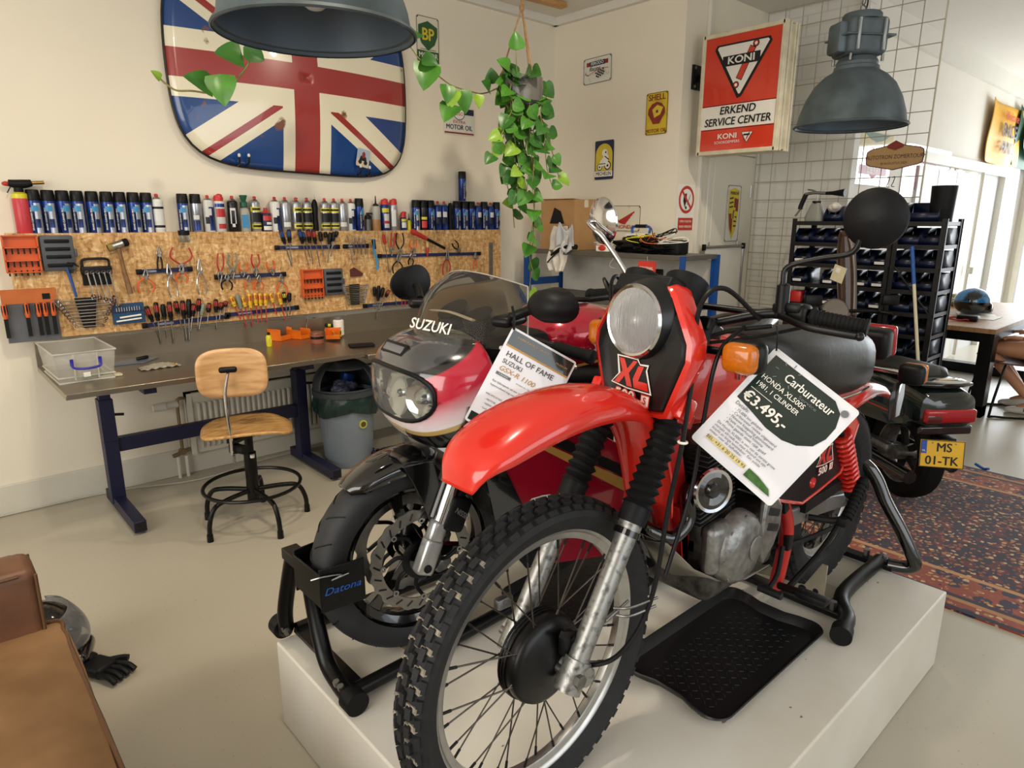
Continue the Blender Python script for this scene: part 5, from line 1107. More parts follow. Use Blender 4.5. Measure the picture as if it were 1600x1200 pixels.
# seat
se = [(.70, .99, .05, .02), (.73, .965, .10, .05), (.80, .92, .132, .09), (1.0, .885, .142, .11), (1.15, .87, .142, .112), (1.28, .86, .138, .112), (1.38, .85, .13, .10), (1.435, .845, .10, .07), (1.45, .84, .05, .03)]
MB().loft([ell_ring(a, b_, c2, d2, 28, 3.2) for a, b_, c2, d2 in se]).build('seat', M_seat, H, ang=60)
MB().tube([(.80, -.135, .83), (1.0, -.145, .79), (1.2, -.146, .78), (1.35, -.13, .775)], .004, seg=6).build('seat_trim', M_chrome, H)
# rear mudguard, tail lamp, rear indicators
loftpath([(1.20, 0, .70), (1.35, 0, .725), (1.5, 0, .745), (1.62, 0, .735), (1.74, 0, .70), (1.82, 0, .64)], [(.07, .03), (.085, .045), (.085, .05), (.08, .045), (.075, .035), (.07, .03)], arch, M_hred, 'rear_mudguard', H)
MB().rbox((1.60, 0, .835), (.14, .07, .08), .025, 3).build('tail_lamp_bracket', M_hred, H)
tl = MB().rbox((1.685, 0, .865), (.085, .14, .11), .02, 3, rotm(-8, 'Y')).build('tail_lamp_housing', M_blackp, H); MB().rbox((1.735, 0, .873), (.035, .145, .115), .015, 3, rotm(-8, 'Y')).build('tail_lamp_lens', M_taill, tl)
for s in (-1, 1):
    MB().cyl((1.60, s*.03, .79), (1.615, s*.135, .785), .008).build('indicator_stem', M_chrome, H); ib = MB().rbox((1.61, s*.175, .785), (.05, .085, .075), .022, 4).build('indicator_housing', M_blackp, H); MB().rbox((1.642, s*.175, .785), (.03, .08, .07), .014, 3).build('indicator_lens', M_amber, ib)
MB().add([(1.52, -.15, .63), (1.62, -.15, .63), (1.64, -.15, .70), (1.63, -.15, .76), (1.52, -.15, .76), (1.5, -.15, .70)], [(0, 1, 2, 3, 4, 5)]).build('smoked_guard', mat('smoked_plastic', '#2c2a28', .15, trans=.5), H, solid=.003)
# side panel
pn = [(.70, .77), (.72, .60), (.79, .555), (.94, .50), (1.05, .51), (1.20, .53), (1.27, .62), (1.30, .68), (1.26, .715), (1.13, .73), (.95, .80), (.78, .83)]
pn = [(a*1.0, b_*.97) for a, b_ in pn]
for s in (-1, 1):
    m = MB(); m.prism(pn if s < 0 else pn[::-1], (0, s*.118, 0), (1, 0, 0), (0, 0, 1), .012 if s < 0 else .012); sp_ = m.build('side_panel', M_hblk, H, bev=.005)
    MB().tube([(a, s*.13, b_) for a, b_ in pn], .0052, seg=6, n=1, closed=True).build('panel_edge', M_hred, sp_)
    MB().prism([(1.12, .70), (1.27, .62), (1.29, .665), (1.255, .70), (1.13, .715)], (0, s*.131-.0005, 0), (1, 0, 0), (0, 0, 1), .002).build('red_corner', M_hred, sp_)
    if s < 0:
        A = Art((1.07, -.1315, .61), Vector((1, 0, .0)), (0, 0, 1)); d_xl(A, 1.0); A.done(sp_, ('badge', 'badge_lettering')); MB().lathe([(.017, 0), (.016, .004), (.006, .005), (0, .001)], (1.0, -.130, .535), (0, -1, 0), 20).build('grommet', M_hred, sp_)
# frame
def fr_(name, pts, r, mt=M_hframe, n=6): return MB().tube(pts, r, seg=12, n=n).build(name, mt, H)
fr_('steering_head', [(.35, 0, .88), (.44, 0, 1.04)], .032, n=1); fr_('top_tube', [(.40, 0, .98), (.6, 0, .90), (.85, 0, .80), (1.0, 0, .78)], .024)
fr_('down_tube', [(.37, 0, .90), (.39, -.0, .78), (.415, 0, .62), (.45, 0, .45)], .024)
MB().loft([[Vector((x+dx, y, z)) for dx, y in ((-.02, -.02), (.03, -.045), (.05, -.045), (.05, .045), (.03, .045), (-.02, .02))] for x, z in ((.355, .86), (.37, .76), (.40, .66), (.43, .60))]).build('gusset', M_hframe, H, bev=.004)
MB().prism([(.43, .62), (.49, .60), (.55, .42), (.52, .385), (.455, .42)], (0, -.045, 0), (1, 0, 0), (0, 0, 1), -.004).prism([(.43, .62), (.49, .60), (.55, .42), (.52, .385), (.455, .42)], (0, .045, 0), (1, 0, 0), (0, 0, 1), .004).box((.46, 0, .5), (.03, .09, .2), rotm(-12, 'Y')).build('engine_plate', M_hframe, H, bev=.003)
for s in (-1, 1):
    fr_('rear_frame_tube', [(.74, s*.09, .80), (.79, s*.10, .66), (.86, s*.105, .52), (.93, s*.10, .38), (.915, s*.09, .2)], .021); fr_('seat_rail', [(.82, s*.09, .78), (1.1, s*.10, .77), (1.4, s*.09, .75)], .014)
    MB().rbox((.86, s*.115, .50), (.03, .02, .05), .005, 2, rotm(-20, 'Y')).rbox((.92, s*.112, .36), (.03, .02, .05), .005).build('frame_lug', M_dark, H)
    # shock
    p0, p1 = Vector((1.14, s*.135, .68)), Vector((1.34, s*.125, .40)); d = p1-p0; L = d.length; pr_ = []
    MB().cyl(p0, p1, .012).build('damper_rod', M_dark, H)
    u_, v_ = frame(d); n = 12; hx = [p0+d*(.05+.80*k/(n*10))+(u_*cos(2*pi*k/10)+v_*sin(2*pi*k/10))*.030 for k in range(n*10+1)]
    MB().tube(hx, .0062, seg=6, n=1).build('shock_spring', M_hred, H); MB().cyl(p0+d*.1, p0+d*.45, .020).build('shock_cover', M_hred, H)
    MB().cyl(p0+d*.88, p0+d*1.0, .022).build('shock_mount', M_dark, H)
    sw = MB(); sw.loft([[Vector((x, s*.085+yy, z+zz)) for yy, zz in ((-.018, -.028*k), (.018, -.028*k), (.018, .028*k), (-.018, .028*k))] for x, z, k in ((.92, .425, 1.1), (1.15, .40, 1.0), (1.38, .36, .85), (1.46, .345, .7))]); sw.build('swingarm', mat('silver_swingarm', '#8b8a87', .4, .6, var=.1), H, bev=.006)
    MB().cyl((1.37, s*.105, .37), (1.37, s*.118, .37), .014, seg=6).build('adjuster_nut', M_steel, H)
    # pegs
    MB().tube([(.90, s*.11, .22), (.88, s*.16, .235), (.86, s*.2, .25)], .012, seg=8).rbox((.86, s*.225, .25), (.038, .09, .018), .005).build('foot_peg', M_dark, H)
    pg = MB()
    for k in range(9): pg.cyl((1.10+.0105*k, s*.205, .415+.0105*k), (1.106+.0105*k, s*.205, .421+.0105*k), .017, seg=12)
    pg.cyl((1.10, s*.205, .415), (1.20, s*.205, .515), .014, seg=12); pg.build('passenger_peg_rubber', M_rubber, H); MB().tube([(1.05, s*.11, .40), (1.08, s*.17, .40), (1.10, s*.205, .415)], .011, seg=8).rbox((1.09, s*.2, .405), (.04, .03, .03), .006).build('passenger_peg_bracket', M_dark, H)
# engine
MB().rbox((.66, 0, .42), (.36, .22, .20), .03, 3).rbox((.56, 0, .50), (.16, .16, .12), .02).build('crankcase', mat('oily_cast_case', '#5d5b58', .5, .7, col2='#2c2a28', scale=30, bump=.2), H)
ax_ = Vector((-.12, 0, 1)).normalized(); c0 = Vector((.555, 0, .53)); cy = MB()
MB().cyl(c0, c0+ax_*.26, .066, seg=24).build('cylinder_barrel', M_dark, H)
for k in range(17):
    p = c0+ax_*(.02+k*.0125); w_ = .085-.0006*k*k*.2
    fin = MB().rbox(p, (w_*2, .165 if k < 10 else .18, .0035), .0017, 1, rotm(-7, 'Y')); cy.v += []; fin.build('cooling_fin', mat('fin_metal', '#4d4c4a', .5, .6, var=.25, scale=40), H)
MB().rbox(c0+ax_*.255, (.13, .14, .05), .015, 3, rotm(-7, 'Y')).build('cylinder_head', M_alu, H)
ec = MB(); C1 = Vector((.585, -.108, .465))
ec.lathe([(0, .054), (.05, .052), (.08, .046), (.097, .03), (.102, .0)], C1, (0, -1, 0), 36); ec.lathe([(0, .05), (.012, .05), (.03, .048), (.034, .056), (.03, .058), (.0, .055)], C1+Vector((.03, 0, .0)), (0, -1, 0), 24)
ec.rbox(C1+Vector((-.075, .0, .02)), (.10, .05, .14), .03, 3).rbox(C1+Vector((.03, .01, -.045)), (.15, .05, .11), .03, 3); cov = ec.build('stator_cover', M_alu, H, ang=50)
for a in range(0, 360, 45): MB().cyl(C1+Vector((.088*cos(R(a)), -.02, .088*sin(R(a)))), C1+Vector((.088*cos(R(a)), -.036, .088*sin(R(a)))), .007, seg=6).build('cover_bolt', M_steel, cov)
sp = MB(); pl = [(.67, .59), (.73, .585), (.765, .55), (.765, .49), (.735, .44), (.68, .40), (.655, .47)]
sp.prism([(a, b_-.01) for a, b_ in pl], (0, -.135, 0), (1, 0, 0), (0, 0, 1), .02); spc = sp.build('sprocket_cover', M_alu, H, bev=.006)
for z in (.535, .49): MB().rbox((.715, -.1565, z), (.06, .004, .022), .008, 2, rotm(20, 'Y')).build('cover_slot', M_black, spc)
# horn
hr = MB().lathe([(0, .0), (.054, 0), (.058, .006), (.055, .012), (.046, .010)], (.45, -.115, .66), (-.35, -1, .05), 32).build('horn_ring', M_chrome, H); MB().lathe([(.048, .010), (.036, .014), (.020, .008), (.016, .014), (0, .016)], (.45, -.115, .66), (-.35, -1, .05), 28).build('horn_face', M_blackgloss, hr); MB().lathe([(.046, 0), (.04, -.03), (0, -.03)], (.45, -.115, .66), (-.35, -1, .05), 24).build('horn_body', M_dark, hr)
# exhaust headers
for s in (-1, 1): MB().tube([(.48, s*.045-.0, .655), (.435, s*.06, .64), (.43, s*.07, .57), (.38, s*.06, .535), (.345, s*.03, .55), (.37, s*.02, .48) if s > 0 else (.33, .0, .56), (.42, .03, .42) if s > 0 else (.36, .06, .52)], .018, seg=14).build('exhaust_header', M_blackgloss, H)
MB().tube([(.42, .08, .45), (.6, .14, .36), (.9, .15, .36), (1.1, .16, .42)], .02, seg=12).build('exhaust_pipe', M_blackgloss, H); MB().tube([(1.1, .165, .43), (1.18, .17, .46), (1.5, .17, .53), (1.78, .17, .58)], lambda t: .03+.02*min(1, t*6)*(1 if t < .93 else .7), seg=18).build('silencer', M_chrome, H)
# carburettor, airbox, skid plate, gear lever, chain
MB().rbox((.70, 0, .68), (.12, .08, .1), .02).cyl((.62, 0, .68), (.8, 0, .68), .035).build('carburettor', M_dark, H); MB().rbox((.93, 0, .64), (.26, .18, .24), .03).build('airbox', M_blackp, H)
MB().loft([[Vector((x, y*k, z+abs(y)*dz)) for y in (-.12, -.07, 0, .07, .12)] for x, z, k, dz in ((.34, .52, .6, .15), (.42, .42, .85, .25), (.52, .34, 1, .4), (.66, .285, 1, .45), (.82, .27, .9, .4))], caps=False, closed=False).build('skid_plate', mat('dented_skid_plate', '#9c988c', .4, .7, var=.2, bump=.4, scale=8), H, solid=.003)
MB().tube([(.80, -.15, .40), (.74, -.17, .345), (.68, -.175, .32)], .007, seg=8).cyl((.68, -.15, .32), (.68, -.215, .32), .011).build('gear_lever', M_dark, H)
MB().torus(RA[:1]+(-.065,)+RA[2:], (0, 1, 0), .09, .006, 40, 6, flat=.6).tube([(.74, -.075, .46), (1.0, -.08, .45), (1.405, -.085, .435)], .006, seg=6, flat=1.5, n=2).tube([(.74, -.075, .40), (1.0, -.08, .31), (1.405, -.085, .255)], .006, seg=6, flat=1.5).build('chain', M_dark, H)
MB().tube([(.93, -.12, .2), (1.15, -.13, .27), (1.36, -.12, .36), (1.40, -.12, .40)], .010, seg=8).build('side_stand', M_dark, H)
# rear wheel
tyre_knobby(H, RA, .335, .228, .115, 'rear_tyre', 44); rim_ring(H, RA, .230, .205, .056, M_rimal, 'rear_rim'); spokes(H, RA, .05, .206, .03, 36, M_spoke, 'rear_spoke')
MB().lathe([(0, -.06), (.03, -.06), (.05, -.05), (.075, -.04), (.08, .0), (.06, .05), (.03, .06), (0, .06)], RA, (0, 1, 0), 36).build('rear_hub', M_dark, H); MB().cyl((1.405, -.12, .345), (1.405, .12, .345), .010).build('rear_axle', M_oldst, H)
MB().prism([(1.0, .47), (1.3, .47), (1.36, .44), (1.0, .43)], (0, -.1, 0), (1, 0, 0), (0, 0, 1), .02).build('chain_guard', M_dark, H)

# ---------------------------------------------------------------- price sheet hanging from the clutch lever
def sheet(name, label, cat, TL, TR, BL, draw, lam=.006):
    TL, TR, BL = Vector(TL), Vector(TR), Vector(BL); u = (TR-TL); w_ = u.length; u.normalize(); v = (TL-BL); v = (v-u*v.dot(u)); h_ = v.length; v.normalize()
    root = thing(name, label, cat, TL); n = u.cross(v)
    b = MB(); b.prism(rrect(w_+lam*2, h_+lam*2, .008), u*(w_/2)-v*(h_/2)-n*.0006, u, v, .0008); b.build('laminate', mat('laminated_film', '#e4e6ea', .08, var=.01, coat=1.), root)
    b = MB(); b.keep = True; b.add([-v*h_+n*.0004, u*w_-v*h_+n*.0004, u*w_+n*.0004, n*.0004], [(0, 1, 2, 3)]); sh = b.build('paper', mat('white_paper', '#e8e8ee', .12, var=.01, coat=.8), root)
    A = Art(n*.0006, u, v); draw(A, w_, h_); A.done(sh, ('print', 'text')); return root
M_dkgreen = mat('print_dark_green', '#202e2a', .12, var=.05, coat=.8); M_gold = mat('print_gold', '#c89a4e', .3); M_txt = mat('print_grey', '#4a4c50', .4)
def ray_at(u, v, d): return EYE+unp(u, v)*d
def d_price(A, w, h):
    k = h
    A.P([(w*.03, -h*.03), (w*.78, -h*.03), (w*.90, -h*.09), (w*.96, -h*.20), (w*.965, -h*.32), (w*.92, -h*.43), (w*.80, -h*.51), (w*.66, -h*.55), (w*.46, -h*.555), (w*.2, -h*.52), (w*.03, -h*.505)], M_dkgreen)
    for q in range(8): c, s = cos(R(q*45)), sin(R(q*45)); A.L([(w*.26+.022*c, -h*.11+.022*s), (w*.26+.03*c, -h*.11+.03*s)], .002, M_grey)
    A.T('Carburateur', w*.55, -h*.125, .105*k, M_white, .88, .012); A.T('Service', w*.60, -h*.19, .04*k, M_grey, 1.5, .0)
    A.T('HONDA XL500S', w*.07, -h*.235, .062*k, M_white, .95, .008, align='LEFT'); A.T('1981, 1 CILINDER', w*.07, -h*.305, .058*k, M_white, .95, .008, align='LEFT'); A.Rc(w*.20, -h*.365, w*.27, .0012, M_white)
    A.T('\u20ac3.495,-', w*.06, -h*.445, .125*k, M_white, 1.0, .03, align='LEFT')
    A.T('Details:', w*.06, -h*.545, .045*k, M_txt, 1, 0, align='LEFT')
    for i, s in enumerate(('- 75.000 km gelopen', '- Carburateur revisie uitgevoerd', '- Nieuwe koppeling gemonteerd', '- Vaste onderhoud historie', '- Prima gaande staat; rijdt goed')): A.T(s, w*.10, -h*(.59+.034*i), .034*k, M_txt, 1.0, 0, align='LEFT')
    for i, s in enumerate(('De Honda XL500S is een van de eerste grote', 'viertakt allroads en staat bekend om zijn', 'kracht en lange levensduur. Een solide', 'motor voor de liefhebber.')): A.T(s, w*.06, -h*(.768+.032*i), .032*k, M_txt, 1.0, 0, align='LEFT')
    A.Rc(w*.33, -h*.915, w*.5, h*.04, mat('print_cream', '#e4d28c', .2)); A.T('BEL: +31 6 20 25 19 93', w*.33, -h*.915, .038*k, M_txt, 1.1, .004)
    A.P([(w*.62, -h*.97), (w*.95, -h*.97), (w*.9, -h*.925), (w*.75, -h*.90), (w*.62, -h*.895)], mat('print_leaf_green', '#4c7a3c', .3, var=.3, scale=60)); A.C(w*.93, -h*.07, .008, M_grey)
TL, TR, BL = ray_at(1213, 548, 1.47), ray_at(1338, 645, 1.40), ray_at(1087, 685, 1.48)
ps_ = sheet('price_sheet', 'laminated sheet reading Carburateur Service HONDA XL500S, hanging by one corner from the clutch lever', 'sign', TL, TR, BL, d_price)
MB().tube([TL-TL+Vector((0, 0, 0)), Vector((.0, .0, .03)), Vector((-.0, .005, .055))], .002, seg=6).build('tie', M_blackp, ps_)

# ---------------------------------------------------------------- red, black and white sports motorcycle
M_sred = mat('crimson_metallic', '#b31430', .2, .25, coat=1., var=.05, scale=60); M_sgrey = mat('dark_grey_fairing', '#46474b', .28, .3, coat=.6, var=.04); M_screen = mat('clear_screen', '#cfc8bb', .03, trans=.96, ior=1.12, var=.0)
def fairing_mat():
    m = bpy.data.materials.new('striped_fairing_paint'); m.use_nodes = True; nt = m.node_tree; N, L = nt.nodes, nt.links; b = N['Principled BSDF']; b.inputs['Roughness'].default_value = .2; b.inputs['Coat Weight'].default_value = 1; b.inputs['Coat Roughness'].default_value = .04
    tc = N.new('ShaderNodeTexCoord'); sp = N.new('ShaderNodeSeparateXYZ'); L.new(tc.outputs['Object'], sp.inputs[0])
    a = N.new('ShaderNodeMath'); a.operation = 'MULTIPLY_ADD'; a.inputs[1].default_value = -.55; L.new(sp.outputs['X'], a.inputs[0]); L.new(sp.outputs['Z'], a.inputs[2])
    mr = N.new('ShaderNodeMapRange'); mr.inputs[1].default_value = .5; mr.inputs[2].default_value = 1.0; L.new(a.outputs[0], mr.inputs[0])
    rp = N.new('ShaderNodeValToRGB'); e = rp.color_ramp.elements; e[0].position = 0; e[0].color = (*lin('#0c0c0e'), 1); e[1].position = 1; e[1].color = (*lin('#47484c'), 1)
    for p, c in ((.395, '#0c0c0e'), (.40, '#b99b5c'), (.43, '#b99b5c'), (.435, '#e6e0e2'), (.50, '#dfc3ca'), (.60, '#c0203c'), (.74, '#b31430'), (.745, '#141416'), (.775, '#141416'), (.78, '#47484c')):
        k = e.new(p); k.color = (*lin(c), 1)
    L.new(mr.outputs[0], rp.inputs[0]); L.new(rp.outputs[0], b.inputs['Base Color']); return m
M_fair = fairing_mat()
S = thing('sports_motorcycle', 'crimson, black and white faired sports motorcycle with clear screen, held by a wheel stand', 'motorcycle', (1.040, 1.599, PZ+.001), rz=R(-6)); S.scale = (1.035, 1.035, 1.035)
SA = Vector((0, 0, .30)); SW = Matrix.Rotation(R(-4), 3, 'Z'); AX = SW @ Vector((0, 1, 0))
# front wheel
prof = [(.222, -.05), (.235, -.056), (.26, -.062), (.28, -.055), (.293, -.035), (.3, -.012), (.3, .012), (.293, .035), (.28, .055), (.26, .062), (.235, .056), (.222, .05)]
ty = MB().lathe(prof, SA, AX, 96).build('front_tyre', mat('road_tyre_rubber', '#2b2c2f', .62, var=.15, scale=20), S); gv = MB()
def grooves(par, c, ax, prof_fn, n, name='tread_groove'):
    u, v = frame(ax); g = MB()
    for i in range(n):
        for s in (-1, 1):
            pts = []
            for q in range(7):
                t = q/6; y = s*(.006+.05*t); a = 2*pi*(i+(.5 if s > 0 else 0))/n+.16*t*(1-.5*t)+(.05 if t > .6 else 0)*(t-.6)*2; rr_ = prof_fn(abs(y))+.0006; pts.append(c+(u*cos(a)+v*sin(a))*rr_+ax*y)
            g.tube(pts, .0022, seg=4, n=1)
    return g.build(name, M_black, par)
pf = lambda y: .3 if y < .012 else .3-.007*((y-.012)/.023)**1.5 if y < .035 else .293-.013*(y-.035)/.02 if y < .055 else .28
grooves(ty, SA, AX, pf, 22)
rim = MB().lathe([(.222, -.048), (.226, -.048), (.222, -.040), (.208, -.034), (.196, -.028), (.192, 0), (.196, .028), (.208, .034), (.222, .040), (.226, .048), (.222, .048), (.205, .02), (.2, 0), (.205, -.02)], SA, AX, 80, closed=True).build('front_rim', M_blackgloss, S)
for k in range(3):
    a = 2*pi*k/3+R(193); u, v = frame(AX); d = u*cos(a)+v*sin(a); tq = AX.cross(d)
    m = MB(); m.loft([[SA+d*r+AX*y*w_+tq*z*w2 for y, z in ((-1, -1), (1, -1), (1, 1), (-1, 1))] for r, w_, w2 in ((.03, .03, .03), (.1, .018, .017), (.16, .014, .016), (.2, .02, .024))]); m.build('wheel_spoke', M_blackgloss, rim, bev=.004)
MB().cyl(SA-AX*.055, SA+AX*.055, .038, seg=24).build('front_hub', M_blackgloss, S)
def disc(par, c, ax, Ro, side):
    # petal disc with slots, drawn as a lathe-like ring with wavy outer edge
    u, v = frame(ax); n = 180; m = MB(); f = lambda a, r: c+(u*cos(a)+v*sin(a))*r
    ro = lambda a: Ro-.006*max(0, cos(a*12))**2+.002*sin(a*24)
    rings = []
    for off in (-.0022, .0022):
        rings.append([f(2*pi*i/n, Ro-.036)+ax*off for i in range(n)]); rings.append([f(2*pi*i/n, ro(2*pi*i/n))+ax*off for i in range(n)])
    m.loft([rings[0], rings[1], rings[3], rings[2], rings[0]], caps=False); o = m.build('brake_disc', mat('worn_disc_steel', '#8e8c88', .3, .85, var=.12, scale=30), par)
    s = MB()
    for i in range(24):
        a = 2*pi*i/24; r0 = Ro-.028; p0, p1 = f(a, r0), f(a+.09, Ro-.010); s.tube([p0+ax*side*.0026, p1+ax*side*.0026], .0026, seg=5, n=1)
    s.build('disc_slot', M_black, o)
    cr = MB()
    for i in range(n_ := 8):
        a = 2*pi*i/8; cr.tube([f(a, Ro-.040), f(a+.25, Ro-.075), f(a+.3, .05)], .006, seg=6)
    cr.lathe([(.06, -.006), (.06, .006), (.04, .006), (.04, -.006)], c, ax, 40, closed=True); cr.build('disc_carrier', M_blackmetal, o)
    for i in range(8): a = 2*pi*i/8; MB().lathe([(.0085, 0), (.0085, .006), (.0045, .006), (.0045, 0)], f(a, Ro-.038)+ax*side*.001, ax*side, 14).build('disc_button', M_steel, o)
disc(S, SA-AX*.062, AX, .158, -1); disc(S, SA+AX*.062, AX, .158, 1)
SD = Vector((.40, 0, .916)).normalized()
def sf(l, y): return SA+Vector((-.012, 0, 0))+SW @ Vector((0, y, 0))+SD*l
for y in (-.105, .105):
    lg_ = MB(); lg_.rbox(sf(.03, y), (.055, .045, .11), .012, 3, Matrix.Rotation(math.atan2(.40, .916), 3, 'Y')).rbox(sf(.105, y), (.05, .042, .07), .014, 3, Matrix.Rotation(math.atan2(.40, .916), 3, 'Y')); l_ = lg_.build('fork_bottom', mat('satin_alloy', '#b6b7b8', .3, .7, var=.05), S)
    MB().cyl(sf(.0, y)+AX*(-.02 if y < 0 else .02), sf(.0, y)+AX*(-.026 if y < 0 else .026), .012, seg=18).build('axle_bolt', M_dark, l_)
    MB().cyl(sf(.13, y), sf(.25, y), .021, seg=20).build('fork_chrome_tube', M_chrome, S); MB().cyl(sf(.245, y), sf(.62, y), .027, seg=20).cyl(sf(.245, y), sf(.275, y), .030, seg=20).build('fork_outer_tube', mat('satin_alloy', '#b6b7b8'), S)
    MB().rbox(sf(.10, y*.98)+Vector((.06, 0, .045)), (.075, .06, .105), .016, 3, rotm(24, 'Y')).rbox(sf(.16, y)+Vector((.045, 0, .03)), (.03, .03, .12), .008, 2, rotm(40, 'Y')).build('brake_caliper', M_matblack, S)
    MB().tube([sf(.2, y)+Vector((.07, 0, 0)), sf(.26, y*1.25)+Vector((.09, 0, 0)), sf(.36, y*1.1)+Vector((.08, 0, 0)), sf(.5, y)], .006, seg=8).build('brake_hose', M_blackp, S)
A = Art(SA+SW @ Vector((.095, -.140, .145)), Vector((.75, 0, -.65)), Vector((.65, 0, .75))); A.T('NISSIN', 0, 0, .022, M_grey, .9, .01); A.done(S, ('caliper_print', 'caliper_lettering'))
# front mudguard
pth = [(R(a)) for a in (130, 124, 114, 104, 94, 84, 72, 60, 48)]
loftpath([SA+Vector((.325*cos(a), 0, .325*sin(a))) for a in pth], [(.035, .02), (.06, .035), (.07, .045), (.074, .05), (.076, .055), (.078, .06), (.078, .055), (.07, .04), (.05, .02)], arch, M_blackgloss, 'front_mudguard', S)
for s in (-1, 1):
    m = MB(); m.loft([[SA+Vector((x, s*(.084+dy), z)) for x, dy in ((x0, 0), (x0, .008), (x1, .008), (x1, 0))] for x0, x1, z in ((-.07, .14, .305), (-.04, .13, .25), (-.01, .10, .18), (.015, .085, .10), (.035, .07, .06))]); m.build('mudguard_stay', M_blackgloss, S, bev=.003)
    MB().cyl(SA+Vector((.062, s*.092, .10)), SA+Vector((.062, s*.098, .10)), .009, seg=14).build('stay_bolt', M_steel, S)
# nose fairing
CX, CZ, rx, ry, rz_ = .295, .795, .355, .262, .235
def RZ_(s): return .168 if s > 0 else .205
def nose(a, f):  # a around the nose, f 0 tip .. 1 edge
    t = f*R(88); d = Vector((-cos(t), -sin(t)*sin(a), sin(t)*cos(a))); n = 3
    q = (abs(d.x)**n+abs(d.y)**n+abs(d.z)**n)**(-1/n); p = d*q
    y, z = p.y*ry, CZ+p.z*RZ_(p.z); x = CX+p.x*rx
    y *= 1-.30*max(0, (CZ-.03-z)/rz_)**1.3; x += .22*max(0, z-.93)+.10*max(0, CZ-z)
    return Vector((x, y, z))
def edge(a):  # how far back the shell reaches around the section
    c = cos(a); return .60+.10*abs(sin(a))+.12*c if c > 0 else .60-.06*(-c)
LOUT = []
for i in range(40):
    a = 2*pi*i/40; c, s_ = cos(a), sin(a); q = (abs(c)**3.2+abs(s_)**3.2)**(-1/3.2); z = .795+s_*q*.070+.006*(abs(c)*q)**2; w_ = .182-.30*max(0, .79-z)-.25*max(0, z-.83); LOUT.append((c*q*w_, z))
def inlamp(y, z):
    r = False
    for (x0, y0), (x1, y1) in zip(LOUT, LOUT[1:]+LOUT[:1]):
        if (y0 > z) != (y1 > z) and y < (x1-x0)*(z-y0)/(y1-y0)+x0: r = not r
    return r
n = 120; m = MB(); m.loft([[nose(2*pi*j/n, (i/44)*edge(2*pi*j/n)+.001) for j in range(n)] for i in range(45)], caps=False)
kf = [k for k, f in enumerate(m.f) if not inlamp(sum(m.v[i][1] for i in f)/4, sum(m.v[i][2] for i in f)/4)]; m.f = [m.f[k] for k in kf]; m.mi = [0]*len(m.f)
m.build('nose_fairing', M_fair, S, solid=.006, ang=60, off=-1)
# headlamp set in the nose: dark bowl, two reflectors, clear cover
def nz(y, z, off=0.):
    Y = y/(1-.30*max(0, (CZ-.03-z)/rz_)**1.3); q = 1-abs(Y/ry)**3-abs((z-CZ)/RZ_(z-CZ))**3; x = CX-rx*max(q, .02)**(1/3)+.22*max(0, z-.93)+.10*max(0, CZ-z); return Vector((x-off, y, z))
lo = LOUT
m = MB(); ctr = (0, .79); m.loft([[nz(ctr[0]+(y-ctr[0])*k, ctr[1]+(z-ctr[1])*k, .002-.065*(1-k**4)) for y, z in lo] for k in (1.0, .97, .9, .8, .6, .4, .2, .02)], caps=False); bw = m.build('lamp_bowl', mat('lamp_bowl_grey', '#6e7275', .25, .7, var=.1), S, ang=60)
m = MB(); m.loft([[nz(ctr[0]+(y-ctr[0])*k, ctr[1]+(z-ctr[1])*k, .004) for y, z in lo] for k in (1.0, .8, .6, .4, .2, .02)], caps=False); m.build('lamp_cover', mat('smoked_clear_cover', '#e9ebe9', .03, trans=.95, ior=1.15, var=0), S, ang=60, solid=.002)
MB().tube([nz(y, z, .001) for y, z in lo], .0065, seg=6, n=1, closed=True).build('lamp_seal', M_blackp, S)
for s, rr in ((-.112, .048), (.112, .048), (-.012, .062)):
    c = nz(s, .79, -.030); MB().lathe([(rr, .006), (rr*.8, .0), (rr*.4, -.003), (.012, -.002), (.010, .008), (0, .009)], c, (-1, s*3.0, .05), 28).build('reflector', M_reflect, bw)
# intake slot above the lamp
c = nz(0.03, .908, .002); MB().rbox(c, (.008, .11, .024), .004, 3, Matrix.Rotation(R(40), 3, 'Y')).build('intake_slot', M_grey, S); MB().rbox(c+Vector((.002, 0, 0)), (.008, .13, .038), .004, 3, Matrix.Rotation(R(40), 3, 'Y')).build('slot_surround', M_blackp, S)
# screen
def scr(u, v):
    U = (u-.5)*2; b = Vector((.040+.19*abs(U)**1.9, .252*U, .925-.006*abs(U))); tp = Vector((.205+.055*U*U, .212*U, 1.112-.03*U*U))
    p = b.lerp(tp, v); p.z += .035*sin(pi*v)*(1-.4*abs(U)); p.x -= .03*sin(pi*v)*(1-U*U); return p
MB().grid(scr, 28, 16).build('screen', M_screen, S, ang=80)
sc_ = [o for o in S.children if o.name.startswith('screen')][0]
MB().tube([scr(i/28, 1) for i in range(29)], .002, seg=6, n=1).tube([scr(1, i/16) for i in range(17)], .002, seg=6, n=1).tube([scr(0, i/16) for i in range(17)], .002, seg=6, n=1).build('screen_edge', mat('screen_edge_glass', '#a9a39a', .2), sc_)
for u in (.08, .2, .34, .5, .66, .8, .92): MB().ell(scr(u, .02)+Vector((-.004, 0, .0)), (.006, .006, .006), seg=10, rings=6).build('screen_bolt', M_white, sc_)
o_ = scr(.42, .12); uu = (scr(.30, .12)-scr(.54, .12)).normalized(); vv = (scr(.42, .3)-scr(.42, .05)).normalized(); vv = (vv-uu*vv.dot(uu)).normalized()
A = Art(o_+uu.cross(vv)*.004, uu, vv); A.T('SUZUKI', 0, .012, .042, M_white, 1.1, .02, .15); A.done(sc_, ('screen_mark', 'lettering'))
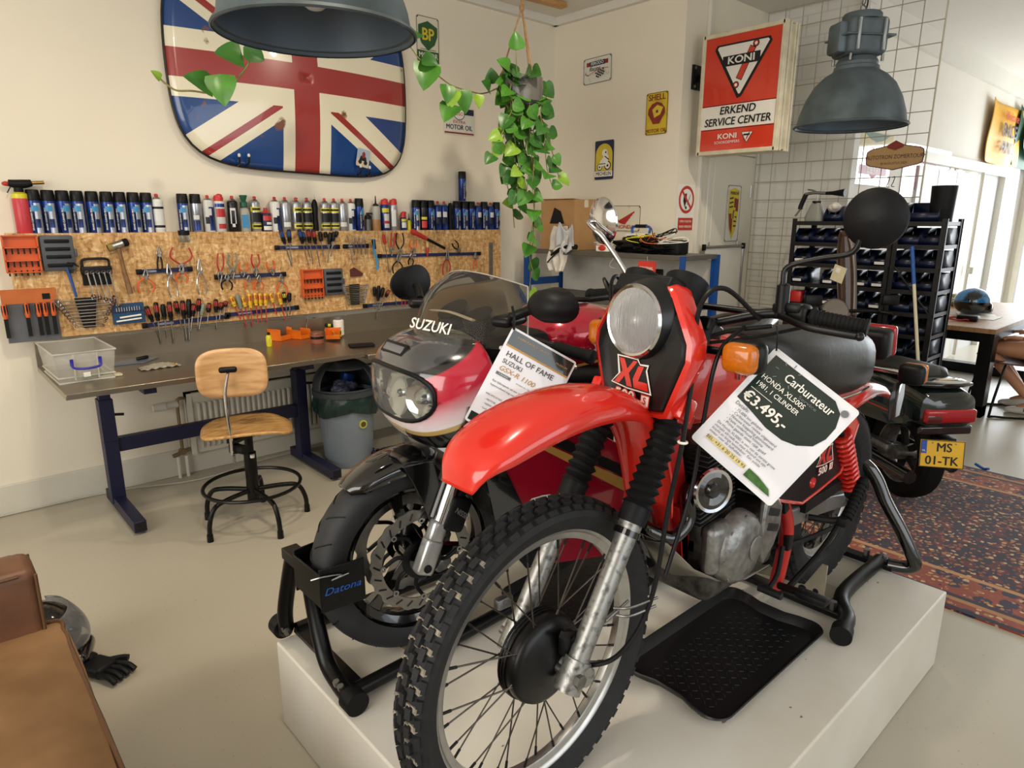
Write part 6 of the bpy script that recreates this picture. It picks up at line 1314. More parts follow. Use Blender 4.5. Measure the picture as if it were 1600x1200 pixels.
m = MB(); m.grid(lambda u, v: Vector((.10+.20*v+.15*(2*u-1)**2*(1-v), (2*u-1)*(.235-.02*v), .955-.015*v+.02*abs(2*u-1))), 12, 8); m.v = [(v[0]+.03, v[1]*.72, v[2]-.035) for v in m.v]; m.build('dash_panel', M_matblack, S, solid=.01)
MB().tube([(.16, -.10, .985), (.15, 0, .995), (.16, .10, .985)], .009, seg=6, flat=.3).build('screen_reflex_strip', mat('pale_strip', '#d8cfb4', .5), S)
for y in (-.06, .06): MB().cyl((.22, y, .95), (.20, y, .99), .045, seg=24).build('clock', M_matblack, S)
# inner dark frame and engine block behind the shell
MB().rbox((.42, 0, .60), (.50, .36, .40), .05, 3).rbox((.30, 0, .86), (.24, .26, .16), .03).build('engine_block', M_dark, S)
for y in (-.17, .17): MB().tube([(.16, y*.9, .86), (.3, y*1.05, .82), (.5, y*1.05, .70), (.8, y, .55)], .022, seg=8).build('frame_spar', M_blackmetal, S)
for k, (a, b_) in enumerate((((.12, -.19, .80), (.30, -.2, .76)), ((.14, -.20, .70), (.33, -.205, .74)), ((.20, -.2, .86), (.24, -.21, .64)))): MB().tube([a, Vector(a).lerp(Vector(b_), .5)+Vector((0, -.02, .02)), b_], .008, seg=8).build('wiring', M_steel if k == 0 else M_blackp, S)
# mirrors
for s in (-1, 1):
    MB().rbox((.19, s*.225, 1.0), (.11, .06, .03), .014, 3, rotm(s*-25, 'Z')).tube([(.18, s*.245, 1.01), (.20, s*.29, 1.03), (.21, s*.325, 1.045)], .013, seg=10).build('mirror_stem', M_blackp, S)
    mm = MB().loft([[Vector((.215+dx+(w_*sin(a_)*.9 if s > 0 else 0), s*.37+w_*sin(a_)*(1.0 if s < 0 else .35), 1.05+(h_*cos(a_) if s < 0 else h_*1.35*cos(a_)+.0))) for a_ in [2*pi*i/24 for i in range(24)]] for dx, w_, h_ in ((-.05, .02, .015), (-.044, .045, .028), (-.02, .07, .040), (.02, .078, .045), (.026, .07, .04))]).build('mirror_housing', M_matblack, S, ang=50)
# tank
tk = [(.40, .86, .05, .04), (.43, .88, .12, .08), (.50, .89, .165, .10), (.62, .885, .175, .115), (.75, .87, .165, .10), (.86, .84, .13, .08), (.93, .81, .08, .04)]
tnk = MB().loft([ell_ring(*a) for a in tk]).build('fuel_tank', M_sred, S, ang=60); MB().lathe([(.06, 0), (.06, .006), (.045, .01), (0, .01)], (.60, 0, 1.0), (0, 0, 1), 32).build('tank_cap', M_steel, tnk)
A = Art((.66, -.181, .90), Vector((1, .0, .06)).normalized(), (0, 0, 1)); A.v = (A.v-A.u*A.v.dot(A.u)).normalized(); A.T('SUZUKI', 0, -.0, .085, mat('cream_decal', '#d9cdb8', .3), 1.0, .02, .1); A.L([(-.24, -.055), (.2, -.055)], .008, M_gold); A.done(tnk, ('pinstripe', 'tank_lettering'))
MB().loft([ell_ring(*a) for a in [(.36, .80, .14, .03), (.5, .79, .18, .05), (.8, .76, .17, .05), (1.0, .74, .12, .05)]]).build('frame_cover', M_black, S, ang=60)
# belly fairing with stripes
bf = [(.16, .70), (.15, .60), (.17, .40), (.24, .27), (.60, .20), (.98, .20), (1.06, .34), (.98, .50), (.60, .58), (.40, .70), (.2, .72)]
for s in (-1, 1):
    m = MB(); m.prism(bf if s < 0 else bf, (0, s*.235, 0), (1, 0, 0), (0, 0, 1), .006); q = m.build('belly_fairing', M_sred, S, bev=.003)
    MB().prism([(.13, .66), (.10, .58), (.14, .40), (.24, .27), (.36, .26), (.26, .40), (.18, .56)], (0, s*.2375, 0), (1, 0, 0), (0, 0, 1), .008).build('black_scoop', M_blackgloss, q)
    A = Art((.42, s*.2425, .50), Vector((-s, 0, 0)) if s > 0 else Vector((1, 0, 0)), (0, 0, 1)); A.P([(-.20, .17), (-.17, .17), (.24, -.06), (.22, -.09)], M_gold); A.P([(-.16, .17), (-.10, .17), (.30, -.05), (.25, -.06)], M_black); A.T('R', -.16, -.08, .16, M_white, 1.5, .03, .3); A.T('GSX', .0, -.14, .07, mat('magenta_print', '#b0307c', .4), 1.4, .02, .3); A.done(q, ('stripes', 'lettering'))
MB().loft([ell_ring(*a, 28, 2.8) for a in [(.02, .63, .06, .03), (.04, .62, .13, .055), (.10, .61, .17, .08), (.2, .60, .19, .10), (.32, .60, .2, .11)]]).build('chin_fairing', M_blackgloss, S, ang=60)
# seat, tail, rear wheel, silencers
MB().loft([ell_ring(*a) for a in [(.88, .80, .08, .02), (.95, .79, .14, .035), (1.15, .79, .15, .04), (1.32, .83, .12, .04), (1.5, .86, .10, .03)]]).build('seat', M_seat, S, ang=60)
MB().loft([ell_ring(*a) for a in [(.95, .74, .13, .05), (1.2, .76, .15, .07), (1.45, .80, .12, .08), (1.65, .86, .09, .05), (1.72, .88, .05, .02)]]).build('tail_fairing', M_fair, S, ang=60)
rc = Vector((1.47, 0, .316)); rt = MB().lathe([(.222, -.07), (.24, -.085), (.27, -.088), (.30, -.06), (.315, -.02), (.315, .02), (.30, .06), (.27, .088), (.24, .085), (.222, .07)], rc, (0, 1, 0), 72).build('rear_tyre', mat('road_tyre_rubber', '#2b2c2f'), S)
rr2 = MB().lathe([(.222, -.07), (.2, -.05), (.195, 0), (.2, .05), (.222, .07)], rc, (0, 1, 0), 60).cyl(rc-Y3*.06, rc+Y3*.06, .04).build('rear_rim', M_blackgloss, S, solid=.004)
for k in range(3): a = 2*pi*k/3; d = Vector((cos(a), 0, sin(a))); MB().box(rc+d*.11, (.03, .03, .17), Matrix((Vector((0, 1, 0)), Vector((-d.z, 0, d.x)), d)).transposed()).build('wheel_spoke', M_blackgloss, rr2)
for s in (-1, 1):
    MB().cyl((.75, s*.20, .24), (1.45, s*.24, .40), .052, seg=24).build('silencer', M_steel, S); MB().box((1.2, s*.11, .34), (.55, .035, .07)).build('swingarm', mat('silver_swingarm', '#8b8a87'), S, bev=.006)
    b0 = Vector((.30, s*.14, .93)); MB().cyl(b0, b0+Vector((.07, s*.20, -.03)), .011).build('clip_on_bar', M_blackmetal, S); MB().lathe([(.016, 0), (.017, .1), (.02, .105), (.02, .12), (0, .122)], b0+Vector((.035, s*.10, -.015)), (.07, s*.20, -.03), 14).build('grip', M_rubber, S)
    MB().tube([b0+Vector((.0, s*.08, -.01)), b0+Vector((-.02, s*.14, -.03)), b0+Vector((.01, s*.22, -.05))], .005, seg=8).build('lever', M_steel, S)

# sheet hanging from the mirror
def d_hall(A, w, h):
    A.P([(0, 0), (w, 0), (w, -h*.155), (0, -h*.155)], M_dkgreen); A.P([(0, -h*.155), (w, -h*.155), (w, -h*.175), (0, -h*.175)], M_gold)
    A.T('CARBURATEUR SERVICE', w*.36, -h*.05, .028*h, M_gold, 1.2, 0); A.T('MUSEUM', w*.85, -h*.09, .028*h, M_gold, 1.2, 0)
    A.T('HALL OF FAME', w*.06, -h*.245, .078*h, M_txt, 1.05, .012, align='LEFT'); A.T('SUZUKI', w*.06, -h*.325, .065*h, M_txt, 1.0, .008, align='LEFT'); A.T('GSX-R 1100', w*.06, -h*.40, .072*h, M_gold, 1.1, .012, .2, align='LEFT')
    A.Rc(w*.17, -h*.46, w*.23, h*.03, M_dkgreen); A.T('4 CILINDER', w*.17, -h*.46, .02*h, M_white, 1, 0); A.T('BOUWJAAR 1993 - 1998 - CILINDERINHOUD 1074CC', w*.62, -h*.47, .016*h, M_txt, .9, 0)
    A.T('Een tijdscapsule uit een tijdperk waarin', w*.06, -h*.545, .030*h, M_txt, 1.0, 0, align='LEFT'); A.T('hypersnelheid nog rauw vermogen betekende.', w*.06, -h*.59, .030*h, M_txt, 1.0, 0, align='LEFT')
    A.T('SPECIFICATIES', w*.06, -h*.69, .024*h, M_txt, 1.2, 0, align='LEFT')
    for i, s in enumerate(('- MOTOR: 1074cc viercilinder', '- VERMOGEN: 155 pk @ 9.000 rpm', '- Lucht / olie (SACS)')): A.T(s, w*.09, -h*(.745+.045*i), .027*h, M_txt, 1.0, 0, align='LEFT')
    A.P([(0, -h*.91), (w, -h*.91), (w, -h), (0, -h)], M_dkgreen); A.T('www.carburateurservice.nl', w*.5, -h*.955, .026*h, M_gold, 1, 0)
TL, TR, BL = ray_at(803, 515, 1.75), ray_at(897, 568, 1.78), ray_at(733, 655, 1.72)
ps2 = sheet('museum_sheet', 'laminated sheet reading HALL OF FAME SUZUKI GSX-R 1100, hanging from the faired motorcycle mirror', 'sign', TL, TR, BL, d_hall)
MB().tube([(0, 0, 0), (.0, .0, .03), (.003, .01, .06)], .0035, seg=6).build('tie', M_blackp, ps2)

# ---------------------------------------------------------------- front wheel chock stand under the sports motorcycle
def endcap(m, p, d, r=.034): m.cyl(Vector(p), Vector(p)+Vector(d).normalized()*.045, r, seg=20)
t = thing('wheel_chock_stand', 'black tubular front wheel chock stand gripping the sports motorcycle tyre', 'motorcycle stand', (.72, 1.665, PZ)); r = .026; z = .03
MB().tube([(.01, .21, z), (.01, .20, z+.02), (.01, .195, z+.08), (.02, .18, .20), (.03, .15, .31)], .024, seg=14, n=5).build('side_upright', M_blackmetal, t)
MB().tube([(.01, -.21, z), (.015, -.14, z+.0), (.02, -.06, z+.02), (.025, -.01, z+.08), (.03, .03, .20), (.03, .05, .31)], .024, seg=14, n=5).build('side_upright', M_blackmetal, t)
for y in (.215, -.205): c = MB(); endcap(c, (.01, y, z+.004), (0, y, 0)); c.build('rubber_foot', M_matblack, t)
for y in (.19, -.19): MB().tube([(.04, y, z), (.3, y*.97, z), (.62, y*.9, z)], .022, seg=14, n=2).build('base_tube', M_blackmetal, t)
MB().box((.05, 0, z), (.04, .38, .012)).build('base_plate', M_blackmetal, t)
for y in (.19, .165, -.155, -.18): MB().cyl((.0, y, z+.015), (-.004, y, z+.03), .010, seg=6).build('bolt', M_steel, t)
MB().box((.03, .08, .315), (.05, .19, .035)).build('pivot_bar', M_blackmetal, t, bev=.003)
cd = MB(); cd.box((.055, -.115, .315), (.13, .006, .13), rotm(-6, 'Z')).box((.055, .055, .315), (.13, .006, .13), rotm(6, 'Z')).box((-.008, -.03, .315), (.006, .165, .10)); cr = cd.build('wheel_cradle', M_blackmetal, t, bev=.002)
A = Art((.06, -.1195, .31), Vector((1, -.105, 0)).normalized(), (0, 0, 1)); A.T('Datona', -.008, 0, .030, mat('blue_print', '#2a5fb8', .4), 1.2, .01, .3); A.done(cr, ('cradle_print', 'cradle_lettering'))
MB().tube([(-.03, -.10, .355), (.0, -.118, .362), (.05, -.122, .352), (.02, -.12, .345), (.07, -.124, .35)], .0025, seg=6).build('locking_pin', M_steel, t)
MB().prism([(0, 0), (.16, 0), (.16, .008), (.03, .02), (.012, .06), (0, .06)], (.26, -.13, .0), (1, 0, 0), (0, 0, 1), -.17).build('wheel_ramp', mat('gold_zinc_plate', '#a08a5c', .4, .7), t)
for y in (.171, -.171): MB().rbox((.60, y, .045), (.07, .03, .08), .01).build('side_bracket', M_alu, t)

# rear paddock stand under the red trail motorcycle
t = thing('paddock_stand', 'black tubular rear paddock stand behind the red trail motorcycle', 'motorcycle stand', (2.25, .93, PZ)); z = .035
for s in (-1, 1):
    MB().tube([(-.21, s*.245, z), (-.12, s*.225, z), (.02, s*.155, z), (.37, s*.15, z)], .026, seg=16, n=4).build('foot_tube', M_blackmetal, t); c = MB(); endcap(c, (-.20, s*.243, z+.002), (-.9, s*.25, 0), .033); c.build('rubber_foot', M_matblack, t)
for x in (-.10, .37): MB().box((x, 0, .024), (.045, .40, .02)).build('cross_rail', M_blackmetal, t, bev=.002)
MB().tube([(.37, -.18, .03), (.385, -.235, .035), (.39, -.262, .055), (.385, -.245, .10), (.38, -.20, .18), (.375, -.14, .27), (.37, -.10, .35), (.36, -.06, .40), (.35, .0, .42), (.36, .06, .40), (.37, .10, .35), (.375, .14, .27), (.38, .20, .18), (.385, .245, .10), (.39, .262, .055), (.385, .235, .035), (.37, .18, .03)], .024, seg=14, n=6).build('wheel_hoop', M_blackgloss, t)
for q in ((.37, -.17), (.37, -.10), (-.10, -.17)): MB().cyl((q[0], q[1], .034), (q[0], q[1], .062), .012, seg=6).build('bolt', M_steel, t)
wd_ = MB(); wd_.prism([(.13, 0), (-.13, 0), (-.13, .02), (.06, .05), (.11, .15), (.13, .15)], (-.076, 0, .018), (0, -1, 0), (0, 0, 1), .004); wd_.box((-.0, -.0, .022), (.14, .27, .004)); plt = wd_.build('wheel_support_plate', mat('pale_zinc_plate', '#c9c0a8', .35, .6, var=.1), t, bev=.001)
for y, zz, rr in ((-.085, .045, .012), (-.055, .05, .015), (-.10, .06, .010)): MB().cyl((-.0805, y, zz), (-.0785, y, zz), rr, seg=16).build('plate_hole', M_black, plt)
MB().tube([(-.08, -.17, .0), (-.085, -.175, .04), (-.09, -.18, .05)], .006, seg=6).build('hook', M_blackmetal, t)

# ---------------------------------------------------------------- industrial pendant lamps
M_lamp = mat('weathered_lamp_grey', '#5a656a', .55, .3, col2='#434c4d', scale=9, thr=(.35, .65)); M_lampin = mat('lamp_inside', '#4d5a66', .5, .2, var=.05)
def pendant(label, c, R0, rz=0):
    t = thing('pendant_lamp', label, 'lamp', c, rz=R(rz)); k = R0/.22
    P = [(.22, 0), (.224, .003), (.220, .010), (.212, .012), (.205, .05), (.185, .11), (.155, .165), (.12, .20), (.095, .215), (.088, .222), (.086, .235), (.078, .24)]
    MB().lathe([(a*k, b*k) for a, b in P]+[(a*k-.004, b*k) for a, b in P[::-1] if a*k > .08]+[((.22-.004)*k, 0)], seg=72).build('lamp_shade', [M_lamp], t, ang=30)
    MB().lathe([((a-.0065)*k, (b+.001)*k) for a, b in P[1:10]], seg=64).build('shade_inside', M_lampin, t)
    h = MB(); h.lathe([(.078*k, .235*k), (.082*k, .25*k), (.075*k, .262*k), (.07*k, .27*k)], seg=40); h.build('collar', M_lamp, t)
    g = MB(); g.rbox((0, 0, .345*k), (.17*k, .145*k, .145*k), .022*k, 3); g.rbox((0, 0, .345*k), (.215*k, .165*k, .008*k), .003, 1); g.rbox((-.09*k, 0, .34*k), (.06*k, .09*k, .12*k), .015, 2); g.lathe([(.075*k, .41*k), (.075*k, .43*k), (.07*k, .437*k), (0, .44*k)], seg=36)
    hs = g.build('gear_housing', M_lamp, t)
    for x in (-.055, .055):
        for s in (-1, 1): MB().rbox((x*k, s*.078*k, .345*k), (.012*k, .014*k, .12*k), .003, 1).build('clamp', mat('light_worn_metal', '#9aa0a0', .45, .6), hs)
    for x in (-.07, .07):
        for s in (-1, 1): MB().cyl((x*k, s*.06*k, .25*k), (x*k, s*.06*k, .275*k), .006*k, seg=6).build('bolt', M_steel, hs)
    b = MB(); b.ell((0, 0, .12*k), (.05*k, .05*k, .07*k)); b.build('bulb', mat('frosted_bulb', '#cfd6d8', .3), t); MB().cyl((0, 0, .17*k), (0, 0, .235*k), .03*k).build('bulb_socket', M_white, t)
    ch = MB(); z = .44*k; i = 0; top = CH-c[2]
    while z < top-.02: ch.torus((0, 0, z+.018), (1, 0, 0) if i % 2 else (0, 1, 0), .011, .0028, 12, 6, flat=1.0); z += .024; i += 1
    ch.build('chain', mat('chain_steel', '#6a6a6c', .4, .8), t); MB().tube([(.01, 0, .44*k), (.022, .01, .5*k), (-.01, .0, .6*k), (.012, 0, .8*k), (0, 0, top)], .003, seg=6).build('flex', M_dark, t)
pendant('grey industrial pendant lamp, large and near at the top left', (.777, 1.513, 2.0), .219, 20); pendant('grey industrial pendant lamp with gear housing in front of the wire mesh', (3.07, 1.27, 1.985), .219, -35)

# ---------------------------------------------------------------- ceiling lath, hanging pothos
p = onZ(812, 0, CH-.03)
t = tag(MB().box((3.92, 4.09, CH-.022), (.62, .075, .035), rotm(-4, 'Z')).build('wooden_lath', mat('pine_lath', '#c99b62', .5, stretch=(2, 20, 20), scale=4, col2='#a97b45')), 'short pine lath screwed to the ceiling above the hanging plant', 'wood batten')
M_leaf = [mat('leaf_green', '#4f8a2c', .35, col2='#35661f', scale=9), mat('leaf_deep_green', '#3a6f27', .35, col2='#2a5520', scale=9), mat('leaf_lime', '#8fb13a', .35, col2='#6f9a2c', scale=9)]
PC = Vector((3.07, 3.31, 2.40))
pl = thing('hanging_pothos', 'trailing green pothos plant in a rope-hung glass pot in the room corner', 'plant', PC)
MB().lathe([(.02, -.10), (.10, -.10), (.13, -.08), (.14, .0), (.135, .06), (.128, .06), (.132, 0), (.12, -.07), (0, -.085)], seg=32).build('pot', mat('grey_glass_pot', '#8b8880', .12, trans=.5), pl); MB().lathe([(.118, -.08), (.126, -.02), (.12, .02), (0, .03)], seg=24).build('soil', mat('dark_soil', '#3b332b', .9, var=.4), pl)
M_rope = mat('jute_rope', '#a88458', .8, var=.2, scale=60)
for a in (20, 140, 260): MB().tube([(.14*cos(R(a)), .14*sin(R(a)), .03), (.06*cos(R(a)), .06*sin(R(a)), .28), (0, 0, .46)], .005, seg=6).build('rope', M_rope, pl)
MB().tube([(0, 0, .44), (.004, 0, .6), (0, 0, CH-2.40-.02)], .008, seg=8).ell((0, 0, .46), (.016, .016, .025)).build('rope_knot', M_rope, pl)
def leaf_mesh():
    m = MB(); n = 7; o = []
    for i in range(n+1):
        v = i/n; w_ = .56*(sin(pi*min(1, v**.58)))**.7*(1-.2*v) if 0 < v < 1 else 0
        for j in range(5):
            u = (j-2)/2; o.append(Vector((u*w_, v+.10*abs(u)*(-.6 if v < .2 else .0), -.22*v*v+.16*abs(u)*w_*2)))
    m.add(o, [(i*5+j, i*5+j+1, (i+1)*5+j+1, (i+1)*5+j) for i in range(n) for j in range(4)]); return m
protos = [leaf_mesh().build('leaf', M_leaf[k], pl, ang=80) for k in range(3)]
rnd = random.Random(11); nleaf = [0]; extra = []
def put_leaf(p, d, s, k=None, nrm=None):
    k = rnd.choices((0, 1, 2), (5, 4, 1.4))[0] if k is None else k; nleaf[0] += 1
    first = not protos[k].get('used')
    o = protos[k] if first else protos[k].copy()
    if first: protos[k]['used'] = 1
    else: COL.objects.link(o)
    d = Vector(d).normalized(); n = nrm or Vector((rnd.uniform(-.5, .5)-.5, -1, rnd.uniform(.1, .9))); n = (n-d*n.dot(d)).normalized(); x = d.cross(n)
    o.parent = pl; M = Matrix((x*s, d*s, n*s)).transposed().to_4x4(); M.translation = p; o.matrix_local = M
    if nleaf[0] > 100: extra.append((o, M))
vines = []
def vine(pts, r=.0028): MB().tube(pts, r, seg=6, n=5).build('vine', mat('vine_stem', '#7d8b45', .6, col2='#7a5c38'), pl); return catmull(pts, 6)
for k in range(12):
    a = 2*pi*k/12+.3; x, y = .11*cos(a), .11*sin(a)*.7; L = (.45, .65, .35, .8, .6, .5, .7, .4, .9, .55, .62, .48)[k]; xx = (-.16, -.05, .04, .02, .12, -.02, .06, -.20, .03, .1, -.1, .16)[k]
    P = [(x*.4, y*.4, .03), (x*1.1, y*1.2, .07), (x*1.4+xx*.3, y*1.4, -.02)]
    for q in range(1, 6): P.append((x*1.2+xx*q/4+rnd.uniform(-.03, .03), y*1.3-.02+rnd.uniform(-.02, .02), -.05-L*q/5))
    V = vine(P)
    ls = 0; acc = 0
    for i in range(6, len(V)-1):
        acc += (V[i+1]-V[i]).length
        if acc > .066: acc = 0; ls += 1; s_ = 1 if ls % 2 else -1; put_leaf(V[i], (s_*rnd.uniform(.4, 1), rnd.uniform(-.6, .1), rnd.uniform(-.9, .1)), rnd.uniform(.075, .105))
for k in range(14):
    a = rnd.uniform(0, 2*pi); put_leaf(Vector((.12*cos(a), .09*sin(a)-.02, rnd.uniform(.0, .09))), (cos(a), sin(a)*.6-.3, rnd.uniform(-.4, .7)), rnd.uniform(.08, .11))
put_leaf(Vector((-.10, -.06, .20)), (-.2, -.2, 1), .10, 0, Vector((-.5, -1, .2))); vine([(-.06, -.03, .04), (-.09, -.05, .14), (-.10, -.06, .20)])
def W(u, v, d=4.2): return EYE+unp(u, v)*d-PC
V = vine([(-.08, -.02, .04)]+[tuple(W(u, v, 4.15-.004*(760-u))) for u, v in ((760, 145), (735, 143), (715, 137), (700, 130), (675, 110), (655, 92), (640, 72), (610, 40), (560, 5))], .004)
for (u, v), d, s, k in (((697, 133), (-.1, -.3, -1), .10, 0), ((705, 140), (-.3, -.3, -1), .11, 2), ((718, 142), (.3, -.3, -1), .13, 0), ((708, 165), (-.8, -.3, -.7), .13, 0), ((745, 148), (.1, -.3, -1), .08, 2), ((668, 100), (-.4, -.3, -1), .15, 0), ((660, 92), (.3, -.3, -.1), .09, 1), ((770, 130), (-.4, -.3, .8), .09, 1), ((765, 140), (-.6, -.3, .3), .09, 1), ((650, 50), (-.6, -.4, -.4), .09, 1)): put_leaf(W(u, v, 4.12-.004*(760-u)), d, s, k)
V = vine([tuple(W(u, v, 3.15)) for u, v in ((420, 10), (405, 55), (392, 78), (388, 100), (375, 118), (360, 135), (330, 145), (300, 142), (275, 141), (258, 130), (249, 122))], .0045)
for (u, v), d, s, k in (((378, 92), (-1, -.2, .15), .125, 1), ((382, 75), (.9, -.2, -.4), .10, 1), ((345, 118), (-.1, -.3, -1), .135, 0), ((330, 140), (-.9, -.3, .4), .13, 1), ((250, 124), (-.6, -.3, .6), .05, 2)): put_leaf(W(u, v, 3.13), d, s, k)
for y0, L in ((.02, 1.0), (-.05, 1.35)):
    V = vine([(.05+y0, -.06, -.1), (.02, -.08, -.4), (.06, -.07, -.7), (.0, -.09, -L), (.03, -.1, -L-.15)])
    for i in range(8, len(V), 3): put_leaf(V[i], (rnd.choice((-1, 1)), rnd.uniform(-.5, 0), rnd.uniform(-1, .2)), rnd.uniform(.07, .10))

if extra:
    lm_ = MB(); lm_.keep = True
    for o, M_ in extra:
        lm_.add([M_ @ v.co for v in o.data.vertices], [list(p.vertices) for p in o.data.polygons], M_leaf.index(o.data.materials[0]))
    for o, M_ in extra:
        if o not in protos: bpy.data.objects.remove(o)
    lm_.build('leaves', M_leaf, pl, ang=80)['kind'] = 'stuff'
MB().torus((0, 0, CH-2.40-.02), (0, 1, 0), .012, .003, 14, 6).build('ceiling_hook', M_steel, pl)

# ---------------------------------------------------------------- blue metal rack with clutter in the corner
M_blue = mat('blue_steel', '#1d4f96', .4, .2); M_shelf = mat('grey_shelf_steel', '#6d6a62', .45, .4, var=.1)
t = thing('metal_rack', 'blue post metal rack with a cluttered grey top shelf against the cream wall', 'rack', (4.25, 3.47, 0)); x0, x1, y0, y1 = -.22, .22, -.78, .80
for x in (x0, x1):
    for y in (y0, y1):
        m = MB(); m.box((x, y, .68), (.012, .045, 1.36)).box((x+(.02 if x < 0 else -.02), y+(-.02 if y > 0 else .02), .68), (.045, .006, 1.36)); m.build('post', M_blue, t)
for z in (1.345, .98, .5): MB().box((0, 0, z), (.44, 1.56, .035)).build('shelf', M_shelf, t, bev=.003)
MB().box((.2, 0, 1.16), (.01, 1.5, .32)).build('back_panel', mat('pale_panel', '#cfccc4', .5), t); MB().box((0, y1, 1.08), (.42, .02, .06)).build('side_brace', M_blue, t)
RZ = 1.363
for k, (y, m_) in enumerate(((3.28, M_grey), (3.17, M_dark))):
    o = MB().rbox((0, 0, 0), (.02, .07, .08), .008).build('socket_plate', m_); o.location = (4.435, y, 1.19); tag(o, ('round grey wall socket' if k == 0 else 'grey double switch box')+' on the pale panel under the rack top', 'socket'); MB().lathe([(.02, 0), (.016, -.004), (0, -.004)], (-.01, 0, 0), (1, 0, 0), 14).build('socket_hole', M_black, o)
t = thing('cardboard_box', 'open brown cardboard box on the left end of the blue rack', 'box', (4.25, 3.98, RZ), rz=R(3)); M_card = mat('brown_cardboard', '#b0885a', .7, var=.05)
m = MB(); m.box((-.15, 0, .20), (.004, .36, .40)).box((.15, 0, .20), (.004, .36, .40)).box((0, .18, .20), (.30, .004, .40)).box((0, -.18, .20), (.30, .004, .40)).box((0, 0, .004), (.30, .36, .004)); b = m.build('box_sides', M_card, t)
MB().box((-.10, 0, .403), (.12, .35, .004), rotm(4, 'Y')).box((.1, 0, .403), (.12, .35, .004), rotm(-4, 'Y')).build('flap', M_card, t); MB().box((0, -.1825, .37), (.05, .001, .06)).build('tape', mat('packing_tape', '#d6cdb4', .2), t)
MB().prism([(-.06, 0), (.10, 0), (.06, .10), (-.01, .13)], (-.1535, .02, .21), (0, -1, 0), (0, 0, 1), .001).build('torn_hole', M_black, t)
def blob(name, label, cat, c, r, m_, amp=.25, fr=3., seg=28, z0=True):
    o = MB(); o.ell((0, 0, 0), (1, 1, 1), None, seg, seg//2); o.v = [tuple(Vector(v)*(1+amp*(sin(v[0]*fr*2.1+v[2]*fr*1.3)*sin(v[1]*fr*1.7+1)+.5*sin(v[2]*fr*3.1+v[0]*4)))) for v in o.v]
    o.v = [(v[0]*r[0], v[1]*r[1], max(v[2]*r[2], -r[2]*.75)) for v in o.v]; q = o.build(name, m_, ang=60); q.location = (c[0], c[1], c[2]+r[2]*.75); return tag(q, label, cat)
M_rag = mat('white_cotton_rag', '#ddd7cb', .8, var=.08, bump=.5, scale=18)
q = onX(872, 352, 4.03)
rg = thing('rag', 'crumpled white rag hanging out of the torn cardboard box', 'rag', (4.055, q.y, 1.38))
def rag(u, v): a = (u-.5)*2; z = .17-.36*v; return Vector((-.035-.02*sin(u*19)*v-.015*sin(v*9+u*5)+.03*(1-v), -a*(.07+.04*sin(v*3.0))-.010*sin(v*7), z+.006*sin(u*9)))
MB().grid(rag, 26, 26).build('cloth', M_rag, rg, solid=.006, ang=70); MB().grid(lambda u, v: rag(u, v*.5)+Vector((-.02, -.07-.02*v, .0+.03*sin(u*7))), 18, 14).build('cloth_fold', mat('blue_grey_rag', '#c3c6cb', .8, bump=.4), rg, solid=.005, ang=70)
t = thing('grease_gun', 'black grease gun lying over the front edge of the rack top', 'tool', (4.03, 3.79, RZ+.008), rot=(0, 0, 0)); MB().tube([(0, -.1, .022), (0, 0, .018), (-.01, .07, .0), (-.03, .15, -.05)], lambda s: .022-.012*s, seg=10).build('barrel', M_matblack, t); MB().tube([(-.01, .05, .0), (-.04, .12, -.06), (-.05, .17, -.11)], .006, seg=8).build('lever', M_dark, t)
t = thing('paper_packet', 'white and red paper packet lying on the rack top', 'packet', (4.07, 3.43, RZ), rz=R(8)); MB().rbox((0, 0, .03), (.07, .12, .055), .01).build('packet', M_white, t); MB().ell((-.036, .0, .03), (.004, .035, .02)).box((-.036, 0, .052), (.002, .1, .005)).build('red_print', M_red, t)
blob('tool_bag', 'black soft bag in the middle of the cluttered rack top', 'bag', (4.2, 3.22, RZ), (.10, .19, .065), M_matblack); blob('cable_heap', 'tangled heap of black cables and chargers beside the black bag', 'cables', (4.15, 2.98, RZ), (.09, .15, .04), M_blackp, .35, 5)
blob('white_cloth', 'off white cloth behind the white and red packet', 'cloth', (4.3, 3.60, RZ), (.09, .11, .05), M_rag, .15)
t = thing('power_drill_case', 'dark grey power tool case at the right end of the rack top', 'case', (4.18, 2.86, RZ)); MB().rbox((0, 0, .05), (.14, .14, .1), .015).build('case', M_dark, t); MB().rbox((0, 0, .108), (.06, .09, .014), .005).build('case_label', mat('beige_label', '#c6bb9c', .6), t)
t = thing('blue_handle_toolbox', 'white toolbox with a blue and black carrying handle behind the bag', 'toolbox', (4.32, 3.28, RZ)); MB().rbox((0, 0, .07), (.14, .20, .14), .012).build('case', M_white, t); MB().tube([(0, -.08, .14), (0, -.075, .19), (0, .075, .19), (0, .08, .14)], .010, seg=8).build('handle', M_blueh, t); MB().tube([(0, -.05, .195), (0, .05, .195)], .014, seg=8, n=1).build('handle_grip', M_blackp, t)
for k, (m_, seed) in enumerate(((CM['yellow'], 3), (M_blackp, 4), (M_orange, 5), (M_blackp, 6), (M_white, 8))):
    r_ = random.Random(seed); y = 3.10-.06*k; pts = [(4.12+r_.uniform(-.06, .06), y+r_.uniform(-.13, .13), RZ+.09+r_.uniform(-.02, .06+.06*(k == 3))) for _ in range(9)]
    o = MB().tube(pts, .0035, seg=6, n=6).build('loose_cable', m_); tag(o, ['yellow', 'black', 'orange', 'thin looping black', 'white'][k]+' cable looped over the heap on the rack top', 'cable')
t = thing('red_packet', 'red hanging packet with pale lettering on the front of the rack', 'packet', (4.015, 2.98, 1.22), rz=0); MB().box((0, 0, 0), (.012, .15, .19)).build('packet', mat('coral_red_film', '#d8443c', .25), t)
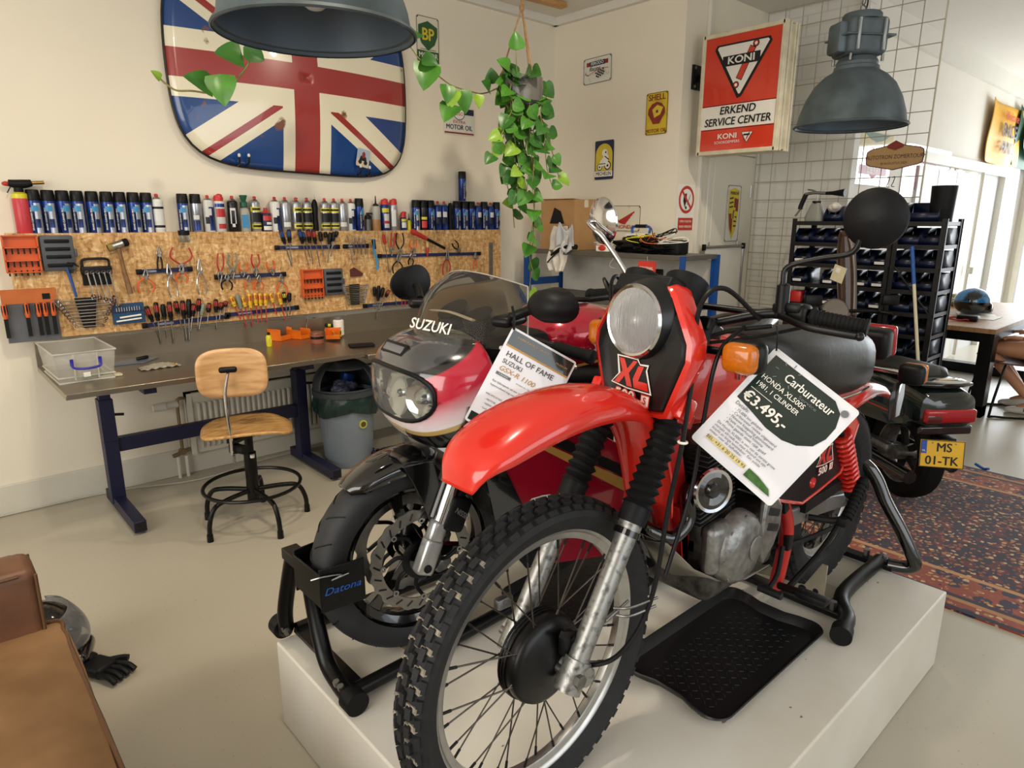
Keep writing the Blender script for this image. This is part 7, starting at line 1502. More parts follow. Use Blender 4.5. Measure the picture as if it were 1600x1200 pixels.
A = Art((-.007, 0, 0), (0, -1, 0), (0, 0, 1)); A.T('ORIGINAL', 0, .045, .03, M_white, .9, .01); A.T('CONTIN 45', 0, -.02, .032, M_white, .85, 0); A.done(t); MB().cyl((0, 0, .09), (0, 0, .13), .003, seg=6).build('hook', M_steel, t)
MBk = thing('hanging_key', 'clear plastic hook strip dangling from the rack front', 'hook', (4.0, 3.28, 1.29)); MB().tube([(0, 0, .03), (-.01, .02, 0), (0, .03, -.03), (.0, -.02, -.04)], .003, seg=6).build('strip', M_clear, MBk)

# ---------------------------------------------------------------- wire mesh divider with plate and hooks
MX = 5.60
t = thing('wire_mesh_panel', 'large white wire mesh panel hanging from the ceiling in front of the painted wall', 'mesh panel', (MX, 2.41, 0)); m = MB(); ya, yb = .655, -.655
for i in range(10): y = ya-i*.1455; m.cyl((0, y, .25), (0, y, CH-.01), .0035, seg=5)
for i in range(21): z = .30+i*.1475; m.cyl((-.005, ya, z), (-.005, yb, z), .0035, seg=5)
m.build('wire_grid', mat('painted_wire', '#a9a496', .5, .2), t)
MB().cyl((0, yb, 1.70), (0, yb, CH-.01), .006, seg=8).build('edge_rod', mat('pale_rod', '#cfc8b0', .5), t); MB().lathe([(.018, 0), (.024, .04), (.02, .045), (0, .045)], (0, yb, 1.665), (0, 0, 1), 14).build('rod_weight', mat('cream_cap', '#d6cfa8', .5), t)
p = onX(1397, 245, MX-.02)
t = thing('event_plate', 'brown rally plate reading AUTOTRON ZOMERTOUR hung on the wire mesh', 'sign', (MX-.014, p.y, p.z)); M_tan = mat('tan_plate', '#b5925f', .45, var=.04); M_maroon = mat('maroon_print', '#5c2326', .45)
ol = [(-.20, .0), (-.195, .045), (-.17, .06), (0, .095), (.17, .06), (.195, .045), (.20, 0), (.195, -.045), (.17, -.06), (0, -.095), (-.17, -.06), (-.195, -.045)]
MB().prism([(a, b) for a, b in ol], (0, 0, 0), (0, -1, 0), (0, 0, 1), .004).build('plate', M_maroon, t); MB().prism([(a*.965, b*.92) for a, b in ol], (-.0041, 0, 0), (0, -1, 0), (0, 0, 1), .001).build('plate_face', M_tan, t)
MB().prism([(-.055, .085), (0, .115), (.055, .085), (.055, .065), (0, .045), (-.055, .065)], (-.0055, 0, 0), (0, -1, 0), (0, 0, 1), .002).build('crest', M_brown, t)
A = Art((-.0055, 0, 0), (0, -1, 0), (0, 0, 1)); A.T('AUTOTRON ZOMERTOUR', 0, .0, .040, M_maroon, .82, .006); A.T('- 28 AUGUSTUS 2025 -', 0, -.045, .024, M_maroon, .9, 0); A.T('AUTOTRON', 0, .078, .018, M_tan, .95, 0); A.done(t)
for k, (u, v) in enumerate(((1388, 285), (1396, 284))):
    o = MB().tube([(0, .01, .03), (0, -.005, .035), (0, .0, .0), (0, .01, -.03), (0, -.01, -.035)], .003, seg=6).build('s_hook', M_dark); o.location = onX(u, v, MX-.012); tag(o, ['left', 'right'][k]+' of two thin steel hooks hanging on the wire mesh', 'hook')

# ---------------------------------------------------------------- posters and banners on the hall wall
HY = 2.36
def wallsign(name, label, cat, u0, v0, u1, v1, m_, draw, gap=.004, t=.004):
    a, b = onY(u0, v0, HY), onY(u1, v1, HY); w_, h_ = abs(b.x-a.x), abs(a.z-b.z); return sign(name, label, ((a.x+b.x)/2, HY, (a.z+b.z)/2), UB, w_, h_, m_, lambda A: draw(A, w_, h_), cat=cat, gap=gap, t=t)
def d_derbi(A, w, h):
    A.P([(-w*.4, h*.48), (w*.4, h*.48), (w*.2, h*.36), (0, h*.31), (-w*.2, h*.36)], M_green); A.T('OFF OFF', 0, h*.17, h*.10, M_redp, 1.1, .02); A.Rc(0, -h*.22, w*.8, h*.17, mat('magenta_red', '#a8294a', .4)); A.T('DERBI', 0, -h*.22, h*.16, M_white, 1.5, .03); A.P([(-w*.1, -h*.3), (w*.12, -h*.3), (0, -h*.38)], M_redp)
wallsign('poster', 'glossy cream poster with green crest and red lettering behind the event plate', 'poster', 1342, 200, 1385, 292, mat('poster_cream', '#e2d6ae', .08, coat=1), d_derbi)
def d_guzzi(A, w, h):
    A.C(0, -h*.1, w*.42, mat('dusty_pink', '#c98f97', .15, coat=.6), h*.30); A.C(0, -h*.2, w*.36, mat('mauve', '#b07889', .15, coat=.6), h*.20, a0=180, a1=360, n=20); A.P([(-w*.2, h*.02), (w*.1, h*.1), (w*.3, h*.12), (w*.12, h*.0), (-w*.1, -h*.05)], M_gold); A.T('MOTO GUZZI', 0, -h*.14, h*.11, M_brown, .95, .01)
wallsign('poster', 'glossy white poster with a pink disc and an eagle, right of the event plate', 'poster', 1415, 222, 1475, 312, mat('poster_white', '#e6e2de', .06, coat=1), d_guzzi)
for k, (u0, u1) in enumerate(((1479, 1490), (1492, 1503))): wallsign('small_picture', 'small brown picture, %s of a pair above the black container' % ('left' if k == 0 else 'right'), 'picture', u0, 264, u1, 290, mat('terracotta_print', '#b06a4c', .3), lambda A, w, h: A.C(0, h*.2, w*.28, M_white) if True else None)
def banner(name, label, u0, v0, u1, v1, m_, draw):
    a, b = onY(u0, v0, HY), onY(u1, v1, HY); w_, h_ = (b.x-a.x)*.86, a.z-b.z; t = thing(name, label, 'banner', ((a.x+b.x)/2, HY-.06, (a.z+b.z)/2))
    MB().grid(lambda u, v: Vector(((u-.5)*w_, .018*sin(u*9)+.012*sin(v*6+u*4), (v-.5)*h_-.03*sin(pi*u))), 20, 14).build('cloth', m_, t, solid=.004, ang=70); A = Art((0, -.038, 0), (1, 0, 0), (0, 0, 1)); draw(A, w_, h_); A.done(t)
def d_race(A, w, h): A.T('Welcome', 0, h*.27, h*.2, M_red, 1.15, .02, .2); A.T('RACE', 0, h*.03, h*.30, M_navy, 1.25, .03); A.T('FANS', 0, -h*.25, h*.28, M_navy, 1.25, .03)
banner('fabric_banner', 'yellow cloth banner reading Welcome RACE FANS hanging above the hall door', 1540, 150, 1582, 262, mat('banner_yellow', '#e2a92e', .5, var=.06), d_race)
def d_st(A, w, h): A.C(0, 0, w*.35, M_white, h*.4); A.C(0, 0, w*.32, M_green, h*.37); A.T('STIHL', 0, 0, h*.16, M_white, 1.2, .02)
banner('fabric_banner', 'dark green cloth banner with a white ring, cut by the right edge of the photo', 1583, 162, 1618, 268, mat('banner_green', '#1f4d33', .5, var=.08), d_st)

# ---------------------------------------------------------------- rack of blue parts bins
M_rackblk = mat('black_rack_steel', '#1a1a1b', .4, .3, var=.1); M_bbin = mat('dark_blue_bin', '#0c1733', .35, var=.08)
SX0, SX1 = 5.13, 5.50
LV = [1.60-.153*k for k in range(10)]
def shelfrack(name, label, ya, yb, hi):
    t = thing(name, label, 'rack', (SX0, (ya+yb)/2, 0)); w_ = ya-yb
    for x in (.012, SX1-SX0-.012):
        for s in (-1, 1):
            m = MB(); m.box((x, s*(w_/2-.012), hi/2), (.004, .035, hi)).box((x+(.015 if x < .1 else -.015), s*(w_/2-.002), hi/2), (.035, .004, hi)); p_ = m.build('post', M_rackblk, t); b_ = MB()
            if x < .1:
                for z in LV: b_.cyl((x-.002, s*(w_/2-.014), z-.005), (x-.006, s*(w_/2-.014), z-.005), .005, seg=6)
                b_.build('bolt_heads', M_steel, p_)
    for z in LV: MB().box(((SX1-SX0)/2, 0, z-.006), (SX1-SX0, w_-.01, .004)).box((.002, 0, z-.014), (.003, w_-.01, .030)).box(((SX1-SX0), 0, z-.014), (.003, w_-.01, .030)).box(((SX1-SX0)/2, -w_/2+.004, z-.012), (SX1-SX0, .003, .026)).build('shelf', M_rackblk, t)
    return t
shelfrack('bin_rack', 'black steel shelf rack full of blue parts bins, left of the seam', 2.465, 1.745, 1.62); rk2 = shelfrack('bin_rack', 'black steel shelf rack at the right with larger blue boxes and open side', 1.74, 1.43, 1.62)
MB().cyl((.0, .12, LV[2]), (.0, -.13, LV[4]), .006, seg=6).cyl((.0, .12, LV[7]), (.0, -.13, LV[5]), .006, seg=6).build('cross_brace', M_rackblk, rk2)
def pbin(W, D, H):
    m = MB(); m.add([(0, -W/2, 0), (D, -W/2, 0), (D, W/2, 0), (0, W/2, 0)], [(0, 1, 2, 3)])
    for y in (-W/2, W/2): m.add([(0, y, 0), (D, y, 0), (D, y, H), (.05, y, H), (-.01, y, H*.45)], [(0, 1, 2, 3, 4)])
    m.add([(D, -W/2, 0), (D, W/2, 0), (D, W/2, H), (D, -W/2, H)], [(0, 1, 2, 3)]); m.add([(0, -W/2, 0), (0, W/2, 0), (-.01, W/2, H*.45), (-.01, -W/2, H*.45)], [(0, 1, 2, 3)]); return m
bins = {}
def put_bin(kind, y, lv, label, W, D, H, lab=True):
    key = (kind, lab)
    if key not in bins:
        t = thing('parts_bin', label, 'parts bin', (SX0+.03, y, LV[lv]-.003), group='blue bins on the black racks'); pbin(W, D, H).build('tub', M_bbin, t, solid=.003)
        if lab: MB().box((-.013, 0, H*.22), (.002, W*.62, H*.18), rotm(-10, 'Y')).build('label', M_white, t)
        MB().rbox((D*.5, 0, H*.35), (D*.7, W*.8, H*.5), .01, 1).build('contents', M_dark, t)
        bins[key] = t
    else: dup(bins[key], (SX0+.03, y, LV[lv]-.003), label=label)
SHN = ['top', 'second', 'third', 'fourth', 'fifth', 'sixth', 'seventh', 'eighth', 'ninth']
rb = random.Random(5)
for lv in range(1, 9):
    for k in range(6):
        if (lv, k) in ((3, 1), (4, 0)): continue
        put_bin('s', 2.395-k*.116, lv, 'small blue parts bin, %s from the left on the %s shelf of the left rack' % (ORD[k], SHN[lv-1]), .105, .26, .105, rb.random() < .6)
for lv in range(1, 9):
    for k in range(2): put_bin('b', 1.655-k*.145, lv, 'larger blue box, %s on the %s shelf of the right rack' % (('left', 'right')[k], SHN[lv-1]), .135, .30, .115, False)
q = MB().rbox((0, 0, .045), (.12, .09, .09), .01).build('red_carton', CM['red']); q.location = (SX0+.09, 2.40, LV[4]-.003); tag(q, 'small red carton at the left end of the fourth shelf', 'carton')
def ontop(u, v, X=5.25): return onX(u, v, X)
p = ontop(1274, 340); t = thing('foam_gun', 'grey bottle foam gun with black nozzle on top of the bin rack', 'spray gun', (5.25, p.y, 1.60))
MB().loft([[Vector((a*k, b*k, z)) for a, b in rrect(.13, .13, .03, 3)] for z, k in ((0, .95), (.03, 1.0), (.11, .62), (.135, .45))]).build('bottle', mat('grey_bottle', '#8e8d86', .4), t); MB().cyl((0, 0, .13), (0, 0, .15), .033).build('bottle_cap', M_blackp, t)
MB().tube([(0, .10, .20), (0, .03, .21), (0, -.06, .205)], .012, seg=10).tube([(0, .08, .235), (0, .03, .225), (0, .0, .20), (0, .0, .15)], .006, seg=8).build('gun_body', M_steel, t); MB().lathe([(.012, 0), (.014, .05), (.028, .13), (.03, .14), (0, .14)], (0, -.06, .205), (0, -1, 0), 16).build('cone_nozzle', M_blackp, t); MB().tube([(0, .09, .20), (0, .12, .12), (0, .125, .09)], .018, seg=10).build('grip', M_blackp, t); MB().tube([(0, .125, .09), (0, .145, .06), (0, .16, .04)], .008, seg=8).build('air_coupling', M_steel, t)
p = ontop(1302, 338); t = thing('parts_bin', 'blue open bin holding white cotton waste on top of the rack', 'parts bin', (5.22, p.y, 1.60)); pbin(.11, .2, .11).build('tub', M_bbin, t, solid=.003); MB().ell((.04, .0, .10), (.07, .045, .035), seg=14).ell((.0, -.02, .11), (.04, .03, .03)).build('cotton_waste', M_rag, t)
p = ontop(1440, 330); t = thing('parts_bin', 'large dark blue box beside the black container on the rack top', 'parts bin', (5.2, p.y, 1.60)); pbin(.24, .26, .13).build('tub', M_bbin, t, solid=.003)
p = onX(1475, 340, 5.28); t = thing('black_container', 'tall black cylindrical container on the right end of the rack top', 'container', (5.29, 1.515, 1.60)); MB().lathe([(0, 0), (.068, 0), (.07, .004), (.078, .235), (.074, .235), (.066, .01), (0, .01)], seg=36).build('container', M_matblack, t)
# broom leaning on the rack
a, b = onX(1425, 385, 5.05), onX(1441, 590, 4.92)
t = thing('broom', 'white broom stick with blue grip leaning on the bin rack', 'broom', (b.x, b.y, 0)); top = a-Vector((b.x, b.y, 0)); bt = Vector((-.02, -.08, .08)); MB().cyl(bt, bt.lerp(top, .82), .011, seg=10).build('stick', mat('cream_stick', '#d8d0b2', .5), t); MB().cyl(bt.lerp(top, .82), top, .013, seg=10).build('grip', M_blueh, t); MB().box(bt-Vector((0, 0, .02)), (.05, .28, .04)).build('broom_head', M_blackp, t); MB().box(bt-Vector((0, 0, .06)), (.045, .27, .04)).build('bristles', M_blueh, t)

# ---------------------------------------------------------------- dark touring motorcycle behind (local x forward, y left)
M_tgreen = mat('black_green_paint', '#0f1a17', .15, coat=1., var=.05)
T = thing('touring_motorcycle', 'black green touring motorcycle seen from behind with yellow plate reading MS 01-TK', 'motorcycle', (4.24, 1.21, .011), rz=R(53))
tw = MB().lathe([(.17, -.055), (.2, -.065), (.24, -.065), (.265, -.045), (.272, -.0), (.265, .045), (.24, .065), (.2, .065), (.17, .055)], (0, 0, .272), (0, 1, 0), 60).build('rear_tyre', M_rubber, T)
rw = MB().lathe([(.17, -.055), (.178, -.06), (.17, -.05), (.15, -.03), (.148, 0), (.15, .03), (.17, .05), (.178, .06), (.17, .055), (.16, 0)], (0, 0, .272), (0, 1, 0), 48, closed=True).build('rear_rim', M_alu, T)
for k in range(5): a = 2*pi*k/5; MB().box((cos(a)*.09, 0, .272+sin(a)*.09), (.13, .03, .03), rotm(-k*72, 'Y')).build('wheel_spoke', M_dark, rw)
MB().cyl((0, -.06, .272), (0, .09, .272), .045, seg=18).build('final_drive', M_alu, T); MB().rbox((.12, .10, .29), (.24, .06, .06), .015).build('drive_arm', M_alu, T)
MB().loft([ell_ring(*a, 28, 3.4) for a in [(-.30, .60, .10, .05), (-.27, .60, .155, .10), (-.15, .61, .165, .12), (.1, .62, .17, .12), (.5, .60, .16, .11), (.8, .56, .14, .08)]]).build('tail_body', M_tgreen, T, ang=50)
MB().loft([ell_ring(*a, 20, 3) for a in [(-.27, .735, .06, .012), (-.24, .735, .15, .018), (-.12, .735, .16, .02), (.0, .73, .12, .015)]]).build('tail_spoiler', M_blackgloss, T, ang=50)
tl = MB().rbox((-.292, 0, .575), (.04, .29, .075), .015, 3).build('tail_lamp', M_taill, T); MB().rbox((-.296, .095, .565), (.036, .09, .045), .01).build('indicator_lens', mat('smoked_red_lens', '#5a2020', .15, coat=.6), tl)
MB().box((-.27, 0, .49), (.03, .30, .05)).build('tail_underside', M_blackgloss, T, bev=.01)
npl = MB().rbox((0, 0, 0), (.004, .215, .148), .002, 1).build('number_plate', mat('plate_yellow', '#e8b616', .35, var=.04), T); npl.location = (-.335, .045, .375); npl.rotation_euler = (0, R(10), R(-18))
A = Art((-.0025, 0, 0), (0, -1, 0), (0, 0, 1)); A.Rc(-.09, .035, .028, .07, mat('plate_blue', '#1c4aa8', .4)); A.T('NL', -.09, .015, .014, M_white, 1, .01); A.T('MS', .008, .034, .066, M_black, .95, .02); A.T('01-TK', .0, -.038, .066, M_black, .95, .02)
for q in ((-.1, -.071, .2, .002),): pass
for s in (-1, 1): A.Rc(0, s*.0715, .206, .003, M_black); A.Rc(s*.105, 0, .003, .146, M_black)
for x in (-.05, .062): A.C(x, .058, .004, M_grey)
A.done(npl, ('plate_marks', 'plate_lettering'))
MB().rbox((-.24, -.02, .42), (.10, .10, .05), .01).build('plate_bracket', M_blackp, T)
for s in (-1, 1):
    sp_ = MB().loft([[Vector((x, s*(.16+w_), z)) for w_, z in ((0, z0), (.05, z0+.02), (.055, (z0+z1)/2), (.04, z1), (0, z1))] for x, z0, z1 in ((-.22, .50, .60), (-.1, .46, .66), (.2, .44, .68), (.5, .42, .64))]).build('side_panel', M_tgreen, T, ang=50)
    A = Art((.08, s*.2155, .56), (-s, 0, 0), (0, 0, 1)); A.Rc(.05, -.005, .34, .05, mat('grey_reflector', '#3b3a38', .3)); A.Rc(.05, -.005, .31, .006, M_red); 
    if s > 0: A.T('SV', .0, .055, .03, M_red, 1.2, .02, .2)
    A.done(sp_, ('side_stripe', 'side_lettering')); MB().cyl((.3, s*.17, .24), (-.16 if s < 0 else -.3, s*.18, .23), .038, seg=18).build('silencer', M_blackgloss, T)
MB().tube([(-.38, -.2, .30), (-.35, -.2, .29), (-.3, -.19, .3)], .008, seg=6).build('cable_end', M_blueh, T)
MB().loft([ell_ring(*a, 24, 3) for a in [(-.12, .74, .10, .02), (-.05, .76, .14, .04), (.3, .74, .15, .05), (.48, .72, .12, .05)]]).build('seat', M_seat, T, ang=60)
MB().loft([ell_ring(*a, 24, 2.6) for a in [(.45, .72, .10, .06), (.52, .78, .14, .09), (.68, .80, .15, .10), (.80, .78, .11, .08)]]).build('fuel_tank', M_sred, T, ang=60)
MB().rbox((.52, 0, .40), (.5, .30, .34), .05, 3).build('engine', M_dark, T)
MB().loft([ell_ring(*a, 24, 2.6) for a in [(.80, .70, .20, .20), (.93, .74, .22, .22), (1.05, .78, .19, .16), (1.12, .78, .10, .08)]]).build('front_fairing', M_tgreen, T, ang=60)
MB().lathe([(.2, -.05), (.25, -.055), (.29, -.03), (.30, 0), (.29, .03), (.25, .055), (.2, .05)], (1.10, 0, .30), (0, 1, 0), 48).cyl((1.10, -.03, .3), (1.10, .03, .3), .19, seg=32).build('front_wheel', M_rubber, T)
MB().grid(lambda u, v: Vector((.80+.10*v-.03*(2*u-1)**2, (2*u-1)*.085*(1-.5*v**4)*(.75+.25*v)-.02+.03*v, .93+.60*v)), 14, 14).build('windscreen', mat('brown_tinted_screen', '#5c3e28', .08, trans=.6), T, solid=.006)
MB().tube([(.72, .26, .99), (.76, .15, 1.0), (.76, -.15, 1.0), (.70, -.28, .99)], .012, seg=8).build('handlebar', M_blackmetal, T); MB().lathe([(0, -.08), (.07, -.06), (.09, 0), (.08, .01), (0, .01)], (.74, .10, 1.0), (-1, .3, .3), 24).build('instrument_pod', mat('dusty_pod', '#6c645a', .3, .4), T)
for s in (-1, 1): MB().tube([(.72, s*.2, 1.0), (.74, s*.22, 1.06), (.72, s*.24, 1.08)], .007, seg=8).rbox((.72, s*.27, 1.08), (.03, .12, .07), .012).build('mirror', M_blackp, T)
tg = MB().box((0, 0, 0), (.003, .09, .10)).build('price_tag', mat('cream_tag', '#d8cfae', .6)); q = ray_at(1310, 428, 4.25); tg.location = q; tg.rotation_euler = (R(15), 0, R(-15)); tag(tg, 'blank cream tag tied to the touring motorcycle mirror', 'tag'); MB().box((-.002, .01, .02), (.001, .03, .03)).build('tag_window', M_white, tg)

# ---------------------------------------------------------------- carpet
def carpet_mat():
    m = bpy.data.materials.new('persian_carpet'); m.use_nodes = True; nt = m.node_tree; N, L = nt.nodes, nt.links; b = N['Principled BSDF']; b.inputs['Roughness'].default_value = .95; b.inputs['Sheen Weight'].default_value = .2
    tc = N.new('ShaderNodeTexCoord'); sp = N.new('ShaderNodeSeparateXYZ'); L.new(tc.outputs['Object'], sp.inputs[0])
    def mth(op, a, bb=None):
        n = N.new('ShaderNodeMath'); n.operation = op
        for i, s in enumerate((a, bb)):
            if s is None: continue
            if isinstance(s, (int, float)): n.inputs[i].default_value = s
            else: L.new(s, n.inputs[i])
        return n.outputs[0]
    def mix(f, c1, c2):
        n = N.new('ShaderNodeMix'); n.data_type = 'RGBA'; L.new(f, n.inputs[0]) if not isinstance(f, (int, float)) else None
        for i, c in ((6, c1), (7, c2)):
            if isinstance(c, str): n.inputs[i].default_value = (*lin(c), 1)
            else: L.new(c, n.inputs[i])
        return n.outputs[2]
    nz = N.new('ShaderNodeTexNoise'); nz.inputs['Scale'].default_value = 26; L.new(tc.outputs['Object'], nz.inputs['Vector'])
    av = N.new('ShaderNodeVectorMath'); av.operation = 'MULTIPLY_ADD'; av.inputs[1].default_value = (.035, .035, 0); L.new(nz.outputs['Color'], av.inputs[0]); L.new(tc.outputs['Object'], av.inputs[2])
    v1 = N.new('ShaderNodeTexVoronoi'); v1.inputs['Scale'].default_value = 17; L.new(av.outputs[0], v1.inputs['Vector']); v2 = N.new('ShaderNodeTexVoronoi'); v2.inputs['Scale'].default_value = 38; L.new(av.outputs[0], v2.inputs['Vector'])
    v3 = N.new('ShaderNodeTexVoronoi'); v3.inputs['Scale'].default_value = 11; L.new(av.outputs[0], v3.inputs['Vector'])
    d1, d2, d3 = v1.outputs['Distance'], v2.outputs['Distance'], v3.outputs['Distance']
    s1 = N.new('ShaderNodeSeparateColor'); L.new(v1.outputs['Color'], s1.inputs[0]); s2 = N.new('ShaderNodeSeparateColor'); L.new(v2.outputs['Color'], s2.inputs[0])
    flower = mix(mth('GREATER_THAN', s2.outputs[0], .5), '#a9794a', '#8f4a33'); flower = mix(mth('GREATER_THAN', s2.outputs[1], .72), flower, '#c5a67c')
    field = mix(mth('LESS_THAN', d1, .42), '#241a30', '#5a2028'); field = mix(mth('LESS_THAN', d2, .36), field, flower)
    bf_ = mix(mth('LESS_THAN', d3, .40), '#8a3d2a', '#2b2440'); bf_ = mix(mth('LESS_THAN', d2, .38), bf_, flower)
    ex_ = mth('SUBTRACT', 1.01, mth('ABSOLUTE', sp.outputs['X'])); ey_ = mth('SUBTRACT', 1.5, mth('ABSOLUTE', sp.outputs['Y'])); e = mth('MINIMUM', ex_, ey_)
    c = mix(mth('LESS_THAN', e, .36), field, bf_)
    for lo, hi, col in ((.33, .36, '#b98a5a'), (.08, .11, '#a97a4c'), (.0, .03, '#1c1830'), (.11, .14, '#2b2038')): c = mix(mth('MULTIPLY', mth('GREATER_THAN', e, lo), mth('LESS_THAN', e, hi)), c, col)
    L.new(c, b.inputs['Base Color']); return m
cp = MB().box((0, 0, .005), (2.02, 3.0, .010)).build('persian_carpet', carpet_mat()); cp.location = (4.09, .35, 0); tag(cp, 'red and navy patterned persian carpet beside the display platform', 'carpet')

# ---------------------------------------------------------------- table, chair, helmet, sitter in the far room
t = thing('work_table', 'heavy wooden topped table on black beam legs in the far room', 'table', (6.50, 1.34, 0)); M_tbl = mat('oak_top', '#a9815a', .45, stretch=(2, 14, 2), scale=4, col2='#8b6642')
MB().box((1.1, .49, .74), (2.3, 1.0, .04)).build('tabletop', M_tbl, t, bev=.004); MB().box((1.1, .5, .68), (2.2, .95, .08)).build('apron', M_blackmetal, t)
for y in (.06, .94): MB().box((.10, y, .36), (.14, .10, .72)).build('leg', M_blackmetal, t, bev=.003); MB().box((2.05, y, .36), (.14, .10, .72)).build('leg', M_blackmetal, t, bev=.003)
MB().box((.10, .5, .05), (.14, .98, .10)).build('foot_beam', M_blackmetal, t, bev=.003); MB().box((2.05, .5, .05), (.14, .98, .10)).build('foot_beam', M_blackmetal, t)
TZ = .762
p = onZ(1530, 476, TZ); p = Vector((7.35, 1.74, TZ)); t = thing('motorcycle_helmet', 'blue and black motorcycle helmet lying on the far table', 'helmet', p, rz=R(-60))
MB().ell((0, 0, .12), (.15, .12, .125), seg=24).build('shell', mat('blue_helmet', '#2f86c8', .15, coat=1., col2='#101418', thr=(.42, .46), scale=4), t); MB().rbox((.09, 0, .07), (.12, .17, .10), .03, 3).ell((0, 0, .115), (.153, .123, .12), seg=24, z1=.05).build('visor_opening', M_blackgloss, t)
def tbl(name, label, cat, u, v, fn, rz=0): t = thing(name, label, cat, onZ(u, v, TZ), rz=R(rz)); fn(t); return t
tbl('drinks_can', 'silver can standing on the far table', 'can', 1508, 487, lambda t: MB().lathe([(0, 0), (.03, 0), (.033, .01), (.033, .14), (.027, .15), (0, .15)], seg=20).build('can', M_steel, t))
tbl('red_cable', 'coil of red cable on the near end of the far table', 'cable', 1494, 500, lambda t: MB().tube([(.07*cos(a)*(1+.2*sin(a*3)), .1*sin(a), .012+.006*sin(a*5)) for a in [k*.5 for k in range(40)]], .006, seg=6, n=2).build('coil', M_redp, t))
tbl('black_device', 'small black power tool lying beside the red cable', 'tool', 1512, 501, lambda t: MB().rbox((0, 0, .025), (.10, .16, .05), .015).build('body', M_blackp, t)); tbl('grey_box', 'flat dark grey box on the far table before the helmet', 'box', 1527, 487, lambda t: MB().rbox((0, 0, .03), (.14, .22, .06), .01).build('box', M_dark, t))
tbl('documents', 'loose white papers spread on the far table', 'papers', 1538, 496, lambda t: MB().box((0, 0, .001), (.3, .21, .002)).box((.15, .1, .0025), (.21, .3, .001), rotm(20, 'Z')).build('sheets', M_white, t))
blob('work_gloves', 'pile of beige cloth gloves at the back of the far table', 'gloves', (8.1, 2.05, TZ), (.16, .2, .06), mat('beige_cloth', '#cbbd9d', .8), .25)
def sled(label, c, rz):
    t = thing('sled_chair', label, 'chair', c, rz=R(rz)); M_seatw = mat('dark_walnut_seat', '#5d3f33', .4, var=.1)
    MB().grid(lambda u, v: Vector(((u-.5)*.42, (v-.5)*.42, .455+.03*(2*u-1)**2*.5-.02*sin(pi*v))), 10, 10).build('seat', M_seatw, t, solid=.012)
    for s in (-1, 1): MB().tube([(s*.15, -.14, .45), (s*.20, -.18, .40), (s*.23, -.22, .04), (s*.23, -.18, .012), (s*.23, .18, .012), (s*.23, .22, .04), (s*.20, .16, .40), (s*.15, .12, .45)], .010, seg=8, n=5).build('sled_leg', M_blackmetal, t)
    MB().tube([(-.18, -.17, .45), (-.19, -.24, .62), (-.17, -.25, .80), (0, -.26, .83), (.17, -.25, .80), (.19, -.24, .62), (.18, -.17, .45)], .010, seg=8).build('back_frame', M_blackmetal, t); MB().rbox((0, -.255, .74), (.34, .014, .16), .006).build('backrest', M_seatw, t); return t
sl2 = sled('dark wooden sled chair under the seated person at the far table', (6.92, 1.26, 0), 35)
# seated person, mostly outside the frame
P = thing('person', 'seated person in black shirt and white trainers, cut by the right photo edge', 'person', (7.08, 1.07, -.0), rz=R(5))
J = {'pel': (0, -.03, .55), 'wa': (-.01, -.05, .70), 'ch': (.0, -.06, .88), 'sh': (.03, -.07, 1.0), 'nk': (.05, -.06, 1.08), 'hd': (.06, -.04, 1.17)}
for s, k in ((-1, 'L'), (1, 'R')): J.update({'hip'+k: (s*.10, .02, .54), 'kn'+k: (s*.14, .42, .545), 'an'+k: (s*.13, .02 if s < 0 else .1, .10), 'toe'+k: (s*.14, .14 if s < 0 else .22, .05), 'sho'+k: (s*.18, -.01, .98), 'el'+k: (s*.25, -.03, .75), 'wr'+k: (s*.22, .16, .66)})
E_ = [('pel', 'wa'), ('wa', 'ch'), ('ch', 'sh'), ('sh', 'nk'), ('nk', 'hd')]
for k in 'LR': E_ += [('pel', 'hip'+k), ('hip'+k, 'kn'+k), ('kn'+k, 'an'+k), ('an'+k, 'toe'+k), ('sh', 'sho'+k), ('sho'+k, 'el'+k), ('el'+k, 'wr'+k)]
Rd = {'pel': .14, 'wa': .125, 'ch': .135, 'sh': .09, 'nk': .055, 'hd': .06, 'hip': .095, 'kn': .06, 'an': .04, 'toe': .022, 'sho': .065, 'el': .045, 'wr': .028}
def skin(name, names, edges, mt, par, grow=0., keep=None):
    me = bpy.data.meshes.new(name); idx = {n_: i for i, n_ in enumerate(names)}; me.from_pydata([J[n_] for n_ in names], [(idx[a], idx[b]) for a, b in edges], []); me.materials.append(mt)
    o = bpy.data.objects.new(name, me); COL.objects.link(o); o.parent = par; md = o.modifiers.new('skin', 'SKIN'); md.use_smooth_shade = True
    for i, n_ in enumerate(names): r_ = Rd[n_.rstrip('LR')] + grow; me.skin_vertices[0].data[i].radius = (r_, r_*(.8 if n_ in ('pel', 'wa', 'ch') else 1)); me.skin_vertices[0].data[i].use_root = (i == 0)
    s_ = o.modifiers.new('sub', 'SUBSURF'); s_.levels = 2; s_.render_levels = 2; return o
M_skin = mat('skin_tone', '#c98f6c', .5, var=.03)
body = skin('body', list(J), E_, M_skin, P)
J['slL'] = tuple((Vector(J['shoL'])*.35+Vector(J['elL'])*.65)); J['slR'] = tuple((Vector(J['shoR'])*.35+Vector(J['elR'])*.65)); Rd['sl'] = .055
skin('shirt', ['pel', 'wa', 'ch', 'sh', 'shoL', 'shoR', 'slL', 'slR'], [('pel', 'wa'), ('wa', 'ch'), ('ch', 'sh'), ('sh', 'shoL'), ('sh', 'shoR'), ('shoL', 'slL'), ('shoR', 'slR')], mat('black_shirt', '#141417', .8), P, .03)
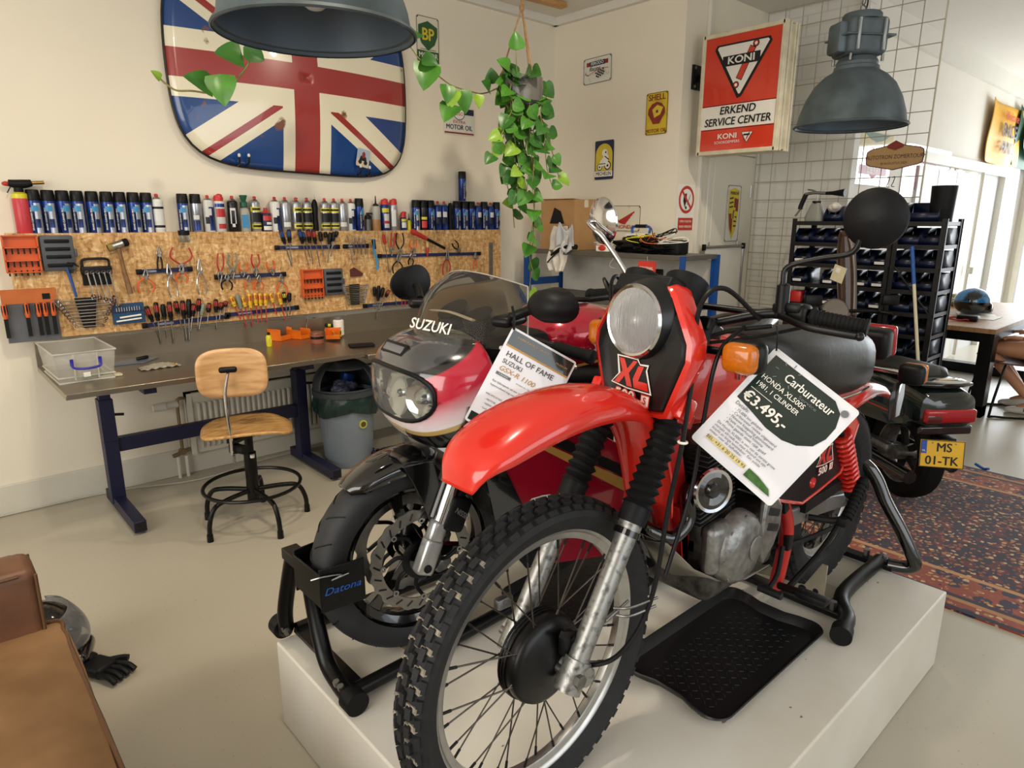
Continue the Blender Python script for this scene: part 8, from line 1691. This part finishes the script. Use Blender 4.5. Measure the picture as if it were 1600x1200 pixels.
J['thL'] = tuple(Vector(J['hipL']).lerp(Vector(J['knL']), .45)); J['thR'] = tuple(Vector(J['hipR']).lerp(Vector(J['knR']), .45)); Rd['th'] = .085
skin('shorts', ['pel', 'hipL', 'thL', 'hipR', 'thR'], [('pel', 'hipL'), ('hipL', 'thL'), ('pel', 'hipR'), ('hipR', 'thR')], mat('dark_shorts', '#1e2024', .8), P, .012)
hd = Vector((.06, -.02, 1.22)); face = MB().ell(hd, (.075, .095, .115), seg=20).build('face', M_skin, P)
MB().ell(hd+Vector((0, -.015, .02)), (.084, .098, .112), seg=20, z0=-.1).build('hair', mat('brown_hair', '#3a2a1e', .7), P)
MB().ell(hd+Vector((0, .10, -.01)), (.014, .022, .022)).build('nose', M_skin, P); MB().rbox(hd+Vector((0, .088, -.05)), (.045, .012, .012), .005).build('mouth', mat('lips', '#a5604f', .5), P)
for s in (-1, 1):
    MB().ell(hd+Vector((s*.03, .085, .015)), (.012, .008, .007)).build('eye', M_white, P); MB().ell(hd+Vector((s*.078, 0, .0)), (.012, .022, .032)).build('ear', M_skin, P)
    w_ = Vector(J['wr'+('L' if s < 0 else 'R')]); h = MB(); h.rbox(w_+Vector((-s*.01, .045, .0)), (.075, .08, .028), .012, 2)
    for q in range(4): x = -.030+q*.020; L_ = (.055, .068, .07, .055)[q]; h.tube([w_+Vector((x-s*.01, .08, .0)), w_+Vector((x-s*.01, .08+L_*.5, -.004)), w_+Vector((x-s*.01, .08+L_*.9, -.018))], .0085, seg=8)
    h.tube([w_+Vector((-s*.045, .02, 0)), w_+Vector((-s*.07, .05, -.005)), w_+Vector((-s*.075, .075, -.012))], .0095, seg=8); h.build('hand', M_skin, P)
    a_ = Vector(J['an'+('L' if s < 0 else 'R')]); sh = MB(); sh.loft([[Vector((a_.x+x*k, y+a_.y, z*k2+.005)) for x, z in ((-.045, 0), (.045, 0), (.05, .03), (.04, .075), (-.04, .075), (-.05, .03))] for y, k, k2 in ((-.09, .7, 1.0), (-.06, .95, 1.2), (.02, 1.0, 1.25), (.10, 1.05, .85), (.17, .95, .7), (.20, .6, .4))]); so = sh.build('shoe', mat('white_trainer', '#dcd9d2', .6), P, sub=1)
    A = Art(a_+Vector((s*.055, .04, -.05)), (0, s*1., 0), (0, 0, 1)); A.T('N', 0, 0, .05, M_black, 1.1, .02); A.done(so, ('shoe_mark', 'shoe_lettering'))
